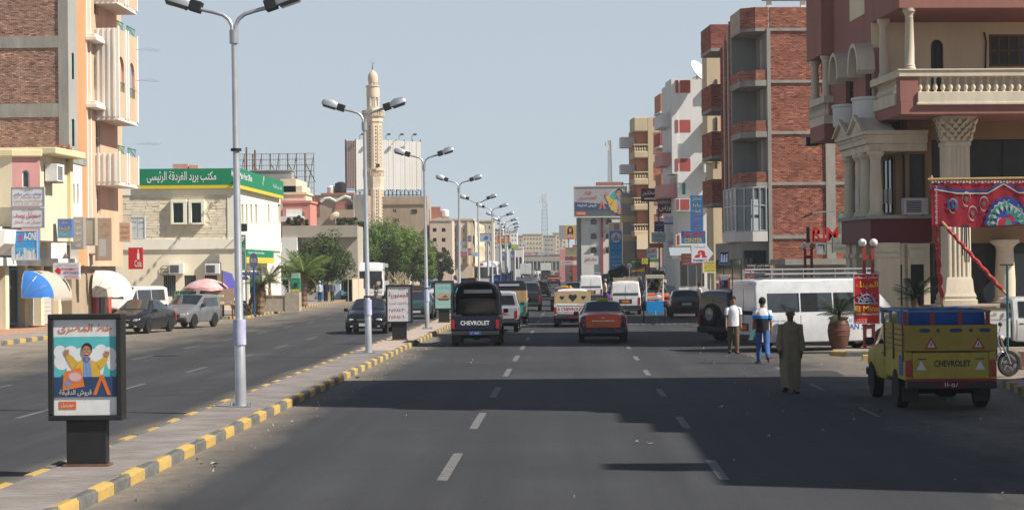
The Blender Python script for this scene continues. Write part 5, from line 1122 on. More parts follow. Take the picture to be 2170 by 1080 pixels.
# low shop hut against the brick wall
hut = thing('kiosk', 'low grey shop kiosk with turquoise and red panels against the brick wall', 'kiosk', (W(1735, 620, 84.5).x, 84.5, .1), RZ); L = front(hut); b = MB(); zt = W(1735,548,84.5).z; b.fbox(L, -1.3, 2.6, 0, zt-.35, -3, 0); b.build('wall', M['gren'], hut); b = MB(); b.fbox(L, -1.5, 2.7, zt-.35, zt-.1, -3, .4); b.build('roof_slab', M['conc'], hut)
for u, c in ((-.9,(.05,.42,.38)),(.0,(.40,.03,.03)),(.9,(.55,.5,.45)),(1.7,(.40,.03,.03))): b = MB(); b.fbox(L, u-.4, u+.4, 1.25, 1.75, 0, .08); b.build('shop_panel', cm(c), hut)
b = MB(); b.fbox(L, .2, 1.0, 0, 2.2, 0, .05); b.build('roller_shutter', cm((.2,.2,.2)), hut)
# ================================================================ centre and left background
def simple(name, label, px0, px1, py0, d, m, depth=5, rows=(), cols=(), wsize=(5, 8), wm='white', cat='building', parapet=True, sidem=None, rz=0.0, arch=False):
    """a building seen from its front: px0..px1 wide, roof at py0; windows at picture rows / columns"""
    r = thing(name, label, cat, (W(px0, 560, d).x, d, zg(d)), rz); f = front(r); u1 = f.uv(px1, 500)[0]; zt = f.uv((px0+px1)/2, py0)[1]
    hs_ = [f.bb(x-wsize[0]/2, y-wsize[1]/2, x+wsize[0]/2, y+wsize[1]/2) for y in rows for x in cols]
    wall(f, M[m], r, 0, u1, -.3, zt, [(*h, 1) if arch else h for h in hs_], .25, name='front_wall')
    b = MB(); b.fbox(f, .0, u1, -.3, zt-.02, -depth, -.27); b.build('core', M[sidem or m], r)
    if parapet: b = MB(); b.fbox(f, -.12, u1+.12, zt, zt+.22, -depth, .12); b.build('parapet', M[m], r)
    for h in hs_: window(f, r, *h, M[wm], M['glass'], out=-.2, nu=2 if wsize[0] > 4 else 1, fr=.07, arch=1 if arch else False)
    return r, f
M['dun'] = stucco('dun_plaster', (.40,.31,.22), var=.2); M['grey'] = stucco('warm_grey_render', (.42,.37,.30), var=.12); M['sand2'] = stucco('pale_sand_render', (.62,.52,.39), var=.1); M['pkw'] = stucco('rose_plaster', (.60,.49,.38)); M['rosy'] = stucco('salmon_plaster', (.60,.24,.19)); M['dist'] = stucco('far_render', (.50,.45,.38), var=.12)
def zat(r, px, py): return front(r).uv(px, py)[1]
# stepped cream building and salmon building behind the post office
r, f = simple('cream_building', 'cream stepped building behind the right end of the post office', 596, 648, 412, 190, 'crm', rows=(452,), cols=(612, 636), wsize=(6, 12))
b = MB(); b.fbox(f, 0, f.uv(627,400)[0], zat(r,610,412)+.2, zat(r,610,379), -8, 0); b.fbox(f, 0, f.uv(640,400)[0], zat(r,610,412)+.2, zat(r,610,394), -6, .0); b.build('upper_step', M['crm'], r)
r, f = simple('salmon_building', 'salmon red building with a white balcony behind the post office', 600, 657, 430, 185, 'rosy', rows=(455,), cols=(612, 642), wsize=(7, 13))
b = MB(); b.fbox(f, 0, f.uv(645,460)[0], f.uv(600,470)[1], f.uv(600,459)[1], 0, 1.2); b.build('balcony', M['wht'], r); b = MB(); b.fbox(f, f.uv(606,450)[0], f.uv(640,450)[0], f.uv(600,470)[1], f.uv(600,443)[1], -.05, .03); b.build('pale_panel', M['wht'], r)
# grey low building with blank parapet
r, f = simple('low_grey_building', 'low blank grey building behind the trees beside the post office', 604, 757, 479, 178, 'grey', rows=(513,), cols=(634, 641, 648), wsize=(5, 14), parapet=False)
b = MB(); b.fbox(f, -.1, f.uv(757,480)[0]+.1, zat(r,680,503), zat(r,680,478), 0, .9); b.build('deep_fascia', M['grey'], r)
b = MB(); b.fbox(f, -.3, f.uv(633,520)[0], -.2, zat(r,620,503)-.02, .3, 1.2); b.build('white_annex', M['wht'], r)
# brown building with a brick top and zigzag white trim
r, f = simple('brown_building', 'brown building with brick upper walls and white zigzag roof trim left of the minaret', 655, 778, 413, 235, 'dun', rows=(450,), cols=(659, 667), wsize=(4, 9), parapet=False, sidem='dun')
tb = f.uv(700,413)[1]; b = MB(); b.fbox(f, f.uv(680,410)[0], f.uv(750,410)[0], tb-.02, f.uv(700,409)[1], -10, .1); bricks(f, r, 0.05, f.uv(678,410)[0], tb-2.6, tb, .3, .1, (.34,.15,.10),(.28,.12,.08), M['rbrk'], proud=.03)
b.build('brick_upstand', mat('brick_plain', (.36,.15,.11), .9, 0, .2, 3), r)
b = MB(); pts = [(680,428),(688,421),(699,420),(712,427),(722,421),(732,416),(741,419),(750,429)]; b.tube([f.p(*f.uv(x,y), .1) for x, y in pts], .18, 6); b.build('zigzag_trim', M['wht'], r)
b = MB(); b.fbox(f, f.uv(711,440)[0], f.uv(750,440)[0], f.uv(700,447)[1], f.uv(700,427)[1], 0, .15); b.build('brick_panel', MATS['brick_plain'], r)
b = MB(); b.fbox(f, f.uv(711,440)[0], f.uv(752,440)[0], f.uv(700,462)[1], f.uv(700,445)[1], 0, 1.2); b.build('balcony', M['dun'], r)
window(f, r, *f.bb(736,434,749,446), M['dark'], M['glass'], out=.16, nu=2)
b = MB(); b.fbox(f, f.uv(749,440)[0], f.uv(772,440)[0], f.uv(700,470)[1], f.uv(700,414)[1], 0, .5); b.build('raw_block_wall', M['conc'], r)
for x, y, s in ((702,412,.5),(722,404,.7)):
    t = thing('water_tank', 'small roof tank on the brown building, %s' % ('a dark barrel' if x > 710 else 'a pale box'), 'water tank', W(x, y+6, 238)); b = MB(); b.lathe([(s*.9,0),(s,.1),(s,1.2),(s*.4,1.4),(.01,1.42)], 14); b.build('tank', M['dark'] if x > 710 else M['wht'], t, 40); b = MB(); b.box(-s,s,-s,s,-.6,0); b.build('stand', M['conc'], t)
dsh = thing('satellite_dish', 'big weathered satellite dish on the low grey building', 'satellite dish', W(711, 474, 183)); b = MB(); b.T = Matrix.Rotation(R(-40),4,'X') @ Matrix.Rotation(R(-30),4,'Y'); b.lathe([(.0,0),(.2,.03),(.4,.1),(.5,.18),(.5,.2),(.2,.05),(.0,.03)], 20); b.tube([(.2,0,.1),(0,0,.45)], .02, 5); b.build('dish', M['crm'], dsh, 40, loc=(0,0,.6)); b = MB(); b.tube([(0,0,0),(0,0,.7)], .06, 7); b.build('mount', M['steel'], dsh)
# tan building right of the minaret
r, f = simple('tan_flat_building', 'tan flat roofed building right of the minaret with curled roof corners', 812, 906, 416, 240, 'dun', rows=(447,), cols=(836,), wsize=(8, 8), parapet=False)
window(f, r, *f.bb(873,443,884,452), M['wood'], M['glass'], out=.01, nu=2); window(f, r, *f.bb(836,463,846,472), M['rpan'], M['glass'], out=.01, nu=2)
b = MB(); pts = [(812,417),(822,423),(835,424),(848,421),(857,415),(868,423),(885,424),(897,421),(905,416)]; zb_ = f.uv(850,426)[1]
b.prism(f, [f.uv(x, y) for x, y in pts]+[(f.uv(905,430)[0], zb_-.4), (0, zb_-.4)], -.4, .15); b.build('curled_parapet', M['dun'], r)
b = MB(); b.fbox(f, 0, f.uv(906,450)[0], f.uv(850,437)[1], f.uv(850,433)[1], 0, .06); b.build('red_stain_band', M['tan'], r)
# ---- billboards
def billboard(label, px0, px1, py0, py1, pyb, d, face=True, cat='billboard', rz=0.0):
    r = thing('billboard', label, cat, (W((px0+px1)/2, 560, d).x, d, W(900, pyb, d).z), rz); f = front(r); q = f.bb(px0, py0, px1, py1)
    return r, f, q
r, f, q = billboard('large rusty white sheet metal billboard behind the minaret', 755, 892, 296, 402, 422, 290, rz=R(14))
nS = 28; w = (q[1]-q[0])/nS; M['sheet'] = mat('sheet_white', (.80,.79,.76), .6, 0, .1, .35, col2=(.72,.66,.56), streak=True)
for k in range(nS): b = MB(); s = random.uniform(-.04,.04); b.fbox(f, q[0]+k*w+.02, q[0]+(k+1)*w-.02, q[2]+random.uniform(-.1,.05), q[3]-.12*((k/nS)**2)*3+random.uniform(-.05,.03), s, s+.06); b.build('sheet_panel', M['sheet'], r)
rs_ = F(r, (q[0], 0, 0), (-.35, 1, 0), (-1, -.35, 0)); f2 = front(r, -.2); q2 = f2.bb(734, 297, 754, 400)
for k in range(6):
    b = MB(); u0_ = q2[0]+(q2[1]-q2[0])*k/6; b.fbox(f2, u0_+.02, u0_+(q2[1]-q2[0])/6-.02, q2[2], q2[3]-.1, -.05+.03*(k % 2), .02+.03*(k % 2)); b.build('sheet_panel', M['rust'], r)
b = MB()
for k in range(9):
    u = q[0]+(q[1]-q[0])*k/8; b.tube([f.p(u,0,-.5), f.p(u,q[3],-.5)], .09, 5)
    if k < 8:
        u2 = q[0]+(q[1]-q[0])*(k+1)/8; b.tube([f.p(u,0,-.5), f.p(u2,q[2]+.3,-.5)], .05, 4); b.tube([f.p(u2,0,-.5), f.p(u,q[2]+.3,-.5)], .05, 4); b.tube([f.p((u+u2)/2,0,-.5), f.p((u+u2)/2,q[2],-.5)], .06, 4)
for z in (.3, q[2]*.5, q[2]): b.tube([f.p(q2[0],z,-.5), f.p(q[1],z,-.5)], .06, 4)
for u in (q2[0], q2[1]): b.tube([f.p(u,0,-.3), f.p(u,q[3],-.3)], .09, 5)
b.build('steel_frame', M['dark'], r, kind='stuff')
for k in range(5):
    u = q[0]+(q[1]-q[0])*(k+.3)/5; b = MB(); b.tube([f.p(u,q[3],-.1), f.p(u,q[3]+.6,.3), f.p(u+.25,q[3]+.75,1.2)], .04, 5); b.box(*[v for c in f.p(u+.25,q[3]+.65,1.3) for v in (c-.22,c+.22)][:4], q[3]+.55, q[3]+.8); b.build('lamp', M['dark'], r)
r, f, q = billboard('empty steel lattice billboard frame behind the post office roof', 500, 665, 325, 425, 470, 215)
b = MB(); nC, nR = 9, 8
for k in range(nC+1): u = q[0]+(q[1]-q[0])*k/nC; b.tube([f.p(u,-1,0), f.p(u,q[3],0)], .09 if k % 2 == 0 else .05, 5)
for j in range(nR+1): z = q[2]+(q[3]-q[2])*j/nR; b.tube([f.p(q[0],z,.08), f.p(q[1],z,.08)], .04, 4)
for k in range(34): u = q[0]+(q[1]-q[0])*k/33; b.tube([f.p(u,q[2],.12), f.p(u,q[3],.12)], .018, 4)
for k in range(0, nC, 2):
    u, u2 = q[0]+(q[1]-q[0])*k/nC, q[0]+(q[1]-q[0])*(k+1)/nC; b.tube([f.p(u,q[2],-.2), f.p(u2,q[3],-.2)], .06, 4); b.tube([f.p(u2,q[2]+2,-1), f.p(u,q[3]-1,-.1)], .06, 4)
b.build('lattice', mat('rusty_steel', (.27,.21,.16), .8, .2, .3, 3), r, kind='stuff')
for x in (523, 541): 
    p = thing('roof_pole', 'bare rusty pole sticking up before the lattice frame, %s' % ('the taller left one' if x < 530 else 'the shorter right one'), 'pole', W(x, 400, 200)); b = MB(); b.tube([(0,0,-1.2),(0,0,W(x, 312 if x < 530 else 318, 200).z-W(x,400,200).z)], .1, 6); b.build('shaft', M['rust'], p); b = MB(); b.box(-.2,.2,-.2,.2,-1.5,-1.15); b.build('foot', M['conc'], p)
sg = thing('roof_hut', 'grey concrete roof box in front of the lattice billboard frame', 'roof hut', W(578, 385, 195)); b = MB(); b.box(-2,2,-1,1,-1.5,1.0); b.build('box_wall', M['gren'], sg); b = MB(); b.box(-2.1,2.1,-1.1,1.1,1.0,1.1); b.build('cap', M['conc'], sg)
# ---- minaret
mn = thing('minaret', 'tall carved sandstone minaret with balconies and a small dome', 'minaret', (W(794, 560, 262).x, 262, 0)); fm = front(mn); k = 262/FPX
M['stone'] = mat('minaret_stone', (.66,.54,.40), .9, 0, .14, 1.2, .3, 10); M['stoned'] = mat('minaret_carving', (.16,.12,.085), .95, 0, .2, 4)
mz = lambda py: W(794, py, 262).z
def octa(b, rr, n=8): b.lathe(rr, n)
b = MB(); octa(b, [(1.32,.0),(1.32,mz(400)),(1.15,mz(398)),(1.15,mz(262))]); b.build('shaft', M['stone'], mn)
b = MB(); octa(b, [(1.2,mz(408)),(1.3,mz(390)),(1.42,mz(378)),(1.42,mz(374))]); b.build('corbel', M['stone'], mn); b = MB(); b.lathe([(1.15,mz(262)),(1.3,mz(258)),(1.25,mz(250)),(1.45,mz(248)),(1.5,mz(246))], 8); b.build('corbel', M['stone'], mn)
for (y0, y1, rr) in ((374, 361, 1.40), (246, 236, 1.46)):
    b = MB()
    for j in range(32): a = 2*math.pi*j/32; b.tube([(rr*math.cos(a), rr*math.sin(a), mz(y0)), (rr*math.cos(a), rr*math.sin(a), mz(y1))], .055, 5)
    b.build('baluster_ring', M['stone'], mn, kind='stuff'); b = MB(); b.lathe([(rr+.07,mz(y1)-.04),(rr+.07,mz(y1)+.12),(rr-.1,mz(y1)+.12)], 8); b.build('gallery_rail', M['stone'], mn); b = MB(); b.lathe([(rr-.06,mz(y0)),(rr-.06,mz(y0)+.35),(.8,mz(y0)+.35)], 8); b.build('gallery_wall', M['stone'], mn)
b = MB(); b.lathe([(.82,mz(246)),(.82,mz(226))], 16); b.build('lower_drum', M['stone'], mn, 40); b = MB(); b.lathe([(.86,mz(207)),(.90,mz(200)),(.86,mz(190)),(.86,mz(186)),(.98,mz(184)),(.98,mz(182)),(.55,mz(181))], 16); b.build('upper_drum', M['stone'], mn, 40)
b = MB()
for j in range(8): a = 2*math.pi*(j+.5)/8; b.tube([(.74*math.cos(a), .74*math.sin(a), mz(227)), (.74*math.cos(a), .74*math.sin(a), mz(206))], .13, 8)
b.build('lantern_column', M['stone'], mn, 40, kind='stuff')
b = MB()
for j in range(8): a = 2*math.pi*j/8; b.tube([(.5*math.cos(a), .5*math.sin(a), mz(182)), (.5*math.cos(a), .5*math.sin(a), mz(175))], .09, 6)
b.build('dome_column', M['stone'], mn, kind='stuff'); b = MB(); b.lathe([(.60,mz(176)),(.66,mz(171)),(.68,mz(166)),(.62,mz(160)),(.45,mz(154)),(.2,mz(151)),(.05,mz(147))], 16); b.build('dome', M['stone'], mn, 60)
b = MB(); b.tube([(0,0,mz(150)),(0,0,mz(134))], .05, 6); [b.ball((0,0,mz(y)), r_, 8) for y, r_ in ((147,.14),(143,.16),(139,.11))]; b.tube([(.22*math.sin(a), 0, mz(132.5)-.22*math.cos(a)) for a in [R(t) for t in range(-140, 141, 20)]], .035, 5); b.build('finial', cm((.20,.36,.33)), mn)
# carved lattice strips, one pierced panel per face of the octagon
for seg, (y0, y1, rr) in enumerate(((358, 266, 1.15), (470, 402, 1.32))):
    for j in range(8):
        a = 2*math.pi*(j+.5)/8; ap_ = rr*math.cos(math.pi/8); N = V((math.cos(a), math.sin(a), 0)); U_ = V((-math.sin(a), math.cos(a), 0))
        if N.y > .6: continue
        ff = F(mn, N*ap_, U_, N); b = MB(); h0, h1 = mz(y0), mz(y1); n = int((h1-h0)/.42)
        for i in range(n):
            z = h0+(h1-h0)*(i+.5)/n
            b.poly([ff.p(u, z+v, .012) for u, v in ((0,-.17),(.13,0),(0,.17),(-.13,0))])
        b.build('carved_lattice', M['stoned'], mn, fix=False, kind='stuff')
        b = MB(); [b.fbox(ff, s-.05, s+.05, h0, h1, 0, .06) for s in (-.3, .3)]; b.build('rib_moulding', M['stone'], mn)
sp = thing('loudspeaker', 'small round loudspeaker on the lower part of the minaret shaft', 'loudspeaker', W(801, 351, 260.5)); b = MB(); b.lathe([(.05,.2),(.25,-.1),(.26,-.12),(.01,-.02)], 12, ax='y'); b.build('horn', M['dark'], sp); b = MB(); b.box(-.04,.04,.1,.5,-.04,.04); b.build('bracket', M['steel'], sp)
# ---- telecom masts
def mast(label, px, py0, pyb, d, w, n):
    r = thing('telecom_mast', label, 'mast', W(px, pyb, d)); h = W(px, py0, d).z-r.location.z; b = MB()
    c = [(-w,-w),(w,-w),(w,w),(-w,w)]
    for x, y in c: b.tube([(x,y,0),(x*.7,y*.7,h)], .06, 5)
    for i in range(n):
        z0, z1 = h*i/n, h*(i+1)/n
        for j in range(4):
            p, q = c[j], c[(j+1) % 4]; k0, k1 = 1-.3*i/n, 1-.3*(i+1)/n
            b.tube([(p[0]*k0,p[1]*k0,z0),(q[0]*k1,q[1]*k1,z1)], .035, 4); b.tube([(p[0]*k0,p[1]*k0,z0),(q[0]*k0,q[1]*k0,z0)], .03, 4)
    b.build('lattice', mat('mast_steel', (.33,.34,.35), .6, .4), r, kind='stuff')
    for j in range(6):
        a = j*math.pi/3; b = MB(); x, y = (w+.35)*math.cos(a), (w+.35)*math.sin(a); b.box(x-.12,x+.12,y-.08,y+.08,h*.86-(.0 if j % 2 else h*.1),h*.98-(.0 if j % 2 else h*.1)); b.build('antenna', M['white'], r)
    return r
mast('tall lattice telecom mast over the far end of the street', 1155, 412, 545, 420, .7, 16)
mast('telecom mast with white antennas above the roof billboard', 1293, 297, 388, 235, .22, 14)
# ---- left row of apartments
r, f = simple('mauve_building', 'pale mauve building with an arched gable and dark windows left of the apartment row', 912, 958, 467, 238, 'pkw', rows=(487, 508, 528), cols=(921, 940), wsize=(8, 8), wm='dark', parapet=False)
b = MB(); b.prism(f, [f.uv(x, y) for x, y in ((912,468),(918,463),(926,462),(932,460),(936,464),(941,460),(947,462),(953,463),(958,468))], -.4, .1); b.build('curved_gable', M['pkw'], r)
sq = thing('brick_tower', 'square red brick stair tower with white tanks on the mauve roof', 'roof tower', W(924, 466, 243)); b = MB(); b.box(-.55,.55,-.5,.5,-.3,1.6); b.build('tower_wall', MATS['brick_plain'], sq)
for x in (-1.4, 1.1): b = MB(); b.lathe([(.45,0),(.5,.1),(.5,.75),(.2,.9),(.01,.92)], 12, (x,0,.4)); b.build('tank', M['wht'], sq, 40); b = MB(); b.box(x-.5,x+.5,-.4,.4,-.5,.4); b.build('stand', M['gren'], sq)
r, f = simple('apartment_row', 'long cream apartment row with tall arched windows on the left', 957, 1002, 467, 250, 'sand2', rows=(488, 508, 530, 552), cols=(964, 983), wsize=(4, 9), wm='white', arch=True)
b = MB(); [b.fbox(f, f.uv(x,500)[0], f.uv(x+4,500)[0], f.uv(x,560)[1], f.uv(x,470)[1], 0, .3) for x in (973, 990)]; b.build('pilaster', M['crm'], r, kind='stuff')
# its street side running away
sdr = side(r, f.uv(1002,500)[0], 1); uE = 34
zt = f.uv(980, 467)[1]; hl = []
for kk in range(9):
    for z in (1.2, 4.0, 6.6): hl.append((1+kk*3.6, 2.4+kk*3.6, z, z+1.6))
wall(sdr, M['crm'], r, 0, uE, -.3, zt, [(*h, 1) for h in hl], .25, name='street_wall')
for h in hl: window(sdr, r, *h, M['white'], M['glass'], out=-.2, nu=1, fr=.08, arch=1)
b = MB(); b.box(-2, f.uv(1002,500)[0]-.3, .3, uE, -.3, zt-.05); b.build('core', M['crm'], r)
r, f = simple('apartment_block', 'cream apartment block with a chequered front beyond the arched row', 1012, 1046, 469, 292, 'sand2', rows=(482, 500, 518, 536), cols=(1018, 1027, 1037), wsize=(4, 8), arch=True)
for i, (x0, x1, y0, d, m, lb) in enumerate(((1062,1096,490,400,'wht','white tall block with a dark row of windows, far left of the street end'),(1040,1066,486,370,'dist','grey beige block behind the orange billboard'),(1108,1150,497,440,'sand2','far beige apartment block with small square windows, left of the mast'),(1146,1178,500,455,'dist','far grey block with deep shaded balconies right of the mast'),(1092,1118,500,470,'dist','far grey block between the white block and the beige one'),(1172,1200,494,475,'sand2','far pale block behind the portrait billboard'))):
    cols = list(np.arange(x0+4, x1-2, 6.5)); simple('apartment_block', lb, x0, x1, y0, d, m, rows=(y0+9, y0+19, y0+29, y0+38), cols=cols, wsize=(2.4, 3.6), wm='dark')
# shops and shop signs at the end of the street
r, f = simple('arcade', 'long low shop arcade with glass fronts at the end of the street', 1104, 1196, 540, 430, 'grey', rows=(563,), cols=list(np.arange(1110,1194,8)), wsize=(6, 20), wm='galvd')
r, f = simple('white_arcade', 'white building with tall pointed arches beside the street end', 1090, 1108, 526, 395, 'wht', rows=(557,), cols=(1095, 1103), wsize=(5, 26), wm='dark', arch=True)
sign(1107, 533, 1131, 541, 428, 'pale pink fascia sign on the far arcade', (.55,.42,.42), [('STORES', .2,.2,.8,.8,(.5,.1,.1))])
sign(1134, 533, 1152, 541, 428, 'grey fascia sign with a red square on the far arcade', (.40,.44,.45), shapes=[(rect(.06,.2,.3,.8),(.4,.05,.05),1)])
sign(1105, 515, 1117, 524, 380, 'small white roof sign near the white block', (.62,.60,.60), [('NEON', .2,.3,.8,.7,RD)])
sign(1054, 499, 1080, 518, 215, 'orange and red billboard with yellow lettering on poles in the median', (.60,.17,.02), [('المصرى', .15,.2,.85,.62,(.6,.45,.05),.02)], shapes=[(rect(0,0,1,.14),(.5,.45,.4),1),(rect(0,.86,1,1),(.45,.02,.02),1),(ell(.42,.78,.09,.11),WH,2)], post=(.15,(-.25,.25),(.5,.5,.5)), th=.3)
sign(1062, 513, 1083, 527, 222, 'dark green billboard under the orange one', (.02,.10,.06), [('بنك مصر', .2,.5,.8,.8,WH), ('BANK', .3,.15,.7,.35,WH)], post=(.12,(.2,),(.5,.5,.5)), th=.3)
sign(1083, 518, 1098, 527, 250, 'lime green street billboard right of the dark green one', (.35,.45,.08), [('OPEL', .25,.3,.75,.7,WH)], post=(.12,(0,),(.5,.5,.5)))
sign(1017, 494, 1041, 512, 190, 'pale blue billboard with a slanting screen on the median', (.42,.50,.56), shapes=[([(.3,.3),(.62,.15),(.8,.55),(.5,.75)],(.08,.16,.42),1),([(0,0),(.35,0),(0,.3)],(.45,.4,.45),1)], post=(.1,(.2,),(.5,.5,.5)), frame=(.35,.36,.38))
sign(1064, 533, 1092, 551, 300, 'navy banner with white brush lettering among the lamp poles', (.06,.07,.20), [('Pizza Hut', .05,.3,.95,.8,(.6,.6,.65))], post=(.1,(-.4,.4),(.4,.4,.4)))
for x0, x1, y0, y1, c, lb, t in ((943,962,512,519,(.22,.36,.50),'blue shop banner on the left apartment row, left one','مكتبة'),(968,986,512,519,(.22,.36,.50),'blue shop banner on the left apartment row, right one','خدمات'),(970,992,526,534,(.35,.42,.48),'pale blue grey shop banner over the maroon ones','Dream'),(953,961,534,545,(.30,.06,.10),'small maroon banner at the left end of the row','عطور'),(968,990,534,544,(.34,.08,.13),'wide maroon banner with white lettering on the row','نادى الغردقة'),(992,999,526,541,(.32,.07,.12),'upright maroon banner beside the wide one','AIR'),(1000,1012,534,543,(.35,.55,.65),'light blue shop sign right of the maroon banners','SEA'),(991,999,499,512,(.10,.14,.32),'blue and white square sign on the left apartment wall','طبيب'),(1017,1024,557,563,(.45,.05,.05),'red shop sign low on the left side','بن'),(1000,1006,557,565,(.60,.15,.03),'small orange shop sign low on the left side','كشرى')):
    sign(x0, y0, x1, y1, 247, lb, c, [(t, .1,.2,.9,.8,(.6,.6,.6))], th=.2)
# ---- right far: portrait billboard building, pink corner, white billboard building
r, f = simple('pink_corner_building', 'pale pink corner shop building with a brown framed picture sign', 1186, 1230, 527, 300, 'pink', rows=(), cols=(), parapet=False)
b = MB(); b.fbox(f, f.uv(1213,500)[0], f.uv(1232,500)[0], -.3, f.uv(1200,519)[1], -6, .4); b.build('rose_pier', M['rpan'], r)
sign(1197, 524, 1226, 543, 297, 'brown picture sign with a turquoise emblem on the pink building', (.30,.20,.10), [('مطعم الواحة', .2,.78,.8,.92,BK)], shapes=[([(.35,.5),(.6,.45),(.65,.65),(.45,.75)],(.03,.25,.24),1),(rect(.1,.1,.9,.2),(.3,.33,.12),1)], frame=(.5,.4,.36))
sign(1189, 552, 1222, 561, 292, 'white PHARMACY fascia sign with red and blue letters at the far right', (.60,.58,.57), [('A', .04,.3,.12,.9,RD,.03), ('PHARMACY', .16,.45,.8,.9,RD,.02), ('MODERN CENTER', .08,.1,.8,.35,BL)])
r, f, q = billboard('grey roof billboard with a yellow portrait of a dark haired woman', 1185, 1224, 477, 507, 528, 305)
b = MB(); b.fbox(f, q[0], q[1], q[2], q[3], -.3, 0); b.build('board', cm((.26,.28,.30)), r)
b = MB(); [b.tube([f.p(u,0,-.2), f.p(u,q[2],-.2)], .12, 5) for u in (q[0]+.3, (q[0]+q[1])/2, q[1]-.3)]; b.build('leg', M['steel'], r, kind='stuff')
cu, cz = f.uv(1208.5,492); hh = q[3]-q[2]
for pts, c, ly in ((rect(-.72,-.98,.72,.98),(.50,.33,.03),1),(ell(0,.3,.42,.55),(.035,.015,.01),2),(rect(-.42,-.4,-.2,.3),(.035,.015,.01),2),(rect(.2,-.4,.42,.3),(.035,.015,.01),2),(ell(0,.3,.2,.3),(.45,.22,.14),3),([(-.45,-.95),(.45,-.95),(.3,-.3),(-.3,-.3)],(.45,.25,.3),3),(rect(-.5,-.98,.5,-.8),(.5,.03,.03),4)):
    b = MB(); b.poly([f.p(cu+u*hh/2, cz+v*hh/2, .01*ly) for u, v in pts]); b.build('print', cm(c), r, fix=False)
BW, f = simple('white_billboard_building', 'white shuttered building carrying a huge roof billboard', 1232, 1332, 459, 232, 'wr', rows=(469, 500, 530), cols=(1258, 1290), wsize=(13, 13), wm='wood', arch=2)
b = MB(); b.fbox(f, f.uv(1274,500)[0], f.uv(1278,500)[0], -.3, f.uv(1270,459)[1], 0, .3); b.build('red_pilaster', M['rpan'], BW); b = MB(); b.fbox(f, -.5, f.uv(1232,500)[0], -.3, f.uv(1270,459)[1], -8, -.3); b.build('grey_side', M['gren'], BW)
for py in (469, 500, 530): 
    for px in (1258, 1290): q = f.bb(px-7, py-11, px+7, py-7); b = MB(); b.prism(f, [(q[0],q[2]),(q[1],q[2]),((q[0]+q[1])/2,q[3]+.15)], 0, .3); b.build('window_hood', M['wr'], BW)
b = MB(); b.fbox(f, f.uv(1264,388)[0], f.uv(1322,388)[0], f.uv(1290,459)[1], f.uv(1290,384)[1], -6, -2); b.build('roof_hut', MATS['brick_plain'], BW)
sign(1236, 542, 1268, 560, 226, 'white shop fascia with red lettering under the white building', (.55,.55,.56), [('محلات النفق', .1,.3,.9,.8,(.45,.05,.05),.02)])
# ad artwork shared by the roof billboard and the near poster case: a cheering man in a yellow jacket
def man_art(Fc, parent, u, z, s, ly=.002):
    def sh(pts, c, k): b = MB(); b.poly([Fc.p(u+a*s, z+v*s, ly+.0016*k) for a, v in pts]); b.build('print', cm(c), parent, fix=False)
    sk = (.42,.21,.12)
    sh([(-.62,.0),(.62,.0),(.58,.45),(.40,.72),(.16,.80),(-.16,.80),(-.40,.72),(-.58,.45)], (.64,.40,.06), 1)      # jacket
    sh([(-.58,.35),(-.40,.70),(-.62,.95),(-.86,1.12),(-.98,1.0),(-.84,.72),(-.74,.5)], (.64,.40,.06), 1); sh([(.58,.35),(.40,.70),(.60,.80),(.80,.98),(.98,.92),(.90,.66),(.74,.44)], (.64,.40,.06), 1)
    sh([(-.16,.0),(.22,.0),(.18,.55),(.12,.86),(-.12,.86)], (.10,.24,.55), 2)
    for k in range(5): sh([(-.14+.07*k,.02),(-.12+.07*k,.02),(-.06+.05*k,.8),(-.075+.05*k,.8)], (.45,.55,.72), 3)
    sh([(-.2,.86),(0,.66),(-.06,.94)], (.06,.16,.45), 4); sh([(.2,.86),(.02,.66),(.08,.94)], (.06,.16,.45), 4)
    sh(ell(-.90,1.12,.11,.13,12), sk, 3); sh(ell(.90,1.04,.11,.13,12), sk, 3)
    for k in range(4): sh([(-1.0+.06*k,1.16),(-.96+.06*k,1.16),(-.97+.065*k,1.3-.03*(k % 2)),(-1.0+.065*k,1.28)], sk, 4); sh([(.8+.06*k,1.08),(.84+.06*k,1.08),(.83+.065*k,1.22-.03*(k % 2)),(.8+.065*k,1.2)], sk, 4)
    sh(ell(.02,1.28,.235,.28), (.025,.018,.014), 4); sh(ell(0,1.16,.2,.27), sk, 5); sh([(-.07,.8),(.09,.8),(.08,1.0),(-.07,1.0)], sk, 3)
    sh(ell(.0,1.04,.09,.055,14), (.10,.03,.025), 6); sh(ell(.0,1.065,.075,.02,12), (.7,.68,.65), 7)
    for s_ in (-1, 1): sh(ell(.08*s_,1.2,.035,.02,10), (.7,.68,.65), 6); sh(ell(.08*s_,1.2,.016,.018,8), (.02,.02,.02), 7); sh([(.03*s_,1.25),(.13*s_,1.26),(.12*s_,1.285),(.03*s_,1.27)], (.02,.015,.01), 6); sh(ell(.2*s_,1.14,.035,.06,10), sk, 4)
    sh([(-.02,1.1),(.03,1.1),(.012,1.2)], (.34,.16,.09), 6)
r, f, q = billboard('huge orange and navy roof billboard with a cheering man in a yellow jacket', 1217, 1328, 395, 459, 462, 231)
b = MB(); b.fbox(f, q[0], q[1], q[2], q[3], -.35, 0); b.build('board', cm((.34,.33,.34)), r)
b = MB(); [b.fbox(f, *z_, -.1, .08) for z_ in ((q[0]-.1,q[1]+.1,q[2]-.12,q[2]),(q[0]-.1,q[1]+.1,q[3],q[3]+.12),(q[0]-.1,q[0],q[2],q[3]),(q[1],q[1]+.1,q[2],q[3]))]; b.build('frame', M['wr'], r)
bw_, bh_ = q[1]-q[0], q[3]-q[2]; P = lambda a, v: f.p(q[0]+a*bw_, q[2]+v*bh_, 0)
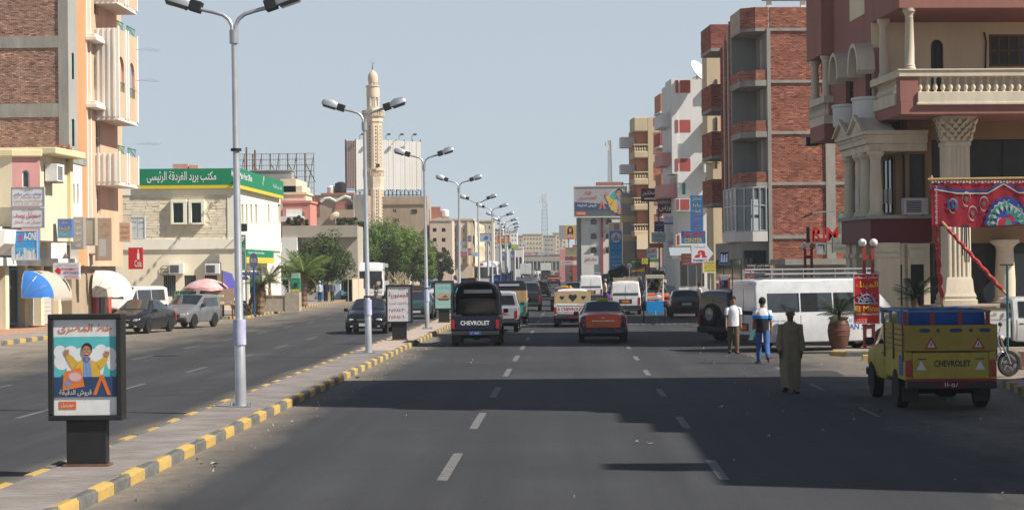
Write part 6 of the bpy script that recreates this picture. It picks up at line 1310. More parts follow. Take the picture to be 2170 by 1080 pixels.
for pts, c, ly in ((rect(0,0,1,.22),(.09,.11,.11),1),([(0,.2),(1,.2),(1,.28),(.6,.42),(0,.5)],(.045,.07,.16),2),(ell(.84,.52,.2,.40,26),(.62,.62,.6),3),(ell(.84,.54,.18,.36,26),(.06,.34,.32),4),([(.47,.25),(.535,.55),(.6,.25),(.56,.25),(.53,.43),(.505,.25)],(.62,.16,.04),4),(rect(.03,.05,.22,.17),(.62,.13,.04),3)):
    b = MB(); b.poly([P(a, v)+f.N*(.008*ly) for a, v in pts]); b.build('print', cm(c), r, fix=False)
man_art(f, r, q[0]+.85*bw_, q[2]+.20*bh_, bh_*.47, .05)
b = MB(); b.poly([P(a, v)+f.N*.075 for a, v in [(.82,.06),(.985,.1),(.985,.42),(.85,.36)]]); b.build('print', cm((.62,.17,.04)), r, fix=False); b = MB(); b.poly([P(a, v)+f.N*.085 for a, v in ell(.91,.27,.06,.1)]); b.build('print', cm((.6,.2,.4)), r, fix=False)
for s, a0, v0, a1, v1, c in (('خط', .20,.75,.34,.92,(.55,.06,.03)), ('المصرى', .09,.57,.43,.71,(.55,.06,.03)), ('قروش الدقيقة', .06,.31,.42,.43,(.6,.6,.6)), ('موبينيل', .06,.07,.2,.15,WH)): text(s, f, q[0]+a0*bw_, q[0]+a1*bw_, q[2]+v0*bh_, q[2]+v1*bh_, .05, cm(c), r, bold=.015)
# blue fuel company pylon
py_ = thing('fuel_pylon', 'tall bright blue fuel station pylon with rings and a flame emblem', 'sign', (W(1306, 590, 185).x, 185, 0)); f = front(py_); q = f.bb(1293, 489, 1318, 586)
b = MB(); b.fbox(f, q[0], q[1], .1, q[3], -.5, 0); b.build('pylon', cm((.02,.30,.62)), py_); b = MB(); u_, v_ = f.uv(1305.5, 503)
b.poly([f.p(u_+.46*math.cos(a), v_+.46*math.sin(a), .01) for a in np.linspace(0, 2*math.pi, 24, endpoint=False)]); b.build('emblem_disc', cm(WH), py_, fix=False)
b = MB()
for k in (-.2, 0, .2): b.tube([f.p(u_+k+.14*math.cos(a), v_-.12+.14*math.sin(a), .03) for a in np.linspace(0, 2*math.pi, 16)], .025, 5)
b.build('ring', cm((.03,.1,.35)), py_, kind='stuff'); b = MB(); b.poly([f.p(u_+a, v_+.05+c, .02) for a, c in ((-.07,0),(.07,0),(.09,.12),(0,.33),(-.09,.12))]); b.build('flame', cm((.5,.03,.03)), py_, fix=False)
for k, t in enumerate(('مصر للبترول', 'غيار زيوت', 'سوبر', 'غاز')): text(t, f, q[0]+.12, q[1]-.12, f.uv(1305,546+k*9)[1], f.uv(1305,541+k*9)[1], .01, cm(WH), py_)
b = MB(); [b.fbox(f, q[0]-.01, q[1]+.01, f.uv(1305,y)[1]-.03, f.uv(1305,y)[1]+.03, -.4, .015) for y in (517, 530)]; b.build('joint', cm((.01,.12,.3)), py_)
ck = thing('cream_pillar', 'cream concrete pillar block above the blue fuel pylon', 'pillar', (W(1306,560,188).x, 188, 0)); f = front(ck); q = f.bb(1291,471,1319,560); b = MB(); b.fbox(f, q[0], q[1], 0, q[3], -2, 0); b.build('block', M['crm'], ck); b = MB(); b.fbox(f, q[0]+.5, q[1]-.35, f.uv(1300,487)[1], f.uv(1300,474)[1], 0, .05); b.build('recess_panel', M['tan'], ck)
# ---- boundary walls and rubble on the left
lw_ = thing('boundary_wall', 'long beige boundary wall under the trees on the left', 'wall', (W(830,600,200).x, 200, 0)); b = MB(); b.box(-1, -.7, -30, 75, -.2, 1.9); b.build('wall_panel', M['sand2'], lw_)
b = MB(); [b.box(-1.06,-.64,-30+k*5,-29.6+k*5,-.2,2.05) for k in range(21)]; b.build('pier', M['sand2'], lw_, kind='stuff')
# ================================================================ vehicles
def paint(c, name=None): return mat('car_paint_%02d_%02d_%02d' % tuple(int(q*99) for q in c), c, .2, 0, .14, 2.5, spec=.45, coat=.2)
M['tyre'] = mat('tyre_rubber', (.018,.018,.018), .85); M['rim'] = mat('wheel_rim', (.42,.42,.43), .35, .7); M['tail'] = mat('tail_lamp', (.35,.012,.012), .15, spec=.7); M['amber'] = mat('amber_lamp', (.60,.20,.01), .2)
M['lens'] = mat('clear_lens', (.55,.57,.58), .1, .3, spec=.8); M['chrome'] = mat('chrome', (.6,.6,.6), .15, 1); M['plast'] = mat('dark_plastic', (.03,.03,.032), .6); M['cglass'] = mat('car_glass', (.025,.03,.033), .04, 0, .2, spec=.9); M['under'] = mat('underbody', (.012,.012,.012), .9)
M['plate'] = mat('number_plate', (.50,.50,.48), .5); M['oplate'] = mat('orange_plate', (.60,.17,.03), .5); M['bplate'] = mat('blue_plate', (.03,.06,.22), .5); M['seat'] = mat('seat_cloth', (.06,.055,.05), .9)
_wm = {}
def wheel(root, x, y, r=.31, w=.2, steel=False):
    k = (r, w, steel)
    if k not in _wm:
        t = MB(); t.lathe([(r*.62,-w/2),(r*.93,-w/2),(r,-w*.36),(r,w*.36),(r*.93,w/2),(r*.62,w/2),(r*.62,-w/2)], 22, ax='x')
        m = MB()
        for s in (-1, 1):
            m.lathe([(r*.63,s*w*.42),(r*.6,s*w*.5),(r*.55,s*w*.36),(r*.2,s*w*.40),(r*.16,s*w*.5),(.001,s*w*.5)], 20, ax='x', mi=0)
            for j in range(5 if not steel else 8):
                a = j*2*math.pi/(5 if not steel else 8); c = V((s*w*.40, .38*r*math.cos(a), .38*r*math.sin(a))); m.lathe([(.11*r,0),(.11*r,.012),(.001,.012)] if s > 0 else [(.11*r,0),(.11*r,-.012),(.001,-.012)], 8, c, 'x', 1)
        _wm[k] = (t.mesh('wheel', M['tyre'], 40), m.mesh('rim', [M['rim'], M['plast']], 40))
    o = bpy.data.objects.new('wheel', _wm[k][0]); COL.objects.link(o); o.parent = root; o.location = (x, y, r); o.rotation_euler = (random.random()*6, 0, 0)
    i = bpy.data.objects.new('rim', _wm[k][1]); COL.objects.link(i); i.parent = o
    return o
class Body:
    def __init__(s, root, st, cr=.05): s.root = root; s.cr = cr; s.st = [(q[0], s.sec(*q[1:])) for q in st]
    def sec(s, zb, zs, zt, w, wt):
        h = [(w*.93, zb), (w, zb+.5*(zs-zb)), (w*.985, zs), (wt, zt), (wt*.62, zt+s.cr*.8), (0, zt+s.cr)]
        return h+[(-x, z) for x, z in reversed(h[:-1])]
    def P(s, y, k):
        st = s.st; i = 0
        while i < len(st)-2 and y > st[i+1][0]: i += 1
        t = (y-st[i][0])/(st[i+1][0]-st[i][0]); t = min(max(t, 0), 1)
        k = min(max(k, 0), 10); j = min(int(k), 9); u = k-j
        q = [tuple(a*(1-u)+b*u for a, b in zip(S[j], S[j+1])) for S in (st[i][1], st[i+1][1])]
        return V((q[0][0]*(1-t)+q[1][0]*t, y, q[0][1]*(1-t)+q[1][1]*t))
    def body(s, mats, mf=None, name='body'):
        b = MB(); n = 11
        for i in range(len(s.st)-1):
            for j in range(n-1):
                (y0, A), (y1, B) = s.st[i], s.st[i+1]
                b.poly([(A[j][0],y0,A[j][1]),(B[j][0],y1,B[j][1]),(B[j+1][0],y1,B[j+1][1]),(A[j+1][0],y0,A[j+1][1])], mf(i, j) if mf else 0)
        for (y, A) in (s.st[0], s.st[-1]): b.poly([(x, y, z) for x, z in A], mf(-1, 0) if mf else 0)
        for i in range(len(s.st)-1): (y0, A), (y1, B) = s.st[i], s.st[i+1]; b.poly([(A[0][0],y0,A[0][1]),(B[0][0],y1,B[0][1]),(-B[0][0],y1,B[0][1]),(-A[0][0],y0,A[0][1])], mf(i, -1) if mf else 0)
        return b.build(name, mats, s.root, 38, bevel=.03)
    def patch(s, name, m, ya, yb, k0, k1, yc=None, yd=None, off=.012, nx=4, nk=4, parent=None):
        yc = ya if yc is None else yc; yd = yb if yd is None else yd; b = MB(); g = []
        for i in range(nk+1):
            r = i/nk; k = k0+(k1-k0)*r; row = []
            for j in range(nx+1):
                t = j/nx; y = (ya*(1-t)+yb*t)*(1-r)+(yc*(1-t)+yd*t)*r; p = s.P(y, k)
                e = .02; du = s.P(y+e, k)-s.P(y-e, k); dv = s.P(y, min(k+.05,10))-s.P(y, max(k-.05,0)); nn = du.cross(dv); nn = nn.normalized() if nn.length > 1e-9 else V((0,0,1))
                c = s.P(y, 5); c = V((0, y, .8))
                if nn.dot(p-c) < 0: nn = -nn
                row.append(p+nn*off)
            g.append(row)
        b.rings(g, cap=False, close=False); return b.build(name, m, parent or s.root, 50)
    def arch(s, y, r, w):
        for q in (-1, 1):
            b = MB(); n = 12; b.poly([(q*(w+.006), y+r*math.cos(math.pi*i/n-.0), .30+r*math.sin(math.pi*i/n)) for i in range(n+1)]+[(q*(w+.006), y-r, .22), (q*(w+.006), y+r, .22)]); b.build('wheel_arch', M['under'], s.root, fix=False)
def ends(root, L):
    return F(root, (0,-L/2,0), (1,0,0), (0,-1,0)), F(root, (0,L/2,0), (1,0,0), (0,1,0))
def bx(root, name, Fc, m, *q, bev=0, parent=None):
    b = MB(); b.fbox(Fc, *q); return b.build(name, m, parent or root, bevel=bev)
def pair(root, name, Fc, m, u0, u1, *q, bev=.01): bx(root, name, Fc, m, u0, u1, *q, bev=bev); bx(root, name, Fc, m, -u1, -u0, *q, bev=bev)
def mirrors(root, y, z, w, m):
    for s in (-1, 1): b = MB(); b.box(*sorted((s*(w+.02), s*(w+.2))), y-.05, y+.06, z, z+.14); b.build('mirror', m, root, bevel=.03)
CARG = 'cars, vans and pickups along the street'
def sedan(label, x, y, rz, col, roof=None, boot=None, taxi=None, boxy=False, plate='plate', name='car', cat='car', L=4.5, W_=.86, hz=1.0, lamp_front=True):
    r = thing(name, label, cat, (x, y, zg(y)), rz); s = L/4.5
    if boxy: st = [(-2.2,.34,.86,.90,.80,.72),(-2.15,.28,.93,.97,.83,.74),(-1.25,.24,.96,1.0,.83,.72),(-.9,.22,.96,1.38,.83,.62),(.3,.22,.94,1.40,.83,.62),(.85,.22,.92,.98,.83,.70),(2.1,.26,.82,.86,.82,.72),(2.2,.34,.78,.8,.79,.7)]
    else: st = [(-2.25,.36,.70,.82,.72,.62),(-2.18,.26,.84,.97,.82,.66),(-1.75,.22,.92,1.03,.86,.70),(-1.45,.20,.94,1.05,.87,.70),(-.7,.20,.95,1.40,.87,.58),(.25,.20,.94,1.42,.87,.58),(1.1,.20,.90,.98,.86,.72),(1.75,.22,.80,.86,.84,.70),(2.12,.26,.68,.74,.78,.62),(2.25,.34,.58,.62,.68,.54)]
    st = [(a*s, zb, zs*hz, zt*hz, w, wt) for a, zb, zs, zt, w, wt in st]
    B = Body(r, st); iR = 3 if boxy else 4; iC = 2 if boxy else 3
    ms = [paint(col), paint(roof or col), paint(boot or col)]
    B.body(ms, lambda i, j: (1 if (i == iR and 2 < j < 7) else 2 if (j in (3,4,5,6) and i <= iC-1) else 2 if (boot and j in (3,4,5,6) and i >= iR+2) else 0))
    yb = [q[0] for q in st]; y0, y1, y2, y3 = yb[iC], yb[iR], yb[iR+1], yb[iR+2]
    B.patch('rear_window', M['cglass'], y0+.08, y1-.04, 3.2, 6.8); B.patch('windscreen', M['cglass'], y2+.04, y3-.06, 3.18, 6.82)
    ym = (y1+y2)/2
    for k0, k1 in ((2.1,2.92),(7.9,7.08)):
        B.patch('side_window', M['cglass'], y0+.22, ym-.04, k0, k1, y1+.02, ym-.04); B.patch('side_window', M['cglass'], ym+.04, y3-.2, k0, k1, ym+.04, y2+.02)
        for yy in (y1-.02, ym, y3-.25): B.patch('door_seam', M['under'], yy, yy+.015, min(k0,2.0) if k0 < 5 else 10-.1, .1 if k0 < 5 else 8.0, off=.004, nx=1)
        B.patch('door_handle', M['chrome'], ym-.25, ym-.1, 1.72 if k0 < 5 else 8.28, 1.82 if k0 < 5 else 8.18, nx=1, nk=1)
    for yy in (-L*.3, L*.3): B.arch(yy, .37, W_+.005); [wheel(r, q*(W_-.1), yy, .31, .2) for q in (-1,1)]
    Fr, Ff = ends(r, L); wb = .80 if not boxy else .8
    if boxy:
        pair(r, 'tail_lamp', Fr, M['tail'], .5, .78, .66, .86, -.05, .03); bx(r, 'bumper', Fr, M['plast'], -.84, .84, .38, .58, -.12, .08, bev=.03); bx(r, 'number_plate', Fr, M[plate], -.25, .25, .66, .80, 0, .02)
        bx(r, 'rear_panel', Fr, M['plast'], -.48, .48, .64, .88, -.02, .012)
    else:
        B.patch('tail_lamp', M['tail'], -L/2+.02, -L/2+.38, .9, 2.6, off=.015); B.patch('tail_lamp', M['tail'], -L/2+.02, -L/2+.38, 9.1, 7.4, off=.015); pair(r, 'tail_lamp', Fr, M['tail'], .42, .70, .70, .86, -.04, .02, bev=.03)
        bx(r, 'bumper', Fr, ms[0], -.80, .80, .28, .56, -.25, .05, bev=.07); bx(r, 'boot_panel', Fr, ms[2], -.62, .62, .52, .90, -.10, .03, bev=.04); bx(r, 'number_plate', Fr, M[plate], -.27, .27, .60, .73, .02, .045); bx(r, 'chrome_strip', Fr, M['chrome'], -.40, .40, .77, .80, .02, .05)
        pair(r, 'reflector', Fr, M['tail'], .42, .62, .40, .45, .04, .06)
        b = MB(); b.lathe([(.05,0),(.05,.012),(.001,.014)], 14, (0,-L/2-.03,.855), 'y'); b.build('badge', M['chrome'], r)
    pair(r, 'headlight', Ff, M['lens'], .40, .68, .50, .66, -.22, .0, bev=.05); bx(r, 'grille', Ff, M['plast'], -.32, .32, .50, .60, -.1, .02, bev=.02); bx(r, 'grille_bar', Ff, M['chrome'], -.34, .34, .60, .63, -.1, .03); bx(r, 'number_plate', Ff, M['plate'], -.25, .25, .34, .46, .0, .05); bx(r, 'air_intake', Ff, M['under'], -.5, .5, .24, .33, -.2, .03)
    pair(r, 'fog_lamp', Ff, M['lens'], .5, .62, .3, .38, -.2, .0)
    mirrors(r, y3-.3, .92*hz, .84, ms[0])
    if taxi: b = MB(); b.box(-.22,.22,y1+.2,y1+.34,1.44*hz,1.56*hz); o = b.build('taxi_sign', paint((.62,.5,.03)), r, bevel=.03); text('TAXI', F(r,(0,y1+.2,0),(1,0,0),(0,-1,0)), -.15,.15,1.46*hz,1.54*hz,.003,M['under'],o)
    for q in (-.38,.38):
        b = MB(); b.box(q-.2,q+.2,-.25,-.1,.6,1.2); b.build('seat', M['seat'], r, bevel=.05)
    return r
def van(label, x, y, rz, col, L=4.7, Wd=.85, H=1.98, name='minibus', cat='minibus', hood=.0, bar='white', plate='oplate', stripe=None, rack=False, spare=False, belt=1.08, nwin=3, lower=None, glass='cglass', r_=.33, kt=2.8):
    r = thing(name, label, cat, (x, y, zg(y)), rz); h = L/2
    st = [(-h,.36,belt-.08,H-.28,Wd-.04,Wd-.14),(-h+.07,.30,belt,H-.12,Wd,Wd-.12),(-h+.35,.28,belt,H-.05,Wd,Wd-.13),(h-1.55-hood,.28,belt,H-.05,Wd,Wd-.13),(h-.6-hood,.28,belt,belt+.12,Wd,Wd-.1)]
    st += [(h-.14,.30,belt-.22,belt-.14,Wd-.04,Wd-.16),(h,.38,belt-.34,belt-.28,Wd-.12,Wd-.22)]
    B = Body(r, st); ms = [paint(col), paint(lower or col)]; B.body(ms, lambda i, j: 1 if j in (0, 9) else 0)
    Fr, Ff = ends(r, L); g = M[glass]
    b = MB(); zt = H-.36; z0 = belt+.02; pts = [(-Wd+.14,z0),(Wd-.14,z0),(Wd-.24,zt),(-Wd+.24,zt)]
    b.rings([[Fr.p(u, z, -.02) for u, z in pts], [Fr.p(u, z, .012-.09*(z-z0)) for u, z in pts]]); b.build('rear_window', g, r, bevel=.02)
    B.patch('windscreen', g, h-1.5-hood, h-.66-hood, 3.15, 6.85)
    y0, y1 = -h+.4, h-1.6-hood; d = (y1-y0)/(nwin-1) if nwin > 1 else 1
    for k0, k1 in ((2.1,kt),(7.9,10-kt)):
        for i in range(nwin-1): B.patch('side_window', g, y0+i*d, y0+(i+1)*d-.06, k0, k1)
        B.patch('side_window', g, y1+.02, h-.72-hood, k0, k1, y1+.02, y1+.05)
        for yy in (y0+d*1.0-.03, y1-.03, y1+.85): B.patch('door_seam', M['under'], yy, yy+.015, 2.0 if k0 < 5 else 8.0, .1 if k0 < 5 else 9.9, off=.004, nx=1)
    for yy in (-L*.30, L*.31): B.arch(yy, r_+.07, Wd+.002); [wheel(r, q*(Wd-.1), yy, r_, .2) for q in (-1,1)]
    pair(r, 'tail_lamp', Fr, M['tail'], Wd-.15, Wd-.03, .58, belt-.1, -.06, .02); bx(r, 'bumper', Fr, M['plast'], -Wd+.02, Wd-.02, .34, .54, -.15, .07, bev=.04); bx(r, 'number_plate', Fr, M[plate], -.22, .22, .68, .82, 0, .02); bx(r, 'plate_recess', Fr, M['plast'], -.36, .36, .64, .88, -.02, .008)
    b = MB(); b.fbox(Fr, -.006, .006, .56, H-.3, -.02, .006); b.build('door_seam', M['under'], r)
    pair(r, 'headlight', Ff, M['lens'], .42, Wd-.18, .52, .72, -.12, .02, bev=.04); bx(r, 'bumper', Ff, M['plast'], -Wd+.1, Wd-.1, .32, .5, -.1, .06, bev=.05); bx(r, 'grille', Ff, M['plast'], -.36, .36, .56, .68, -.04, .03); bx(r, 'number_plate', Ff, M['plate'], -.24, .24, .38, .48, .05, .08)
    mirrors(r, h-.85-hood, belt+.05, Wd-.02, M['plast'])
    if stripe: bx(r, 'stripe', Fr, paint(stripe), -Wd+.08, Wd-.08, .585, .61, 0, .012)
    if rack:
        b = MB(); zr = H+.16
        for q in (-Wd+.2, Wd-.2): b.tube([(q,-h+.5,zr),(q,h-1.8-hood,zr)], .03, 6); [b.tube([(q,yy,zr),(q,yy,H-.06)], .025, 5) for yy in (-h+.6,0,h-1.9-hood)]
        for k in range(9): yy = -h+.5+k*(L-2.3-hood)/8; b.tube([(-Wd+.2,yy,zr),(Wd-.2,yy,zr)], .022, 5)
        b.build('roof_rack', M['galvd'], r, kind='stuff')
    if spare: b = MB(); b.lathe([(.2,-.12),(.36,-.12),(.38,-.02),(.36,.0),(.2,.0)], 22, (-.05,-h-.02,.98), 'y'); o = b.build('spare_wheel', M['tyre'], r, 40); b = MB(); b.lathe([(.24,0),(.22,-.04),(.06,-.03),(.001,-.05)], 18, (-.05,-h-.12,.98), 'y'); b.build('rim', M['rim'], o, 40)
    return r
def pickup(label, x, y, rz, col, bedc=None, tail='', tailc=WH, canopy=None, stake=None, plate='plate', name='pickup', bump='plast', lettering_h=.15, back='cglass', L=4.9, mud=False):
    r = thing(name, label, 'pickup', (x, y, zg(y)), rz); h = L/2; w = .83
    B = Body(r, [(-.12,.48,1.05,1.60,w,.68),(0,.44,1.06,1.66,w,.67),(.75,.42,1.05,1.66,w,.67),(1.3,.42,1.02,1.10,w,.72),(2.1,.44,.93,.98,w-.01,.72),(h,.5,.82,.86,w-.06,.68)]); p = paint(col); B.body([p])
    fb = F(r, (0,-.12,0), (1,0,0), (0,-1,0)); b = MB(); b.rings([[fb.p(u, z, o) for u, z in ((-.66,1.13),(.66,1.13),(.56,1.52),(-.56,1.52))] for o in (-.02, .012)]); b.build('rear_window', M['cglass'], r)
    B.patch('windscreen', M['cglass'], .8, 1.25, 3.15, 6.85)
    for k0, k1 in ((2.1,2.86),(7.9,7.14)): B.patch('side_window', M['cglass'], .05, 1.12, k0, k1, .05, .72); [B.patch('door_seam', M['under'], yy, yy+.015, 2 if k0 < 5 else 8, .1 if k0 < 5 else 9.9, off=.004, nx=1) for yy in (-.02, 1.1)]; B.patch('door_handle', M['chrome'], .05, .2, 1.6 if k0 < 5 else 8.4, 1.7 if k0 < 5 else 8.3, nx=1, nk=1)
    bp = paint(bedc or col); b = MB(); b.box(-w,-w+.06,-h+.05,-.2,.55,1.04); b.box(w-.06,w,-h+.05,-.2,.55,1.04); b.box(-w+.06,w-.06,-h+.06,-.2,.55,.64); b.box(-w+.06,w-.06,-.26,-.2,.64,1.04); b.build('load_bed', bp, r, bevel=.02)
    b = MB(); [b.tube([(q*(w-.03),-h+.05,1.05),(q*(w-.03),-.2,1.05)], .035, 6) for q in (-1,1)]; b.build('bed_rail', bp, r)
    Fr, Ff = ends(r, L); tg = bx(r, 'tailgate', Fr, bp, -w+.14, w-.14, .58, 1.05, -.06, 0, bev=.015); pair(r, 'corner_post', Fr, bp, w-.135, w, .55, 1.06, -.06, -.005)
    pair(r, 'tail_lamp', Fr, M['tail'], w-.125, w-.015, .62, .92, -.05, .015)
    if tail: text(tail, Fr, -.5, .5, .74, .74+lettering_h, .004, cm(tailc), tg, bold=.025)
    bx(r, 'bumper', Fr, M[bump], -w+.02, w-.02, .40, .53, -.1, .1, bev=.02); bx(r, 'number_plate', Fr, M[plate], -.22, .22, .41, .55, .1, .12)
    b = MB(); b.box(-.5,.5,-h+.1,2.2,.36,.52); b.box(-.75,.75,-1.5-.1,-1.5+.1,.26,.38); b.lathe([(.001,-.13),(.1,-.12),(.14,0),(.1,.12),(.001,.13)], 10, (0,-1.5,.33), 'x'); b.build('chassis', M['under'], r)
    if mud: pair(r, 'mud_flap', F(r,(0,-1.95,0),(1,0,0),(0,-1,0)), M['plast'], .5, .8, .14, .42, 0, .02)
    for yy in (-1.42, 1.55):
        B.arch(yy, .42, w+.002) ; [wheel(r, q*(w-.1), yy, .34, .21, True) for q in (-1,1)]
    pair(r, 'headlight', Ff, M['lens'], .45, .72, .62, .78, -.1, .02); bx(r, 'bumper', Ff, M['plast'], -.8, .8, .4, .56, -.12, .08, bev=.03); bx(r, 'grille', Ff, M['plast'], -.42, .42, .62, .78, -.05, .03)
    mirrors(r, 1.05, 1.08, w, M['plast'])
    if canopy == 'arch':
        cp = mat('canopy_cover', (.018,.02,.035), .6, 0, .2, 3); b = MB(); sec = [(-w,1.05),(-w,1.75),(-w+.12,2.06),(-w+.36,2.2),(0,2.24),(w-.36,2.2),(w-.12,2.06),(w,1.75),(w,1.05)]; inn = [(u*.94, z-.05) for u, z in sec]
        b.rings([[(u,yy,z) for u, z in sec] for yy in (-h+.02,-h+.04,.0)], close=False, cap=False); b.rings([[(u,-h+.02,z) for u, z in sec], [(u*.9,-h+.04,1.05+(z-1.05)*.93) for u, z in sec]], close=False, cap=False)
        o = b.build('canopy', cp, r, 40)
        b = MB(); b.poly([(u*.98,-.02,1.05+(z-1.05)*.98) for u, z in sec]); b.build('front_wall', cp, o, fix=False)
        bx(r, 'slot_window', F(r,(0,-.04,0),(1,0,0),(0,-1,0)), M['lens'], -.5, .5, 1.80, 1.93, 0, .02, parent=o)
        for q in (-1, 1): b = MB(); b.box(*sorted((q*.5,q*.76)),-h+.2,-.4,.98,1.08); b.build('bench', M['seat'], r)
    return r
D = R(1)
NV = F(None, (0,0,0), (1,0,0), (0,-1,0))
# ---- main carriageway, going away
o = pickup('dark navy pickup with an arched canopy, open at the back, seen from behind', -3.3, 70.2, 0, (.010,.012,.03), tail='CHEVROLET', canopy='arch', plate='bplate', mud=True)
text('١٦٧٢', ends(o, 4.9)[0], -.15, .15, .43, .50, .125, cm(WH), o, arabic=False)
pickup('silver pickup half hidden behind the dark navy canopied pickup', -3.05, 84.5, 0, (.36,.37,.39), tail='  A', tailc=(.45,.03,.05))
o = pickup('turquoise green pickup with high plywood boards and a dark hood', -2.95, 96.0, 0, (.02,.30,.24), bump='chrome', tail='')
wd = mat('plywood', (.42,.28,.13), .75, 0, .2, 3); b = MB(); [b.box(*q,1.06,1.62) for q in ((-.83,-.80,-2.4,-.2),(.80,.83,-2.4,-.2))]; b.box(-.8,.8,-2.44,-2.41,1.06,1.62); b.build('plywood_board', wd, o); b = MB(); sec = [(-.82,1.62),(-.8,1.9),(-.66,2.08),(.66,2.08),(.8,1.9),(.82,1.62)]; b.rings([[(u,yy,z) for u, z in sec] for yy in (-2.4,-.1)], close=False); b.build('hood_cover', MATS['canopy_cover'], o, 40); bx(o, 'slot_window', F(o,(0,-2.42,0),(1,0,0),(0,-1,0)), M['lens'], -.45, .5, 1.84, 1.94, 0, .015)
van('dark jeep mostly hidden behind the turquoise pickup', -2.75, 126, 0, (.012,.013,.018), L=4.5, H=1.8, hood=.9, name='jeep', cat='jeep', plate='plate', nwin=3)
sedan('dark grey saloon ahead of the jeep in the left lane', -4.1, 178, 0, (.05,.055,.065))
sedan('brick red and black taxi saloon in the middle of the road', -2.95, 187, 0, (.012,.013,.018), roof=(.28,.03,.02), boot=(.34,.04,.02), taxi=1, boxy=True, plate='oplate', name='taxi', cat='taxi')
sedan('bright orange and navy taxi just beyond the brick red one', -2.3, 264, 0, (.012,.016,.05), roof=(.70,.17,.02), boot=(.70,.17,.02), plate='oplate', boxy=True, name='taxi', cat='taxi')
van('black minivan with a yellow plate ahead of the orange taxi', -4.0, 318, 0, (.01,.01,.012), L=4.2, H=1.75, hood=.6, plate='amber')
o = sedan('orange taxi hidden behind the white pickup with heart windows, its roof sign showing', -.42, 124, 0, (.02,.02,.035), roof=(.62,.18,.03), taxi=1, plate='oplate', name='taxi', cat='taxi')
# white pickup with heart shaped windows
o = pickup('white pickup with a sand coloured back board cut with three hearts', .05, 91.2, 0, (.62,.62,.62), tail='CHEVROLET', tailc=(.42,.05,.04), plate='maroon', mud=True)
Fr = ends(o, 4.9)[0]; wd2 = mat('sand_board', (.50,.38,.20), .8, 0, .12, 4); b = MB(); b.fbox(Fr, -.80, .80, 1.07, 1.58, -.06, 0); b.fbox(Fr, -.72, .72, 1.58, 1.62, -.05, 0); b.box(-.82,-.79,-2.38,-.25,1.05,1.56); b.box(.79,.82,-2.38,-.25,1.05,1.56); bd = b.build('back_board', wd2, o)
def heart(u, z, s): return [(u+s*(16*math.sin(t)**3)/17, z+s*(13*math.cos(t)-5*math.cos(2*t)-2*math.cos(3*t)-math.cos(4*t))/17) for t in np.linspace(0, 2*math.pi, 26, endpoint=False)]
for u, s in ((-.46,.1),(.02,.19),(.5,.1)):
    for k, c in ((1.15,(.30,.24,.15)),(1.0,(.03,.03,.032))): b = MB(); b.poly([Fr.p(a, z, .004+.003*(k == 1)) for a, z in heart(u, 1.34, s*k)]); b.build('heart_window', cm(c, .3), bd, fix=False)
b = MB(); b.poly([Fr.p(-.66+a, .76+c, .004) for a, c in ((0,0),(.1,0),(.05,.15))]); b.build('emblem', cm((.42,.05,.04)), o, fix=False)
for z in (.64, .7, .98): bx(o, 'tailgate_rib', Fr, paint((.62,.62,.62)), -.66, .66, z, z+.025, 0, .012)
b = MB(); b.lathe([(.09,0),(.09,.05),(.05,.14),(.001,.15)], 14, (-.1,.3,1.7)); b.build('beacon', M['amber'], o, 40)
tx = sedan('navy taxi saloon with an orange boot lid and red wrap round lamps, near the middle', 1.12, 72.3, 0, (.010,.014,.045), roof=(.05,.012,.013), boot=(.78,.10,.015), taxi=1, plate='oplate', name='taxi', cat='taxi')
van('white minibus with roof rack and blacked rear window, centre of the road', 1.55, 158, 0, (.66,.66,.66), L=4.8, Wd=.92, H=2.1, stripe=(.5,.1,.08), rack=True)
van('dark estate car beside the white minibus with a rack', 0.35, 167, 0, (.03,.035,.045), L=4.6, H=1.5, hood=1.0, name='estate_car', cat='car', belt=.9, plate='plate')
o = van('white van with dark rear glass and orange plate beside the blue drink cart', 3.12, 113.6, D*-2, (.68,.68,.69), L=4.6, H=1.92, Wd=.86)
b = MB(); b.box(-.7,.7,-1.9,1.2,1.92,1.98); [b.tube([(-.7,yy,2.03),(.7,yy,2.03)], .025, 6) for yy in (-1.8,-.9,0,.9)]; [b.tube([(q,-1.85,2.05),(q,1.1,2.05)], .03, 6) for q in (-.7,.7)]; b.build('roof_rack', mat('rack_wood', (.35,.26,.14), .8), o, kind='stuff')

sedan('orange topped navy taxi parked behind the blue drink cart', 5.3, 124, 0, (.012,.016,.05), roof=(.60,.13,.02), boot=(.5,.1,.02), taxi=1, plate='oplate', name='taxi', cat='taxi')
sedan('old grey boxy saloon with wide red lamps parked on the right', 6.0, 105.5, 0, (.11,.115,.12), boxy=True)
sedan('black saloon parked behind the grey boxy one', 6.3, 132, 0, (.015,.016,.02)); sedan('dark blue saloon, farther of the two parked ahead of the grey boxy one', 6.3, 147, 0, (.02,.035,.06))
van('black off roader parked beyond the white van on the right', 4.6, 150, 0, (.014,.015,.017), L=4.6, H=1.8, hood=.9, name='jeep', cat='jeep', rack=True, plate='plate')
sedan('black saloon parked in the far right row of cars', 4.2, 182, 0, (.015,.015,.018)); van('dark green minibus parked in the far right row', 3.9, 208, 0, (.02,.05,.05), H=1.95); sedan('red hatchback at the far right kerb', 1.9, 222, 0, (.40,.03,.02), L=3.9)
van('mint green minibus at the far right kerb', 4.4, 246, math.pi, (.25,.50,.42), H=2.1); van('white pickup van crossing at the far right', 2.7, 262, D*40, (.6,.6,.6), H=1.9)
tc = thing('covered_car', 'car under a grey green dust sheet parked before the shops', 'car', (7.3, 114, 0)); b = MB(); rr = []
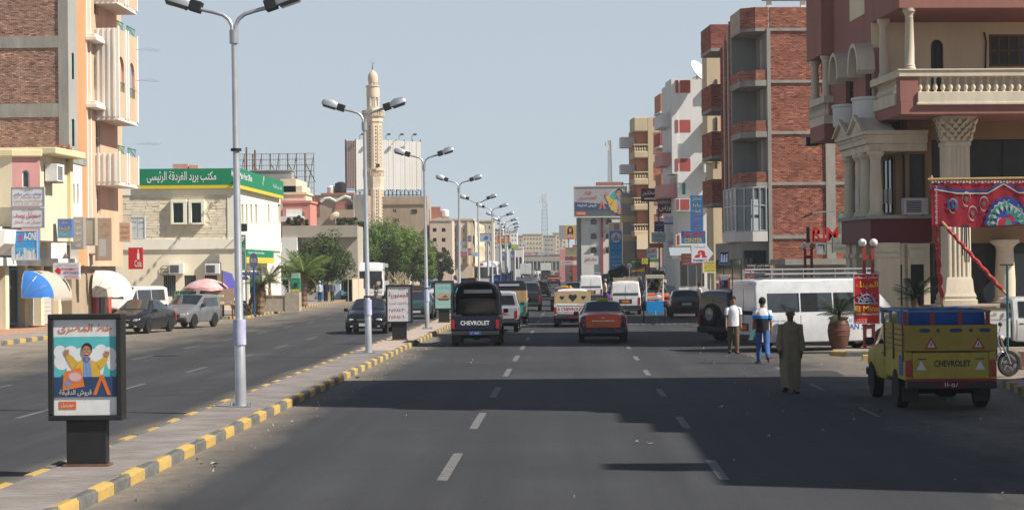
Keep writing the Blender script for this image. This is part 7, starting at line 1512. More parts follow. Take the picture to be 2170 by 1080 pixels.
for y, h_, w_ in ((-2.2,.55,.75),(-1.9,.95,.9),(-1.1,1.2,.92),(-.4,1.5,.86),(.5,1.5,.86),(1.2,1.1,.92),(2.0,.9,.88),(2.3,.4,.7)): rr.append([(w_*1.08*math.copysign(abs(math.cos(a))**.7, math.cos(a))*(1+.03*math.sin(9*a+y)), y, max(.04, h_*math.sin(a)**.7+.02*math.sin(7*a+3*y))) for a in [math.pi*i/14 for i in range(15)]])
b.rings(rr, close=False); b.build('dust_sheet', mat('dust_sheet', (.22,.24,.23), .9, 0, .15, 2, .5, 6), tc, 60); [wheel(tc, q*.75, yy, .3, .18) for q in (-1,1) for yy in (-1.35,1.35)]
o = van('dark grey off roader with a spare wheel on its back door, parked at an angle', 7.0, 71.5, R(-58), (.035,.037,.042), L=4.7, Wd=.93, H=1.85, hood=.95, name='jeep', cat='jeep', spare=True, plate='bplate', lower=(.02,.02,.022), r_=.38)
o = van('long white tour bus van with high roof and roof rack, parked sideways on the right', 7.9, 62.9, R(-70), (.60,.61,.62), L=5.4, Wd=.94, H=2.28, name='tour_van', cat='van', nwin=4, belt=1.12, kt=2.62)
vs_ = F(o, (.94,0,0), (0,1,0), (1,0,0)); vl = F(o, (-.945,0,0), (0,1,0), (-1,0,0)); vr = ends(o, 5.4)[0]
text('ARABIAN SEA', vs_, -.2, 1.3, .66, .82, .004, cm(BL), o, bold=.01); text('العربية للسياحة', vs_, -.1, 1.2, .86, 1.0, .004, cm((.1,.3,.6)), o); text('سيناء بحر وسفر', vs_, -2.2, -1.4, .93, 1.02, .004, cm(BL), o); text('33', vr, .35, .55, 1.95, 2.12, -.02, cm((.4,.03,.03)), o)
b = MB(); zr = 2.40
for q in (-.72, .72): b.tube([(q,-2.3,zr),(q,1.5,zr)], .035, 6); b.tube([(q,-2.3,zr+.14),(q,1.5,zr+.14)], .03, 6); [b.tube([(q,yy,2.2),(q,yy,zr+.14)], .03, 5) for yy in (-2.1,-1.0,.1,1.2)]
for k in range(14): b.box(-.72,.72,-2.3+k*.29,-2.16+k*.29,zr-.01,zr+.03)
b.build('roof_rack', mat('rack_grey', (.20,.20,.21), .5, .3), o, kind='stuff')
# yellow pickup, nearest vehicle
o = yp_ = pickup('battered yellow pickup with high ochre side boards and blue bundles on top', 6.86, 38.6, 0, (.42,.34,.05), tail='', plate='maroon', bump='plast', mud=True)
Fr = ends(o, 4.9)[0]; yw = mat('yellow_worn', (.46,.37,.05), .55, 0, .25, 2.5, col2=(.36,.27,.04)); oc_ = mat('ochre_board', (.34,.24,.04), .7, 0, .2, 3, col2=(.42,.30,.06)); o2 = [c for c in o.children if c.name.startswith('tailgate')][0]
for q in o.children:
    if q.name.split('.')[0] in ('body','load_bed','tailgate','corner_post','bed_rail'): q.data.materials.clear(); q.data.materials.append(yw)
text('CHEVROLET', Fr, -.30, .36, .80, .915, .004, cm((.02,.03,.04)), o2, bold=.03)
for u in (-.53, .53): b = MB(); b.poly([Fr.p(u+a, .74+c, .004) for a, c in ((-.09,0),(.09,0),(0,.17))]); b.build('reflector_triangle', cm((.62,.62,.64)), o2, fix=False)
pair(o, 'hinge', Fr, M['rust'], .44, .6, .93, .95, 0, .012); bx(o, 'tailgate_ledge', Fr, yw, -.68, .68, .585, .635, 0, .03)
b = MB(); b.fbox(Fr, -.82, .84, 1.09, 1.55, -.05, .0); bk = b.build('back_board', oc_, o)
for u, w_ in ((-.46,.10),(-.22,.035),(.1,.12),(.37,.035),(.62,.10)): b = MB(); b.poly([Fr.p(u+a, 1.455+c, .004) for a, c in [(w_*math.copysign(abs(math.cos(t))**.6, math.cos(t)), .035*math.copysign(abs(math.sin(t))**.8, math.sin(t))) for t in np.linspace(0, 2*math.pi, 18, endpoint=False)]]); b.build('slot_hole', cm((.03,.05,.16)), bk, fix=False)
for u in (-.35, .50):
    for pts, c, ly in (([(-.12,0),(.12,0),(0,.22)],(.42,.05,.03),1),([(-.07,.028),(.07,.028),(0,.155)],(.6,.6,.58),2),([(-.012,.05),(.012,.05),(.009,.115),(-.009,.115)],(.05,.01,.01),3)): b = MB(); b.poly([Fr.p(u+a, 1.12+c, .003+.0015*ly) for a, c in pts]); b.build('warning_triangle', cm(c), bk, fix=False)
for q in (-1, 1):
    for k in range(5): b = MB(); b.box(*sorted((q*.80,q*.835)),-2.4,-.2,1.08+k*.098,1.165+k*.098); b.build('side_slat', oc_, o, bevel=.005)
    for yy in (-2.35,-1.3,-.25): b = MB(); b.box(*sorted((q*.835,q*.86)),yy-.03,yy+.03,.9,1.56); b.build('side_stake', M['rust'], o)
for k in range(4):
    b = MB(); b.lathe([(.001,-.26),(.14,-.22),(.16,0),(.14,.22),(.001,.26)], 10, (-.55+k*.36,-1.7,1.60), 'x', sy=1.6); b.build('blue_bundle', mat('blue_tarpaulin', (.01,.08,.34), .6, 0, .2, 5, .5, 9), o, 60)
b = MB()
for q in (-.72,.74): b.tube([(q,-2.3,1.79),(q,.9,1.79)], .03, 6); 
for k in range(4): b.tube([(-.72,-2.1+k*.95,1.79),(.74,-2.1+k*.95,1.79)], .025, 6); b.tube([(-.72,-2.1+k*.95,1.79),(-.72,-2.1+k*.95,1.5)], .03, 6); b.tube([(.74,-2.1+k*.95,1.79),(.74,-2.1+k*.95,1.5)], .03, 6)
b.build('top_rack', mat('rack_blue', (.16,.22,.30), .6), o, kind='stuff'); b = MB(); [b.box(-.3+k*.5-.035,-.3+k*.5+.035,-2.36,-2.3,1.5,1.79) for k in range(-1,3)]; b.build('red_stake', cm((.30,.04,.03)), o, kind='stuff')
bx(o, 'red_rail', Fr, cm((.30,.03,.03)), -.82, .82, .535, .58, .0, .03); bx(o, 'blue_flash', F(o,(-.835,-2.4,0),(0,1,0),(-1,0,0)), cm((.04,.07,.25)), .15, .55, .62, 1.0, 0, .004)
text('١١٠٥٨', Fr, -.14, .14, .44, .52, .124, cm(WH), o, arabic=False)
# white pickup parked sideways at the far right
o = pickup('white pickup with an empty long bed parked sideways below the palm capital column', 12.6, 57.4, R(-88), (.60,.61,.60), L=5.0)
b = MB(); [b.box(*sorted((q*.80,q*.84)),-2.4,-.25,1.08,1.36) for q in (-1,1)]; b.box(-.8,.8,-2.46,-2.42,1.06,1.36); b.build('bed_board', paint((.60,.61,.60)), o)
for q in (-1,1): b = MB(); b.box(*sorted((q*.78,q*.86)),-2.45,-.2,1.362,1.40); b.build('wood_rail', M['wood'], o)
ls = F(o, (.845,0,0), (0,1,0), (1,0,0)); text('السلسلة مقاولات', ls, -2.1, -.6, 1.14, 1.28, .003, cm((.30,.20,.08)), o); [bx(o, 'bed_hook', ls, M['galvd'], u-.02, u+.02, 1.16, 1.26, 0, .03) for u in (-2.2,-1.3,-.4)]
# ---- left carriageway
sedan('black saloon with big round lamps parked at the left kerb by the shops', -19.0, 87.2, math.pi-D*9, (.012,.014,.03)); van('grey compact people carrier parked behind the black saloon at the left kerb', -18.3, 94.3, math.pi-D*11, (.15,.155,.165), L=4.3, H=1.58, hood=.75, belt=.95, name='people_carrier', cat='car')
van('white van half hidden behind the black parked saloon', -23.3, 104.6, math.pi-D*20, (.62,.63,.62), H=1.95)
sedan('black saloon driving towards the camera left of the second lamp pole', -8.55, 84.1, math.pi, (.010,.011,.013)); sedan('dark green saloon coming on behind the second advertising case', -8.35, 108.5, math.pi, (.02,.05,.045))
sedan('orange and black taxi on the left road near the bus', -11.9, 152, math.pi, (.02,.02,.03), roof=(.6,.14,.02), boot=(.6,.14,.02), taxi=1, boxy=True, name='taxi', cat='taxi')
pickup('light blue pickup coming on along the left road', -12.7, 178, math.pi, (.06,.22,.42)); pickup('white pickup in front of the light blue one on the left road', -10.6, 160, math.pi, (.6,.6,.6)); sedan('turquoise saloon on the left road by the fourth lamp', -10.2, 172, math.pi, (.05,.32,.30))
sedan('bright orange taxi with a white roof sign far down the left road', -11.6, 232, math.pi, (.68,.17,.02), taxi=1, name='taxi', cat='taxi'); pickup('dark pickup with an orange load far down the left road', -14.6, 240, 0, (.03,.035,.04), bedc=(.5,.15,.04))
def coach(label, x, y, rz, L=9, Wd=1.25, H=3.3):
    r = thing('coach', label, 'bus', (x, y, zg(y)), rz); h = L/2; B = Body(r, [(-h,.4,1.4,H-.2,Wd-.05,Wd-.15),(-h+.2,.35,1.5,H-.05,Wd,Wd-.1),(h-1.0,.35,1.5,H,Wd,Wd-.1),(h-.3,.35,1.45,H-.3,Wd,Wd-.14),(h,.4,1.2,H-.75,Wd-.1,Wd-.25)], .08); B.body([paint((.66,.66,.66))])
    Ff = ends(r, L)[1];
    b = MB(); pts = [(-Wd+.12,1.0),(Wd-.12,1.0),(Wd-.2,H-.72),(-Wd+.2,H-.72)]; b.rings([[Ff.p(u, z, o-.02*(z > 1.5)) for u, z in pts] for o in (-.05, .03)]); b.build('windscreen', M['cglass'], r, bevel=.03)
    for k0, k1 in ((2.1,2.8),(7.9,7.2)): [B.patch('side_window', M['cglass'], -h+.4+i*1.5, -h+1.8+i*1.5, k0, k1) for i in range(int((L-1.6)/1.5))]
    pair(r, 'headlight', Ff, M['lens'], .75, 1.08, .55, .8, -.05, .04, bev=.06); bx(r, 'bumper', Ff, paint((.6,.6,.6)), -Wd+.06, Wd-.06, .3, .52, -.1, .06, bev=.05); bx(r, 'number_plate', Ff, M['plate'], -.28, .28, .6, .74, 0, .03); bx(r, 'wiper', Ff, M['plast'], -.03, .0, 1.0, 1.7, .03, .06)
    bx(r, 'route_card', Ff, cm(WH), -.95, -.65, 1.35, 1.62, .03, .04) and text('54', Ff, -.93, -.67, 1.4, 1.58, .045, cm(BK), r)
    for q in (-1,1): b = MB(); b.tube([(q*(Wd-.1),h-.2,H-.6),(q*(Wd+.2),h+.15,H-.75),(q*(Wd+.2),h+.15,H-1.1)], .04, 6); b.box(*sorted((q*(Wd+.08),q*(Wd+.3))),h+.08,h+.2,H-1.6,H-1.1); b.build('mirror', M['plast'], r, bevel=.03)
    for yy in (-h*.55, h*.6): B.arch(yy, .52, Wd+.002); [wheel(r, q*(Wd-.16), yy, .46, .28, True) for q in (-1,1)]
    return r
coach('white coach with a huge dark windscreen stopped at the left kerb', -18.4, 184, math.pi+D*2); coach('white and green bus far down the left road behind the lamps', -10.6, 258, math.pi)
def boxtruck(label, x, y, c=(.62,.62,.60), w=1.0, H=2.7):
    r = thing('box_truck', label, 'truck', (x, y, zg(y)), 0); b = MB(); b.box(-w,w,-2.3,1.0,.75,H); b.build('cargo_box', paint(c), r, bevel=.03); B = Body(r, [(1.1,.5,1.2,2.0,.85,.75),(2.2,.5,1.2,1.95,.85,.75),(2.8,.5,1.1,1.2,.84,.74)]); B.body([paint((.55,.55,.55))]); b = MB(); b.box(-.4,.4,-2.2,2.6,.4,.7); b.box(-.85,.85,-2.32,-2.25,.45,.62); b.build('chassis', M['under'], r); [wheel(r, q*.78, yy, .36, .24) for q in (-1,1) for yy in (-1.4,2.0)]
    Fr = F(r,(0,-2.3,0),(1,0,0),(0,-1,0)); bx(r, 'door_seam', Fr, M['plast'], -.012, .012, .8, H-.1, 0, .01); pair(r, 'tail_lamp', Fr, M['tail'], .6, .85, .5, .64, -.02, .03); bx(r, 'number_plate', Fr, M['maroon'], -.25, .25, .5, .66, 0, .03); return r
boxtruck('white box truck with closed rear doors ahead in the left lane', -8.4, 368); boxtruck('second white box truck farther right and ahead', -5.0, 395, (.66,.65,.62)); van('black minibus beyond the white box truck', -9.2, 420, 0, (.01,.01,.012), H=2.3, Wd=1.0)
sedan('orange taxi at the far street end beside the second box truck', -1.6, 392, D*30, (.65,.16,.02), name='taxi', cat='taxi'); sedan('small white car far ahead between the two box trucks', -6.6, 405, math.pi, (.6,.6,.6))
# ================================================================ people
def skinmesh(name, nd, eg, m, parent, root, sub=2):
    ks = list(nd); me = bpy.data.meshes.new(name); me.from_pydata([nd[k][0] for k in ks], [(ks.index(a), ks.index(b)) for a, b in eg], [])
    o = bpy.data.objects.new(name, me); COL.objects.link(o); o.modifiers.new('skin', 'SKIN').use_smooth_shade = True
    if not me.skin_vertices: me.skin_vertices.new()
    for i, k in enumerate(ks):
        r = nd[k][1]; sv = me.skin_vertices[0].data[i]; sv.radius = (r, r) if not isinstance(r, tuple) else r; sv.use_root = (k == root)
    u = o.modifiers.new('sub', 'SUBSURF'); u.levels = u.render_levels = sub
    bpy.context.view_layer.update(); e = bpy.data.meshes.new_from_object(o.evaluated_get(bpy.context.evaluated_depsgraph_get())); bpy.data.objects.remove(o)
    e.materials.clear(); [e.materials.append(x) for x in (m if isinstance(m, list) else [m])]
    for p in e.polygons: p.use_smooth = True
    o = bpy.data.objects.new(name, e); COL.objects.link(o); o.parent = parent; return o
def person(label, x, y, rz, shirt, trous, legs=((8,10),(-12,12)), arms=((-10,12),(10,12)), h=1.74, skin=(.20,.10,.055), hair=(.012,.010,.009), fine=True, long_sleeve=False, shoe=(.03,.025,.02), gown=None, lean=0, group=None, sub=None, zb=0.0, scarf=None):
    r = thing('person', label, 'person', (x, y, zg(y)+zb), rz, group); k = h/1.74; sub = sub or (2 if fine else 1)
    J = {}
    for s, (a, b) in zip((-1, 1), legs):
        a, b = R(a), R(b); hp = V((s*.095, 0, .93)); kn = hp+.44*V((0, math.sin(a), -math.cos(a))); an = kn+.42*V((0, math.sin(a-b), -math.cos(a-b))); to = an+V((s*.03, .17*math.cos(a-b)+.0, -.04+.17*math.sin(a-b)*.9)); J.update({('hp',s):hp, ('kn',s):kn, ('an',s):an, ('to',s):to})
    for s, (a, b) in zip((-1, 1), arms):
        a, b = R(a), R(b); sh = V((s*.178, 0, 1.42)); el = sh+.29*V((s*.14, math.sin(a), -math.cos(a))); wr = el+.25*V((s*.05, math.sin(a+b), -math.cos(a+b))); hn = wr+.08*V((0, math.sin(a+b), -math.cos(a+b))); J.update({('sh',s):sh, ('el',s):el, ('wr',s):wr, ('hn',s):hn})
    dz = .065-min(J[('an',-1)].z, J[('an',1)].z); up = V((0,0,dz)); J = {q: (v+up)*k for q, v in J.items()}; c = lambda y_, z: V((0, y_, z+dz))*k
    sk = mat('skin_%d' % int(skin[0]*100), skin, .6, 0, .08, 6); cl = lambda q: mat('cloth_%02d_%02d_%02d' % tuple(int(v*99) for v in q), q, .9, 0, .14, 5, .4, 12)
    tor = {'p': (c(0,.95), .12*k), 'b': (c(.0,1.1), .112*k), 'c': (c(0,1.28), .118*k), 'n0': (c(-.005,1.42), .07*k), 'n': (c(0,1.5), .055*k), 'h0': (c(.02,1.57), .075*k), 'h1': (c(.015,1.66), (.085*k,.1*k)), 'h2': (c(.0,1.73), .06*k)}
    nd = dict(tor); eg = [('p','b'),('b','c'),('c','n0'),('n0','n'),('n','h0'),('h0','h1'),('h1','h2')]
    for s in (-1, 1):
        for nm, rr in (('hp',.095),('kn',.06),('an',.042),('to',.032)): nd[(nm,s)] = (J[(nm,s)], rr*k)
        for nm, rr in (('sh',.055),('el',.042),('wr',.03),('hn',.036)): nd[(nm,s)] = (J[(nm,s)], rr*k)
        eg += [('p',('hp',s)),(('hp',s),('kn',s)),(('kn',s),('an',s)),(('an',s),('to',s)),('c',('sh',s)),(('sh',s),('el',s)),(('el',s),('wr',s)),(('wr',s),('hn',s))]
    bo = skinmesh('body', nd, eg, sk, r, 'p', sub)
    if fine:                                                # fingers and facial features, joined to the body mesh
        b = MB()
        for s in (-1, 1):
            d = (J[('hn',s)]-J[('wr',s)]).normalized(); fw = V((0,1,0)); sd_ = (fw-d*fw.dot(d)).normalized(); o_ = d.cross(sd_)*-s
            for i, ln in enumerate((.085,.095,.088,.068)):
                p = J[('hn',s)]+sd_*(.028-.019*i)*k; b.tube([p-d*.01, p+d*ln*.5*k, p+d*ln*k+V((-s*.02,0,0))*k], [.011*k,.010*k,.007*k], 6)
            p = J[('wr',s)]+d*.03*k+sd_*.03*k; b.tube([p, p+(d*.035+sd_*.03)*k, p+(d*.075+sd_*.035)*k], [.013*k,.012*k,.008*k], 6)
        hy = .105*k; b.tube([c(.10,1.675), c(.135,1.635), c(.11,1.625)], [.012*k,.019*k,.012*k], 6); [b.lathe([(.001,-.014),(.026*k,-.01),(.03*k,0),(.001,.012)], 8, c(.0,1.65)+V((s*.088*k,0,0)), 'x') for s in (-1,1)]
        m2 = b.mesh('body', sk, 60); bm = bmesh.new(); bm.from_mesh(bo.data); bm.from_mesh(m2); bm.to_mesh(bo.data); bm.free(); bpy.data.meshes.remove(m2)
        for s in (-1, 1): b = MB(); b.ball(c(.093,1.675)+V((s*.033*k,0,0)), .012*k, 8); b.build('eye', M['black'], r, 60); b = MB(); b.tube([c(.10,1.70)+V((s*.015*k,0,0)), c(.098,1.703)+V((s*.05*k,0,0))], .006*k, 5); b.build('eyebrow', cl(hair), r)
        b = MB(); b.tube([c(.098,1.588)+V((-.025*k,0,0)), c(.104,1.586), c(.098,1.588)+V((.025*k,0,0))], .007*k, 6); b.build('mouth', mat('lip', (.13,.05,.04), .6), r)
    hr = MB(); hr.rings([[c(-.012+.105*rr*math.sin(t), z)+V((.094*rr*math.cos(t)*k,0,0)) for t in np.linspace(0, 2*math.pi, 14, endpoint=False)] for z, rr in ((1.62,.8),(1.66,1.0),(1.71,1.02),(1.75,.85),(1.785,.5),(1.795,.05))], cap=False); [None]
    for i, v in enumerate(hr.v):                            # keep the face clear
        if v[1] > .05*k and v[2] < (1.70+dz)*k: hr.v[i] = (v[0]*.9, .045*k, v[2])
    hr.build('scarf' if scarf else 'hair', cl(scarf or hair), r, 60)
    for s in (-1, 1): b = MB(); d = (J[('to',s)]-J[('an',s)]); d.z = 0; d = d.normalized(); a_ = J[('an',s)]; q = V((-d.y,d.x,0)); b.rings([[a_+d*f*k+q*w*k+V((0,0,z))*k for w, z in ((-.045,-.065),(.045,-.065),(.042,-.02),(.02,hh),(-.02,hh),(-.042,-.02))] for f, hh in ((-.075,.0),(0,.015),(.1,-.005),(.19,-.03))]); b.build('shoe', cl(shoe), r, 50)
    if gown is None:
        nd = {'p': (c(0,.97), .148*k), 'b0': (c(0,.90), .14*k)}; eg = [('p','b0')]
        for s in (-1, 1):
            nd[('hp',s)] = (J[('hp',s)], .108*k); nd[('m',s)] = ((J[('hp',s)]+J[('kn',s)])/2, .096*k); nd[('kn',s)] = (J[('kn',s)], .082*k); nd[('s',s)] = (J[('kn',s)]*.45+J[('an',s)]*.55, .074*k); nd[('an',s)] = (J[('an',s)]+V((0,0,.0)), .07*k); eg += [('b0',('hp',s)),(('hp',s),('m',s)),(('m',s),('kn',s)),(('kn',s),('s',s)),(('s',s),('an',s))]
        skinmesh('trousers', nd, eg, cl(trous), r, 'p', sub)
        b = MB(); n_ = 24; b.rings([[c(.0+d_*math.sin(t)*(1+.05*math.sin(5*t+9*z)), z)+V((w_*math.cos(t)*(1+.02*math.sin(4*t+7*z))*k,0,0)) for t in np.linspace(0, 2*math.pi, n_, endpoint=False)] for z, w_, d_ in ((.86,.178,.138),(.95,.172,.136),(1.02,.17,.134),(1.08,.17,.132),(1.15,.172,.132),(1.22,.18,.134),(1.25,.182,.134),(1.30,.182,.134),(1.36,.18,.125),(1.42,.16,.108),(1.465,.11,.085),(1.50,.068,.07))], cap=False)
        for s in (-1, 1):
            S, E, Wr = J[('sh',s)], J[('el',s)], J[('wr',s)]; e = [(S+V((-s*.07,0,.015))*k,.05),(S+V((-s*.01,0,.005))*k,.078),(S*.6+E*.4,.074),(S*.28+E*.72,.072)]+([(E,.066),(Wr,.05)] if long_sleeve else []); b.rings([[p+V((math.cos(t)*w_, math.sin(t)*w_, .01*math.sin(3*t)))*k for t in np.linspace(0, 2*math.pi, 14, endpoint=False)] for p, w_ in e], cap=False)
        so = b.build('shirt', [cl(q) for q in shirt] if isinstance(shirt, list) else cl(shirt), r, 70)
        if isinstance(shirt, list):
            for p in so.data.polygons: z = p.center.z/k-dz; p.material_index = 0 if z > 1.30 else 1 if z > 1.235 else 2
    else:
        gm = cl(gown); b = MB(); rr = []
        for z, w, d_, sw in ((.11,.19,.22,1),(.3,.205,.21,1),(.6,.225,.19,.8),(.9,.225,.165,.4),(1.1,.21,.15,.2),(1.3,.21,.145,.1),(1.40,.19,.12,0),(1.46,.13,.09,0),(1.49,.085,.08,0)):
            rr.append([V(((w+.018*sw*math.sin(5*t+z*3))*math.cos(t)*k, (d_+.028*sw*math.sin(6*t+1.3*z))*math.sin(t)*k+.03*sw*math.sin(t*2)*k, (z+.02*sw*math.sin(2*t))*k)) for t in np.linspace(0, 2*math.pi, 36, endpoint=False)])
        b.rings(rr, cap=False); g_ = b.build('robe', gm, r, 70)
        for s in (-1, 1):
            b = MB(); S, E, Wr = J[('sh',s)], J[('el',s)], J[('wr',s)]; b.rings([[p+V((math.cos(t)*w_*.8, math.sin(t)*w_, .02*math.sin(3*t)))*k for t in np.linspace(0, 2*math.pi, 16, endpoint=False)] for p, w_ in ((S+V((-s*.06,0,.02)),.06),(S+V((s*.01,0,0)),.09),((S+E)/2,.088),(E,.09),((E+Wr)/2,.1),(Wr+V((0,0,.03)),.11))], cap=False); b.build('sleeve', gm, r, 70)
        b = MB(); b.poly([c(.092,1.475)+V((-.035*k,0,0)), c(.092,1.475)+V((.035*k,0,0)), c(.166,1.22)]); b.build('neck_opening', sk, r, fix=False)
    return r
PI = math.pi
person('man in a white T-shirt and brown trousers walking towards the camera beside the off roader', 4.93, 60.6, PI, (.70,.70,.72), (.12,.085,.045), ((10,6),(-10,10)), ((-6,10),(6,12)), h=1.72, skin=(.27,.145,.085))
person('man in a white, blue and black polo shirt and jeans walking away', 5.2, 54.2, 0, [(.68,.68,.70),(.03,.22,.55),(.012,.012,.014)], (.04,.11,.30), ((12,4),(-16,30)), ((6,24),(-8,14)), h=1.78, skin=(.24,.13,.075))
fo = thing('folder', 'thin pale turquoise folder held by the man in the striped polo shirt', 'folder', (4.93, 54.3, .78), R(20)); b = MB(); b.T = Matrix.Rotation(R(18), 4, 'Y'); b.box(-.012,.012,-.12,.12,-.15,.16); b.build('cover', cm((.25,.58,.55)), fo); b = MB(); b.T = Matrix.Rotation(R(18), 4, 'Y'); b.box(-.008,.008,-.115,.125,-.145,.165); b.build('paper', cm(WH), fo)
person('elderly man in a long olive brown robe walking towards the camera', 4.57, 41.6, PI-.08, None, None, ((9,5),(-9,10)), ((-4,8),(5,8)), h=1.74, skin=(.13,.065,.04), hair=(.22,.21,.2), gown=(.20,.165,.11), shoe=(.012,.011,.01))
g3 = 'people walking along the left kerb'
for px, y, sh, tr, lb, sc, ls in ((677, 160, (.45,.50,.60), (.03,.03,.045), 'woman in a pale top and dark trousers, leftmost of three kerb walkers', (.5,.5,.55), True), (690, 160.5, (.015,.015,.02), (.015,.015,.02), 'woman all in black, middle of the three walkers at the left kerb', (.015,.015,.02), True), (703.5, 161, (.08,.09,.15), (.02,.02,.03), 'woman in a navy top and scarf, rightmost of three kerb walkers', (.04,.05,.08), True)):
    person(lb, px_at(px, y), y, PI, sh, tr, h=1.66, fine=False, scarf=sc, long_sleeve=ls, group=g3, zb=.13)
person('stall keeper in dark clothes behind the parasol stall', px_at(431, 116), 116, PI*.8, (.05,.03,.025), (.03,.03,.03), ((2,2),(-2,2)), ((20,50),(15,50)), h=1.72, skin=(.06,.03,.02), fine=False, zb=.13)
person('man in a beige shirt and black trousers with a violet bag, beside the white minibus', px_at(1282, 146), 146, PI*.5, (.50,.42,.34), (.015,.015,.018), h=1.8, fine=False, hair=(.3,.28,.25))
bg_ = thing('bag', 'violet carrier bag hanging beside the man in the beige shirt', 'bag', (px_at(1291,146.2), 146.2, .35)); b = MB(); b.rings([[(-.18,-.08,0),(.18,-.08,0),(.18,.08,0),(-.18,.08,0)],[(-.2,-.1,.25),(.2,-.1,.25),(.2,.1,.25),(-.2,.1,.25)],[(-.14,-.02,.48),(.14,-.02,.48),(.14,.02,.48),(-.14,.02,.48)]]); b.build('sack', cm((.18,.07,.42)), bg_, 50); b = MB(); b.tube([(-.1,0,.47),(-.05,0,.65),(.05,0,.65),(.1,0,.47)], .012, 5); b.build('handle', cm((.18,.07,.42)), bg_)
for px, y, rz, sh, tr, lb in ((1139,345,0,(.66,.66,.66),(.60,.60,.6),'traffic officer in white uniform standing mid street far ahead'),(1209,300,PI,(.5,.42,.36),(.02,.02,.025),'man in dark trousers standing far ahead before the pink corner building'),(1481,110,PI*.6,(.55,.45,.45),(.06,.07,.1),'man in a pink shirt beside the dust sheeted car'),(1072,255,PI,(.06,.06,.08),(.03,.03,.04),'dark clothed walker on the far median'),(962,205,PI,(.5,.5,.5),(.05,.05,.06),'man in a pale shirt on the left road behind the third lamp'),(877,190,PI,(.3,.32,.4),(.06,.06,.1),'man standing at the left kerb beyond the coach'),(883,193,PI,(.55,.5,.5),(.05,.05,.05),'man in a pale top at the left kerb beyond the coach')):
    person(lb, px_at(px, y), y, rz, sh, tr, h=1.75, fine=False, sub=1)
# motorcycles
def moto(label, x, y, rz, c, cat='motorcycle'):
    r = thing('motorcycle', label, cat, (x, y, zg(y)), rz)
    for nm, yy in (('wheel', .66), ('wheel', -.62)):
        b = MB(); b.lathe([(.225,-.045),(.28,-.05),(.305,0),(.28,.05),(.225,.045),(.225,-.045)], 26, (0,yy,.305), 'x'); w = b.build(nm, M['tyre'], r, 40); b = MB(); b.lathe([(.195,-.03),(.228,-.035),(.228,.035),(.195,.03),(.195,-.03)], 26, (0,yy,.305), 'x'); b.lathe([(.07,-.06),(.07,.06)], 10, (0,yy,.305), 'x'); [b.tube([(0,yy+.06*math.cos(a),.305+.06*math.sin(a)),(0,yy+.2*math.cos(a+.3),.305+.2*math.sin(a+.3))], .014, 5) for a in np.linspace(0, 2*PI, 6)[:5]]; b.build('rim', M['chrome'], w, 40)
    b = MB(); [b.tube([(q*.09,.66,.305),(q*.09,.40,.86),(q*.1,.36,.98)], .022, 7) for q in (-1,1)]; b.build('fork', M['chrome'], r, 40)
    b = MB(); b.tube([(-.36,.18,1.06),(-.2,.32,1.04),(0,.36,1.0),(.2,.32,1.04),(.36,.18,1.06)], .014, 6); b.build('handlebar', M['chrome'], r); b = MB(); b.ball((0,.46,.90), .085, 12); b.build('headlight', M['lens'], r, 60)
    for q in (-1,1): b = MB(); b.tube([(q*.2,.3,1.04),(q*.26,.3,1.2)], .008, 5); b.ball((q*.27,.29,1.24), .05, 10); b.build('mirror', M['plast'], r, 60); b = MB(); b.ball((q*.15,.42,.88), .035, 8); b.build('indicator', M['amber'], r, 60)
    b = MB(); b.rings([[(w_*math.cos(t), yy, .78+h_*math.sin(t)) for t in np.linspace(0, 2*PI, 12, endpoint=False)] for yy, w_, h_ in ((-.08,.06,.05),(.0,.12,.1),(.2,.14,.12),(.32,.05,.06))]); b.build('tank', paint(c), r, 60)
    b = MB(); b.rings([[(q*w_, yy, z) for q, z in ((-1,.72),(1,.72),(.8,.80),(-.8,.80))] for yy, w_ in ((-.72,.09),(-.5,.14),(-.1,.11))]); b.build('seat', M['seat'], r, bevel=.02)
    b = MB(); b.box(-.13,.13,-.2,.22,.3,.62); b.lathe([(.14,-.02),(.14,.02)], 12, (0,.05,.42), 'x'); b.tube([(0,.3,.9),(0,-.2,.4),(0,-.62,.32)], .03, 6); b.tube([(.12,.1,.35),(.14,-.3,.28),(.14,-.85,.36)], .035, 7); b.build('engine', M['galvd'], r, kind='stuff')
    for yy in (.66, -.62): b = MB(); b.rings([[(q, yy+.335*math.cos(a), .305+.335*math.sin(a)) for q in (-.06,.06)] for a in np.linspace(R(30), R(150), 8)], cap=False, close=False); b.build('mudguard', M['chrome'], r, 50)
    return r
moto('motorcycle with a chrome fork and spoked front wheel, parked beyond the yellow pickup', 9.65, 46.8, R(-72), (.03,.03,.035))
moto('small motorcycle ridden towards the camera in front of the coach', px_at(797, 168), 168, PI, (.12,.02,.02))
person('rider in dark clothes on the small motorcycle before the coach', px_at(797, 168.2), 168.2, PI, (.10,.06,.05), (.03,.03,.035), ((75,70),(75,70)), ((50,10),(50,10)), h=1.7, fine=False, zb=.30)
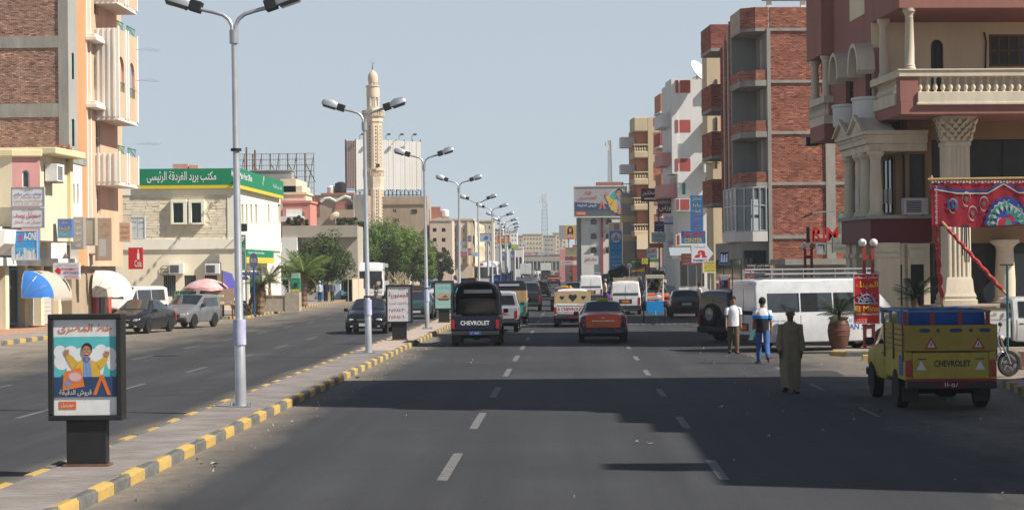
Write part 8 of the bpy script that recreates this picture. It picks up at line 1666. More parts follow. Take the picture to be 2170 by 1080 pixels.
# ================================================================ trees and palms
def tree(label, x, y, r, zc, rz_, n, seed, c=(.055,.085,.022), trunk=.2, leaf=.26, h0=0.0, trunks=1, name='tree', sq=1.0):
    g_ = np.random.default_rng(seed); o = thing(name, label, 'tree', (x, y, zg(y)))
    b = MB(); tips = []
    for t in range(trunks):
        a = g_.uniform(0, 6.28); x0 = (t-(trunks-1)/2)*r*.6
        b.tube([(x0,0,-.05),(x0+.1*math.cos(a),.1,zc*.35),(x0+.25*math.cos(a),.1,zc*.75)], [trunk,trunk*.8,trunk*.55], 8)
        for k in range(6): q = g_.uniform(0, 6.28); b.tube([(x0+.15*math.cos(a),.05,zc*.5),(x0+r*.3*math.cos(q),r*.3*math.sin(q),zc*.8),(x0+r*.65*math.cos(q),r*.65*math.sin(q),zc+rz_*g_.uniform(-.2,.5))], [trunk*.5,trunk*.3,.03], 6)
    b.build('trunk', mat('bark', (.13,.095,.065), .95, 0, .3, 6, .5, 20), o, 60)
    nc = max(14, n//130); d = g_.normal(size=(nc,3)); d /= np.linalg.norm(d, axis=1)[:,None]; rad = g_.uniform(.45, 1.0, nc)**.6
    cc = d*rad[:,None]*np.array([r*sq, r*.9, rz_])*g_.uniform(.82,1.14,(nc,1))+np.array([0,0,zc]); cs = g_.uniform(.22,.42,nc)*min(r, rz_); tone = g_.uniform(.65,1.35,nc)
    i = g_.integers(0, nc, n); e = g_.normal(size=(n,3)); e /= np.linalg.norm(e, axis=1)[:,None]; p = cc[i]+e*(cs[i]*g_.uniform(.35,1.0,n)**.5)[:,None]
    u = g_.normal(size=(n,3)); u[:,2] *= .5; u /= np.linalg.norm(u, axis=1)[:,None]; w = np.cross(u, e+.4*g_.normal(size=(n,3))); w /= np.linalg.norm(w, axis=1)[:,None]+1e-6; s = leaf*g_.uniform(.55,1.2,(n,1))
    v = np.stack([p-u*s*.5, p+w*s*.26, p+u*s*.5, p-w*s*.26], 1).reshape(-1,3); col = np.array(c)*(tone[i]*g_.uniform(.7,1.3,n))[:,None]*np.where(g_.random((n,1)) < .08, [[1.5,1.25,.9]], [[1,1,1]])
    arrmesh('crown', v, np.arange(4*n).reshape(n,4), M['leaf'], o, col); return o
X = lambda px, d: px_at(px, d)
tree('broad dense green tree at the right of the leafy clump before the minaret', X(872,205), 205, 2.6, 4.2, 2.7, 12000, 1, (.15,.245,.045), trunks=2)
tree('dense green tree in the middle of the leafy clump behind the second lamp', X(815,208), 208, 2.9, 4.6, 3.0, 13000, 2, (.135,.215,.042), trunks=2)
tree('dark leafy tree at the left of the clump, over the coach', X(772,204), 204, 2.1, 4.6, 2.6, 10000, 3, (.11,.18,.04), trunks=2)
tree('lighter green tree at the far right end of the clump beside the third lamp pole', X(893,199), 199, 1.25, 2.9, 2.0, 7000, 4, (.14,.21,.05))
tree('big dark tree with an uneven crown beside the post office', X(690,166), 166, 2.2, 3.4, 2.0, 10000, 5, (.08,.12,.033), leaf=.24)
tree('lower bushy part tree against the post office corner', X(640,163), 163, 1.7, 2.2, 1.6, 7000, 6, (.10,.15,.04), leaf=.24)
tree('round olive green tree left of the fourth lamp pole', X(932,222), 222, 1.45, 3.3, 1.7, 7000, 7, (.075,.085,.040), leaf=.24); tree('yellowish small tree between the green clump and the olive tree', X(908,216), 216, 1.0, 2.8, 1.4, 4500, 8, (.11,.115,.035), leaf=.22)
tree('shrubs on the roof terrace of the salmon building', X(632,182), 182, 1.1, W(632,470,182).z, .5, 2500, 9, (.08,.085,.03), trunk=.05, name='shrub')
tree('shrub on the roof of the low grey building beside the dish', X(745,185), 185, 1.6, W(740,472,185).z, .55, 3500, 10, (.07,.095,.03), trunk=.05, name='shrub')
tree('dark small street tree before the blue fuel pylon', X(1312,165), 165, .9, 1.9, .9, 3000, 11, (.02,.035,.02), leaf=.2); tree('thin dark street tree by the green fascia', X(1392,120), 120, .5, 1.9, .6, 1500, 12, (.02,.03,.015), leaf=.16)
_fr = {}
def frond(L, c, droop, nl=16):
    k = (L, c, droop)
    if k not in _fr:
        v, f, cs = [], [], []; sp = [V((L*t, 0, L*(.62*t-droop*t*t))) for t in np.linspace(0, 1, nl+1)]
        for i in range(1, nl+1):
            for s in (-1, 1):
                for q in range(2):
                    p = sp[i-1].lerp(sp[i], q*.5); ll = L*.36*(math.sin(math.pi*min(1, (i+q*.5)/nl*.92+.06))**.7); e = p+V((ll*.75, s*ll*.65, -ll*.25)); w = V((.03*L, 0, 0)); n = len(v); v += [p, p+w, e, e-w*.1]; f.append((n,n+1,n+2,n+3)); t = random.uniform(.7,1.3); cs.append([a*t for a in c])
        for i in range(nl): a, b_ = sp[i], sp[i+1]; w = V((0,.02*L*(1-i/nl)+.004,0)); n = len(v); v += [a-w, a+w, b_+w, b_-w]; f.append((n,n+1,n+2,n+3)); cs.append([c[0]*1.6, c[1]*1.4, c[2]])
        o = arrmesh('frond', [tuple(q) for q in v], f, M['leaf'], None, cs); _fr[k] = o.data; bpy.data.objects.remove(o)
    return _fr[k]
def palm(label, x, y, h, L, n, c=(.10,.14,.045), lean=(0,0), tr=.2, dead=0, zb=.13, name='palm'):
    o = thing(name, label, 'palm', (x, y, zg(y)+zb)); b = MB(); N = max(3, int(h*6)); b.tube([(lean[0]*(i/N)**2, lean[1]*(i/N), h*i/N) for i in range(N+1)], [tr*(1.15 if i % 2 else .92)*(1-.25*i/N) for i in range(N+1)], 9); b.build('trunk', mat('palm_bark', (.20,.125,.075), .95, 0, .35, 9, .6, 18), o)
    for i in range(n+dead):
        d_ = i >= n; m = frond(L*(.8 if d_ else 1), (.22,.15,.06) if d_ else c, 1.25 if d_ else (.55 if i % 2 else .3)); q = bpy.data.objects.new('frond', m); COL.objects.link(q); q.parent = o; q.location = (lean[0], lean[1], h-.02*i/n); q.rotation_euler = (random.uniform(-.2,.2), random.uniform(-.75,.35) if not d_ else random.uniform(.5,.9), i*2.4+random.uniform(-.2,.2)); s = random.uniform(.8,1.1); q.scale = (s,s,s)
    return o
palm('fan palm with a thick shaggy trunk beside the green phone booth', X(643,140), 140, 2.3, 2.3, 20, (.13,.19,.05), dead=3, tr=.26)
palm('short palm leaning right with drying fronds at the post office corner', X(550,115), 115, 1.7, 1.5, 11, (.11,.13,.05), (.1,0), dead=6, tr=.24); palm('leaning bare trunked palm left of the drying one at the post office corner', X(528,115), 115, 1.5, 1.3, 6, (.12,.13,.06), (.45,0), dead=6, tr=.18)
palm('spiky yucca like palm in the planter by the post office', X(571,124), 124, 1.2, 1.3, 14, (.12,.14,.06), tr=.1, zb=.9)
tree('dry grassy shrub left of the leaning palm trunk', X(512,114.5), 114.5, .5, .6, .55, 900, 15, (.14,.12,.05), leaf=.22, trunk=.03, name='shrub')
pl = thing('planter', 'stone clad planter box at the post office wall behind the palms', 'planter', (X(572,124), 124, .13)); b = MB(); b.box(-1.1,1.0,-.5,.5,0,.95); b.box(1.0,1.9,-.55,.5,0,1.2); b.build('box_wall', mat('planter_stone', (.40,.34,.26), .9, 0, .2, 3), pl); b = MB(); b.box(-1.15,1.05,-.55,.55,.95,1.02); b.build('coping', M['conc'], pl)
# ================================================================ advertising cases on the median
def mupi(label, y, x=-6.18, art=None, fw=.48, fh=1.38, z0=.6, face=WH):
    r = thing('advertising_case', label, 'advertising case', (x+cx(y), y, .14+zg(y)), R(random.uniform(-3,3)), 'advertising cases along the median'); L = front(r)
    b = MB(); b.fbox(L, -.26, .26, 0, z0, -.2, 0); b.build('pedestal', mat('case_black', (.018,.018,.018), .5, 0, .3, 4), r, bevel=.01); b = MB(); b.fbox(L, -.30, .30, -.02, .03, -.25, .05); b.build('foot', M['rust'], r)
    b = MB(); [b.fbox(L, *q, -.24, .06) for q in ((-fw,fw,z0,z0+.07),(-fw,fw,z0+fh-.07,z0+fh),(-fw,-fw+.07,z0+.07,z0+fh-.07),(fw-.07,fw,z0+.07,z0+fh-.07))]; b.build('frame', MATS['case_black'], r, bevel=.012)
    b = MB(); b.fbox(L, -fw+.07, fw-.07, z0+.07, z0+fh-.07, -.2, .02); ps = b.build('poster', cm(face, .35), r)
    if art: art(L, ps, fw-.07, z0+.07, fh-.14)
    return r
def pr_(L, o, w, z, h):
    def f(pts, c, k): b = MB(); b.poly([L.p(u*w, z+v*h, .02+.0018*k) for u, v in pts]); b.build('print', cm(c, .4), o, fix=False)
    def t(s, a, c_, v0, v1, c, k=6, **kw): text(s, L, a*w, c_*w, z+v0*h, z+v1*h, .02+.0018*k, cm(c), o, **kw)
    return f, t
def art1(L, o, w, z, h):
    f, t = pr_(L, o, w, z, h); f(rect(-.99,.39,.99,.82), (.10,.48,.50), 1); f(rect(-.99,.19,.99,.40), (.03,.06,.14), 8)
    for i, (u,v,s) in enumerate(((-.75,.56,.24),(-.45,.64,.24),(.75,.62,.25),(.5,.66,.22),(.85,.52,.15),(-.8,.66,.2),(0,.5,.6))): f(ell(u,v,s,s*.36,18), (.72,.74,.74), 1.4+i*.09)
    man_art(L, o, .05*w, z+.39*h, h*.235, .026)
    f([(-.72,.26),(-.02,.30),(-.14,.50),(-.68,.45)], (.66,.19,.03), 9); f(ell(-.32,.40,.24,.055), (.62,.25,.36), 10); f(ell(-.32,.40,.19,.042), (.66,.45,.40), 11); f(ell(-.55,.33,.09,.035), (.2,.25,.5), 10)
    t('خط المصرى', -.85, .85, .855, .955, (.62,.14,.03), 3, bold=.012); t('قروش الدقيقة', -.82, .2, .20, .27, (.60,.55,.48), 10, bold=.01)
    f([(.24,.21),(.36,.21),(.52,.36),(.70,.21),(.82,.21),(.58,.42),(.48,.42)], (.62,.16,.04), 10); f(rect(-.85,.06,-.30,.145), (.62,.15,.04), 2); t('موبينيل', -.78, -.38, .08, .13, WH, 4)
def art2(L, o, w, z, h):
    f, t = pr_(L, o, w, z, h); RD2 = (.36,.03,.03); t('اخبار', -.1, .5, .88, .95, (.2,.1,.1), 2); t('الجمهورية', -.92, .8, .66, .84, RD2, 2, bold=.02); t('شركة الاعلانات المصرية', -.9, .9, .47, .56, RD2, 2)
    t('٢٥٧٨١٠٣٠', -.9, .55, .27, .38, RD2, 2, bold=.01); t('ت', .68, .9, .22, .31, RD2, 2); t('٢٥٧٨١٠٦٠', -.9, .55, .07, .18, RD2, 2, bold=.01)
def art3(L, o, w, z, h):
    f, t = pr_(L, o, w, z, h); f(rect(-1,0,1,1), (.28,.50,.46), 1); f(ell(0,.45,.98,.15), (.42,.34,.24), 2); f([(-.8,.38),(.8,.38),(.5,.30),(-.5,.30)], (.18,.08,.05), 3); f([(-.3,.4),(.5,.42),(.2,.52)], (.16,.10,.07), 3); f(rect(-.9,.04,.9,.1), (.36,.52,.48), 2); t('فندق البحر', -.7, .7, .72, .86, (.15,.40,.38), 3)
mupi('advertising case with a cheering man in a yellow jacket, nearest the camera', 25.6, x=-6.32, art=art1); mupi('white advertising case with dark red Arabic lettering and phone numbers', 71, art=art2, face=(.66,.65,.66)); mupi('turquoise advertising case with a brown resort picture', 94, x=-6.05, art=art3)
for y, c, lb in ((118,(.05,.05,.05),'dark backed advertising case just beyond the turquoise one'),(142,(.55,.55,.55),'white advertising case low among the lamps'),(163,(.03,.08,.32),'blue advertising case, left of two blue ones among the lamps'),(186,(.05,.15,.5),'blue and white advertising case, right of two blue ones among the lamps'),(212,(.25,.26,.28),'grey advertising case in the far row of lamps'),(240,(.05,.30,.55),'light blue advertising case at the far end of the lamp row')): mupi(lb, y, face=c, art=(lambda L, o, w, z, h: pr_(L, o, w, z, h)[0](rect(-.7,.3,.7,.55), (.5,.5,.55), 1)))
# ================================================================ restaurant corner: island, sign, lamps, planter, banner
kerb('kerb', [(7.6,58.6),(8.0,58.0),(10.6,58.0)], n_single=20, inner=1, bl=.7); isl = MB(); isl.rings([[(7.75,58.65,z),(8.05,58.14,z),(10.6,58.14,z),(10.6,60.5,z),(7.9,60.5,z)] for z in (-.02,.13)]); isl.build('traffic_island', M['pave'], None, kind='structure')
kerb('kerb', [(8.1,55.6),(10.4,55.6)], n_single=20, inner=1, bl=.8)
def globe_lamp(label, px, d, py0, gpy, pyb, c2=(.62,.60,.56), zb=.13):
    r = thing('globe_lamp', label, 'lamp', (X(px,d), d, zb)); z1 = W(px,gpy,d).z-zb; b = MB()
    for q in (-.13, .13): b.box(q-.05,q+.05,-.05,.05,0,z1-.12)
    for z in (.6, z1*.5, z1-.5): b.box(-.08,.08,-.03,.03,z,z+.12)
    b.build('twin_post', cm((.30,.045,.035)), r)
    for q, cc in ((-.17,(.72,.72,.70)),(.17,c2)): b = MB(); b.ball((q,0,z1), .125, 16); o = b.build('globe', cm(cc, .25), r, 60); b = MB(); b.lathe([(.04,-.16),(.06,-.12),(.03,-.1)], 10, (q,0,z1)); b.build('cup', M['dark'], o)
    for q in (-.27, .27): b = MB(); b.ball((q,-.02,z1-.95), .09, 14); b.build('small_globe', cm((.42,.42,.42), .25), r, 60); b = MB(); b.tube([(q,-.02,z1-1.03),(q,0,z1-1.1),(q*.4,0,z1-1.1)], .015, 5); b.build('arm', M['dark'], r)
    return r
globe_lamp('red twin post globe lamp rising behind the red restaurant sign', 1840, 60.4, 505, 514, 745); globe_lamp('red twin post globe lamp with a brown and a grey globe before the brick wall', 1713, 80, 515, 521, 690, (.30,.20,.09))
em_ = sign(1810, 580, 1864, 686, 60.2, 'red fish restaurant sign with a ship wheel, hung on the red twin post lamp', (.48,.012,.015), [('مطعم اسماك', .06,.88,.94,.955,WH), ('الميناء', .08,.70,.94,.85,YL,.015), ('El Mina', .05,.255,.96,.36,YL,.01), ('Fish Restaurants', .08,.175,.95,.225,WH,.01), ('065 35 52 44', .05,.03,.5,.06,WH), ('01222 16 2 34', .05,.075,.5,.10,WH)], frame=(.55,.5,.5), fr=.02, th=.08)
L = front(em_); w_, h_ = 54*60.2/FPX, 106*60.2/FPX; cu, cz = 0, .415*h_; b = MB(); b.tube([L.p(.25*math.cos(a), cz+.25*math.sin(a), .012) for a in np.linspace(0, PI, 20)], .022, 6); b.tube([L.p(.14*math.cos(a), cz+.14*math.sin(a), .012) for a in np.linspace(0, PI, 16)], .012, 6); b.tube([L.p(-.34,cz-.015,.012), L.p(.34,cz-.015,.012)], .016, 6)
for a in np.linspace(0, PI, 7): b.tube([L.p(.06*math.cos(a), cz+.06*math.sin(a), .012), L.p(.35*math.cos(a), cz+.35*math.sin(a), .012)], .012, 6)
b.lathe([(.07,0),(.07,.02),(.001,.02)], 14, L.p(0,cz,.0), 'y'); b.build('ship_wheel', cm((.20,.30,.42)), em_)
pt = thing('plant_pot', 'big brown clay urn holding a spiky palm beside the tour van', 'plant pot', (X(1776,60.2), 60.2, .13)); b = MB(); b.lathe([(.2,0),(.22,.03),(.30,.25),(.34,.5),(.33,.68),(.28,.82),(.25,.88),(.30,.92),(.30,.96),(.24,.97),(.22,.9)], 22); b.build('urn', mat('clay_urn', (.11,.043,.028), .6, 0, .2, 4), pt, 40); b = MB(); [b.lathe([(r_,z),(r_+.015,z+.015),(r_,z+.03)], 22, (0,0,0)) for r_, z in ((.325,.4),(.34,.55),(.315,.72))]; b.build('band', MATS['clay_urn'], pt)
palm('spiky dark palm growing from the brown clay urn', X(1776,60.2), 60.2, .12, .85, 18, (.04,.06,.025), tr=.08, zb=1.05, name='potted_palm'); palm('dark potted palm by the doors under the porch', X(1938,62.6), 62.6, .3, .9, 16, (.012,.02,.012), tr=.1, zb=1.3, name='potted_palm')
# festive cloth between wrapped poles
bn = thing('cloth_banner', 'red patterned festive cloth stretched in front of the palm capital column', 'banner', W(1975, 478, 59.5)); kb = 59.5/FPX; wv, hv = 260*kb, 96*kb; nx_, nz_ = 60, 14
def cp_(u, v): return (u*wv, .014*math.sin(u*23)+.006*math.sin(u*57+v*2), v*hv-.10*math.sin(u*3.14*1.6)*(1-v)*.5-.05*u)
v = [cp_(i/nx_, j/nz_) for j in range(nz_+1) for i in range(nx_+1)]; f = [(j*(nx_+1)+i, j*(nx_+1)+i+1, (j+1)*(nx_+1)+i+1, (j+1)*(nx_+1)+i) for j in range(nz_) for i in range(nx_)]
arrmesh('cloth', v, f, mat('festive_cloth', (.26,.012,.028), .9, 0, .2, 5), bn, smooth=True)
def cs(pts, c, k): b = MB(); [b.poly([tuple(a+q for a, q in zip(cp_(u, v_), (0,-.016-.006*k,0))) for u, v_ in p]) for p in pts]; return b.build('applique', cm(c, .9), bn, fix=False, kind='stuff')
def band(pts, t): return [[(a[0], a[1]-t), (b_[0], b_[1]-t), (b_[0], b_[1]+t), (a[0], a[1]+t)] for a, b_ in zip(pts, pts[1:])]
lin = lambda p, n=8: [(p[i][0]+(p[i+1][0]-p[i][0])*k/n, p[i][1]+(p[i+1][1]-p[i][1])*k/n) for i in range(len(p)-1) for k in range(n)]+[p[-1]]
zig = lin([(.02,.8),(.2,.72),(.45,.72),(.58,.92),(.70,.72),(1,.72)], 10)
cs(band(zig,.012), (.55,.50,.42), 2); cs(band([(u, z+.05) for u, z in zig],.03), (.03,.05,.16), 1); cs([rect(k/40,.93+.02*(k % 2),k/40+.017,.985) for k in range(40)], (.45,.38,.35), 2); cs(band(lin([(.06,.05),(.055,.75)],12), .012), (.55,.50,.42), 2)
cs([[(.025+.01*(k % 2),.05+k*.06),(.045,.05+k*.06),(.045,.09+k*.06),(.03,.1+k*.06)] for k in range(14)], (.40,.30,.32), 2)
for R0, c in ((.46,(.02,.04,.20)),(.40,(.35,.33,.30)),(.37,(.02,.22,.20)),(.28,(.02,.05,.25)),(.22,(.40,.38,.34)),(.19,(.36,.02,.04)),(.1,(.02,.25,.22))): cs([[(.60+R0*.37*math.cos(a)*(1+.08*(i % 2)), .02+R0*1.3*math.sin(a)*(1+.08*(i % 2))) for i, a in enumerate(np.linspace(0, PI, 25))]], c, 2+int((.5-R0)*20))
for k in range(9): a = PI*(k+.5)/9; cs([[(.60+.37*r_*math.cos(a+q), .02+1.3*r_*math.sin(a+q)) for r_, q in ((.24,0),(.31,.1),(.37,0),(.31,-.1))]], (.42,.40,.36), 9)
for u, z in ((.17,.45),(.28,.6),(.33,.3),(.42,.5),(.80,.6),(.9,.5)): cs(band([(u+.035*math.cos(a), z+.15*math.sin(a)) for a in np.linspace(0, 5, 14)], .012), (.45,.40,.36), 2); cs([ell(u, z, .012, .05, 8)], (.02,.16,.15), 3)
cs([ell(.135+.03*(k % 3), .42+.12*(k//3), .014, .055, 6) for k in range(6)], (.02,.10,.28), 2)
def wrapped_pole(label, a, b_, r=.05):
    t = thing('wrapped_pole', label, 'pole', a); A, B_ = V((0,0,0)), V(b_)-V(a); b = MB(); b.tube([A, B_], r, 8); b.build('wood_pole', mat('bamboo', (.36,.24,.10), .7, 0, .3, 7), t); b = MB(); n = 26; d = B_-A
    b.tube([A+d*(i/n)*.8+d*.1+V((.025*math.sin(i*1.7),.02*math.cos(i*2.1),0)) for i in range(n+1)], [r*(1.15+.35*abs(math.sin(i*.9))) for i in range(n+1)], 8); b.build('red_cloth_wrap', mat('wrap_cloth', (.36,.035,.045), .9, 0, .3, 9), t); return t
wrapped_pole('upright pole wrapped in red cloth at the left end of the festive cloth', W(1998,662,59.6), W(1973,372,59.6)); wrapped_pole('slanting pole wrapped in red cloth bracing the festive cloth', W(2140,632,58.9), W(1996,470,59.5), .042)
b = MB(); b.tube([(-.1,0,hv+.02),(wv+.3,.05,hv+.03)], .04, 7); b.build('top_rail', MATS['bamboo'], bn); b = MB(); [b.tube([(.9+.06*k,.0,0.02),(.88+.07*k,-.03,-.6-.25*(k % 3)),(.9+.06*k,-.02,-.9-.2*(k % 2))], .02, 5) for k in range(4)]; b.build('hanging_cord', cm((.06,.05,.06)), bn, kind='stuff')
gp = thing('thin_pole', 'thin teal pole with a small cross bar right of the slanting wrapped pole', 'pole', (X(2133,54.5), 54.5, .0)); b = MB(); b.tube([(0,0,0),(.02,0,W(2133,560,54.5).z)], .035, 8); b.build('shaft', cm((.01,.10,.11)), gp); b = MB(); b.tube([(-.18,0,W(2133,561,54.5).z),(.2,0,W(2133,561,54.5).z)], .02, 6); b.build('cross_bar', M['dark'], gp)
bwl = thing('brick_edging', 'low red brick edging with rubble at the right pavement', 'wall', (12.2, 50.2, .0)); bricks(front(bwl), bwl, -.9, 3, 0, .45, .24, .075, (.30,.12,.08), (.24,.10,.07), M['rbrk'], proud=.02); b = MB(); b.box(-.9,3,.0,.4,0,.44); b.build('mortar_bed', M['mortar'], bwl)
# ================================================================ drink cart
dc = thing('drink_cart', 'bright blue three wheeled drink cart with a white roof frame and flowers', 'cart', (X(1388,92.5), 92.5, 0)); L = front(dc)
b = MB(); b.box(-.42,.36,-.3,.5,.52,1.08); b.build('blue_box', cm((.01,.24,.58)), dc, bevel=.01); b = MB(); [b.tube([(x,y_,1.08),(x,y_,2.25)], .022, 6) for x in (-.42,.36) for y_ in (-.3,.5)]; [b.tube([(-.42,-.3,z),(.36,-.3,z)], .018, 6) for z in (1.2,1.28)]; b.build('frame', M['white'], dc, kind='stuff'); b = MB(); b.box(-.45,.4,-.35,.55,2.12,2.3); b.build('canopy', cm((.45,.40,.30)), dc, bevel=.02)
for x, y_, r_ in ((-.55,.15,.36),(.46,.15,.36),(-.03,-.75,.24)): b = MB(); b.lathe([(r_-.04,-.025),(r_,0),(r_-.04,.025),(r_-.04,-.025)], 24, (x,y_,r_), 'x'); w = b.build('wheel', M['tyre'], dc, 40); b = MB(); [b.tube([(x,y_,r_),(x,y_+(r_-.03)*math.cos(a),r_+(r_-.03)*math.sin(a))], .006, 4) for a in np.linspace(0, 2*PI, 12)[:-1]]; b.build('spoke', M['chrome'], w, kind='stuff')
b = MB(); b.tube([(-.03,-.75,.24),(-.03,-.6,.6),(-.03,-.3,.56)], .03, 6); b.tube([(-.55,.15,.36),(.46,.15,.36)], .02, 6); b.build('axle', cm((.03,.25,.5)), dc)
jug = thing('drink_jar', 'round glass jar of brown drink standing on the blue cart', 'jar', (X(1388,92.5)+.12, 92.5, 1.08)); b = MB(); b.lathe([(.12,0),(.17,.08),(.17,.2),(.12,.3),(.12,.36),(.001,.4)], 16); b.build('jar_glass', cm((.60,.58,.55), .1), jug, 50); b = MB(); b.lathe([(.174,.06),(.178,.12),(.174,.17)], 16); b.build('drink', cm((.30,.08,.02), .3), jug)
fw_ = thing('flower_bunch', 'bunch of pale and red flowers hung on the drink cart roof', 'flowers', (X(1404,92.3), 92.3, 1.9)); b = MB(); [b.ball((random.gauss(0,.11),random.gauss(0,.06),random.gauss(0,.14)), random.uniform(.03,.05), 6) for _ in range(24)]; b.build('blossom', cm((.55,.45,.40)), fw_, kind='stuff'); b = MB(); [b.ball((random.gauss(0,.13),random.gauss(.03,.06),random.gauss(-.05,.15)), .04, 6) for _ in range(18)]; b.build('leaf_sprig', cm((.08,.14,.04)), fw_, kind='stuff')
# ================================================================ post office corner: stall, signs, phone booths
pu = thing('parasol', 'faded white and pink parasol shading the newspaper stall', 'parasol', (X(437,112), 112, .1)); b = MB(); n = 8; rr = [[V((r_*math.cos(2*PI*j/16), r_*math.sin(2*PI*j/16)*.95, z-(.05 if j % 2 else 0)*(r_ > .3))) for j in range(16)] for r_, z in ((1.3,1.52),(1.28,1.68),(.9,1.95),(.45,2.12),(.03,2.18))]; b.rings(rr, cap=False); o = b.build('canopy', mat('parasol_cloth', (.66,.58,.53), .9, 0, .2, 2.2, col2=(.55,.20,.24)), pu, 30); b = MB(); b.tube([(0,0,-.05),(0,0,2.2)], .025, 7); b.build('pole', M['wood'], pu)
tb_ = thing('stall_table', 'wooden newspaper stall table heaped with papers under the parasol', 'table', (X(455,111), 111, .0)); b = MB(); b.box(-1.25,1.1,-.5,.5,.78,.84); b.build('tabletop', cm((.42,.18,.06)), tb_); [MB_.build('leg', M['wood'], tb_) for MB_ in [(lambda m, x, y_: (m.box(x-.04,x+.04,y_-.04,y_+.04,0,.78), m)[1])(MB(), x, y_) for x in (-1.2,-.4,.4,1.05) for y_ in (-.4,.4)]]; b = MB(); b.box(-.6,1.0,.3,.5,.84,1.7); b.build('back_shelf', cm((.40,.30,.20)), tb_)
for k in range(9): 
    st_ = thing('paper_stack', 'small stack of papers or boxes on the newspaper stall', 'papers', (X(455,111)-.9+(k % 5)*.42, 110.9-.15*(k//5), .84+(.4 if k > 4 else 0)), 0, 'papers heaped on the newspaper stall'); b = MB(); s = random.uniform(.1,.24); b.box(-.16,.16,-.1,.1,0,s*.8); b.build('stack', cm(random.choice(((.6,.57,.5),(.5,.15,.1),(.25,.3,.4),(.55,.45,.3)))), st_); b = MB(); b.box(-.15,.15,-.09,.09,s*.8,s*.8+.012); b.build('top_sheet', cm(random.choice(((.65,.63,.6),(.3,.35,.5)))), st_)
sign(365, 616, 404, 640, 113, 'green chalk board with white Arabic writing behind the people carrier', (.02,.12,.09), [('صحافة', .1,.45,.9,.95,(.5,.55,.5),.01), ('الاهرام', .3,.05,.9,.35,(.5,.55,.5))], th=.08, post=(.04,(-.45,.45),(.05,.15,.1)))
tp = thing('tarpaulin', 'violet blue tarpaulin hung slanting beside the parasol stall', 'tarpaulin', (X(478,111.5), 111.5, .5)); b = MB(); b.rings([[(-.2,0,2.2),(.35,.1,2.05)],[(.0,-.2,1.5),(.6,0,1.3)],[(.5,-.15,.7),(.95,.05,.6)]], cap=False, close=False); b.build('sheet', cm((.08,.07,.36)), tp, 60); b = MB(); b.tube([(-.2,.02,-.4),(-.2,.02,2.25)], .025, 6); b.build('prop', M['wood'], tp)
bs_ = thing('bus_stop_sign', 'round blue bus stop sign on a blue pole at the post office corner', 'sign', (X(538,112), 112, .13)); z1 = W(538,556,112).z-.13; b = MB(); b.tube([(0,0,0),(0,0,z1)], .05, 8); b.build('pole', cm((.02,.06,.25)), bs_); b = MB(); b.lathe([(.30,-.04),(.30,0),(.001,0)], 22, (0,-.06,z1+.1), 'y', sy=1.5, sx=.8); b.build('disc', cm((.10,.12,.25)), bs_); text('BUS', front(bs_), -.16, .16, z1, z1+.25, .105, cm((.5,.45,.45)), bs_, bold=.02)
sn = thing('street_name_sign', 'dark blue street name plates on a pole at the post office corner', 'sign', (X(521,112.5), 112.5, .13)); L = front(sn); b = MB(); b.tube([(0,0,0),(0,0,2.6)], .045, 8); b.build('pole', cm((.03,.04,.08)), sn)
for z, u0, u1, s in ((2.05,-.55,.1,'شارع'),(2.3,-.35,.75,'شارع النصر')): b = MB(); b.fbox(L, u0, u1, z, z+.2, .05, .08); q = b.build('name_plate', cm((.02,.05,.2)), sn); text(s, L, u0+.08, u1-.08, z+.05, z+.16, .085, cm(WH), q)
def booth(label, px, y):
    r = thing('phone_booth', label, 'phone booth', (X(px,y), y, .13)); L = front(r); b = MB(); b.fbox(L, -.13, .13, 0, 1.1, -.2, 0); b.build('pedestal', cm((.01,.16,.09)), r); b = MB(); b.fbox(L, -.33, .33, 1.1, 2.0, -.35, .0); b.build('booth_body', cm((.01,.20,.11)), r, bevel=.04); b = MB(); b.fbox(L, -.31, .31, 1.1, 1.24, 0, .03); b.build('yellow_band', cm((.5,.40,.03)), r); b = MB(); b.fbox(L, -.3, .3, 2.0, 2.38, -.3, .02); b.build('header', cm((.22,.36,.30)), r, bevel=.02); b = MB(); b.fbox(L, -.1, .12, 1.4, 1.7, 0, .06); b.build('telephone', M['black'], r); return r
booth('green phone booth with a yellow band standing clear of the wall', 626, 138); booth('green phone booth half hidden behind the leaning palms', 540, 117)
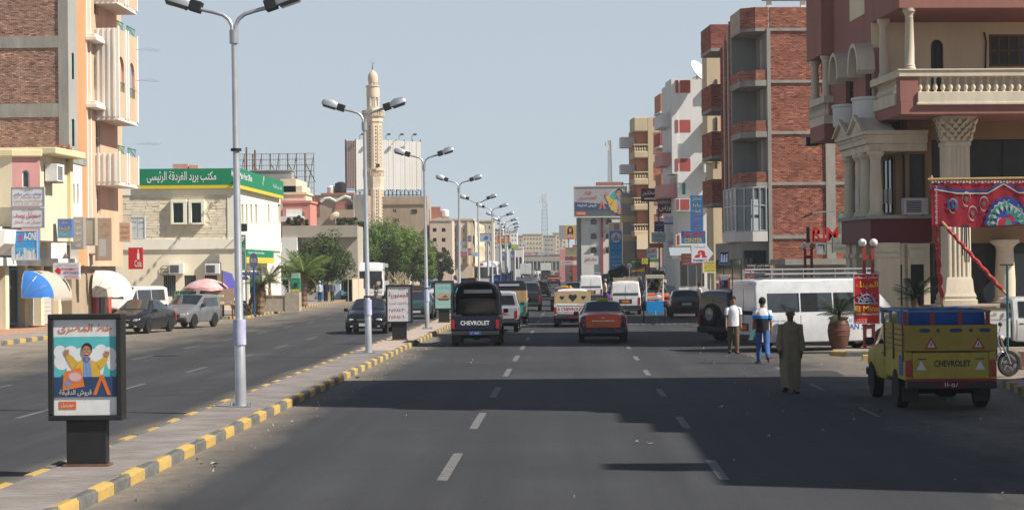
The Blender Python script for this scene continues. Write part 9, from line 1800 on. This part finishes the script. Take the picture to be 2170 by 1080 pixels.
sign(596, 586, 617, 593, 139, 'small green street sign on a pale post left of the phone booth', (.01,.20,.09), [('El Nasr St', .1,.2,.9,.8,WH)], post=(.06,(.3,),(.5,.48,.44)), th=.06)
hd = thing('construction_hoarding', 'white and blue painted hoarding beside the coach', 'fence', (X(735,178), 178, 0)); L = front(hd)
for k in range(4): b = MB(); b.fbox(L, -2.9+k*.86, -2.06+k*.86, 0, 1.75+.1*(k % 2), -.06, 0); q = b.build('hoarding_panel', cm((.58,.60,.60) if k % 3 else (.35,.55,.66)), hd); b = MB(); b.poly([L.p(-2.9+k*.86+a, z, .006) for a, z in ((.0,.3),(.84,.45+.2*(k % 2)),(.84,.9),(0,.7))]); b.build('print', cm((.18,.40,.52)), q, fix=False)
kw = thing('kiosk', 'narrow blue and yellow kiosk behind the three walkers', 'kiosk', (X(697,172), 172, .1)); b = MB(); b.box(-1.1,-.3,-.3,.5,0,2.1); b.build('blue_side', cm((.08,.22,.42)), kw); b = MB(); b.box(-.3,.5,-.3,.5,0,2.25); b.build('yellow_side', cm((.55,.48,.18)), kw); b = MB(); b.box(.5,1.0,-.3,.5,0,1.9); b.build('pale_side', cm((.45,.58,.62)), kw)
rd_ = thing('reed_stack', 'stack of dry reeds or planks leaning right of the coach', 'reed stack', (X(833,190), 190, 0)); b = MB(); [b.tube([(random.uniform(-1.6,1.6),random.uniform(-.3,.3),0),(random.uniform(-1.8,1.8),.6,random.uniform(1.4,2.6))], .04, 4) for _ in range(60)]; b.build('reed', cm((.38,.30,.20)), rd_, kind='stuff'); b = MB(); b.box(-1.4,1.4,.5,.7,0,1.2); b.build('rail', M['wood'], rd_)
hz = MB(); hz.box(-420, 420, -60, 620, -1.6, 40); hzm = bpy.data.materials.new('haze'); hzm.use_nodes = True; n_ = hzm.node_tree.nodes; n_.remove(n_['Principled BSDF']); pv = n_.new('ShaderNodeVolumePrincipled'); pv.inputs['Color'].default_value = (.86,.90,.95,1); pv.inputs['Density'].default_value = .00042; pv.inputs['Anisotropy'].default_value = .3
hzm.node_tree.links.new(pv.outputs[0], n_['Material Output'].inputs['Volume']); hz.build('haze', hzm, None, kind='stuff')
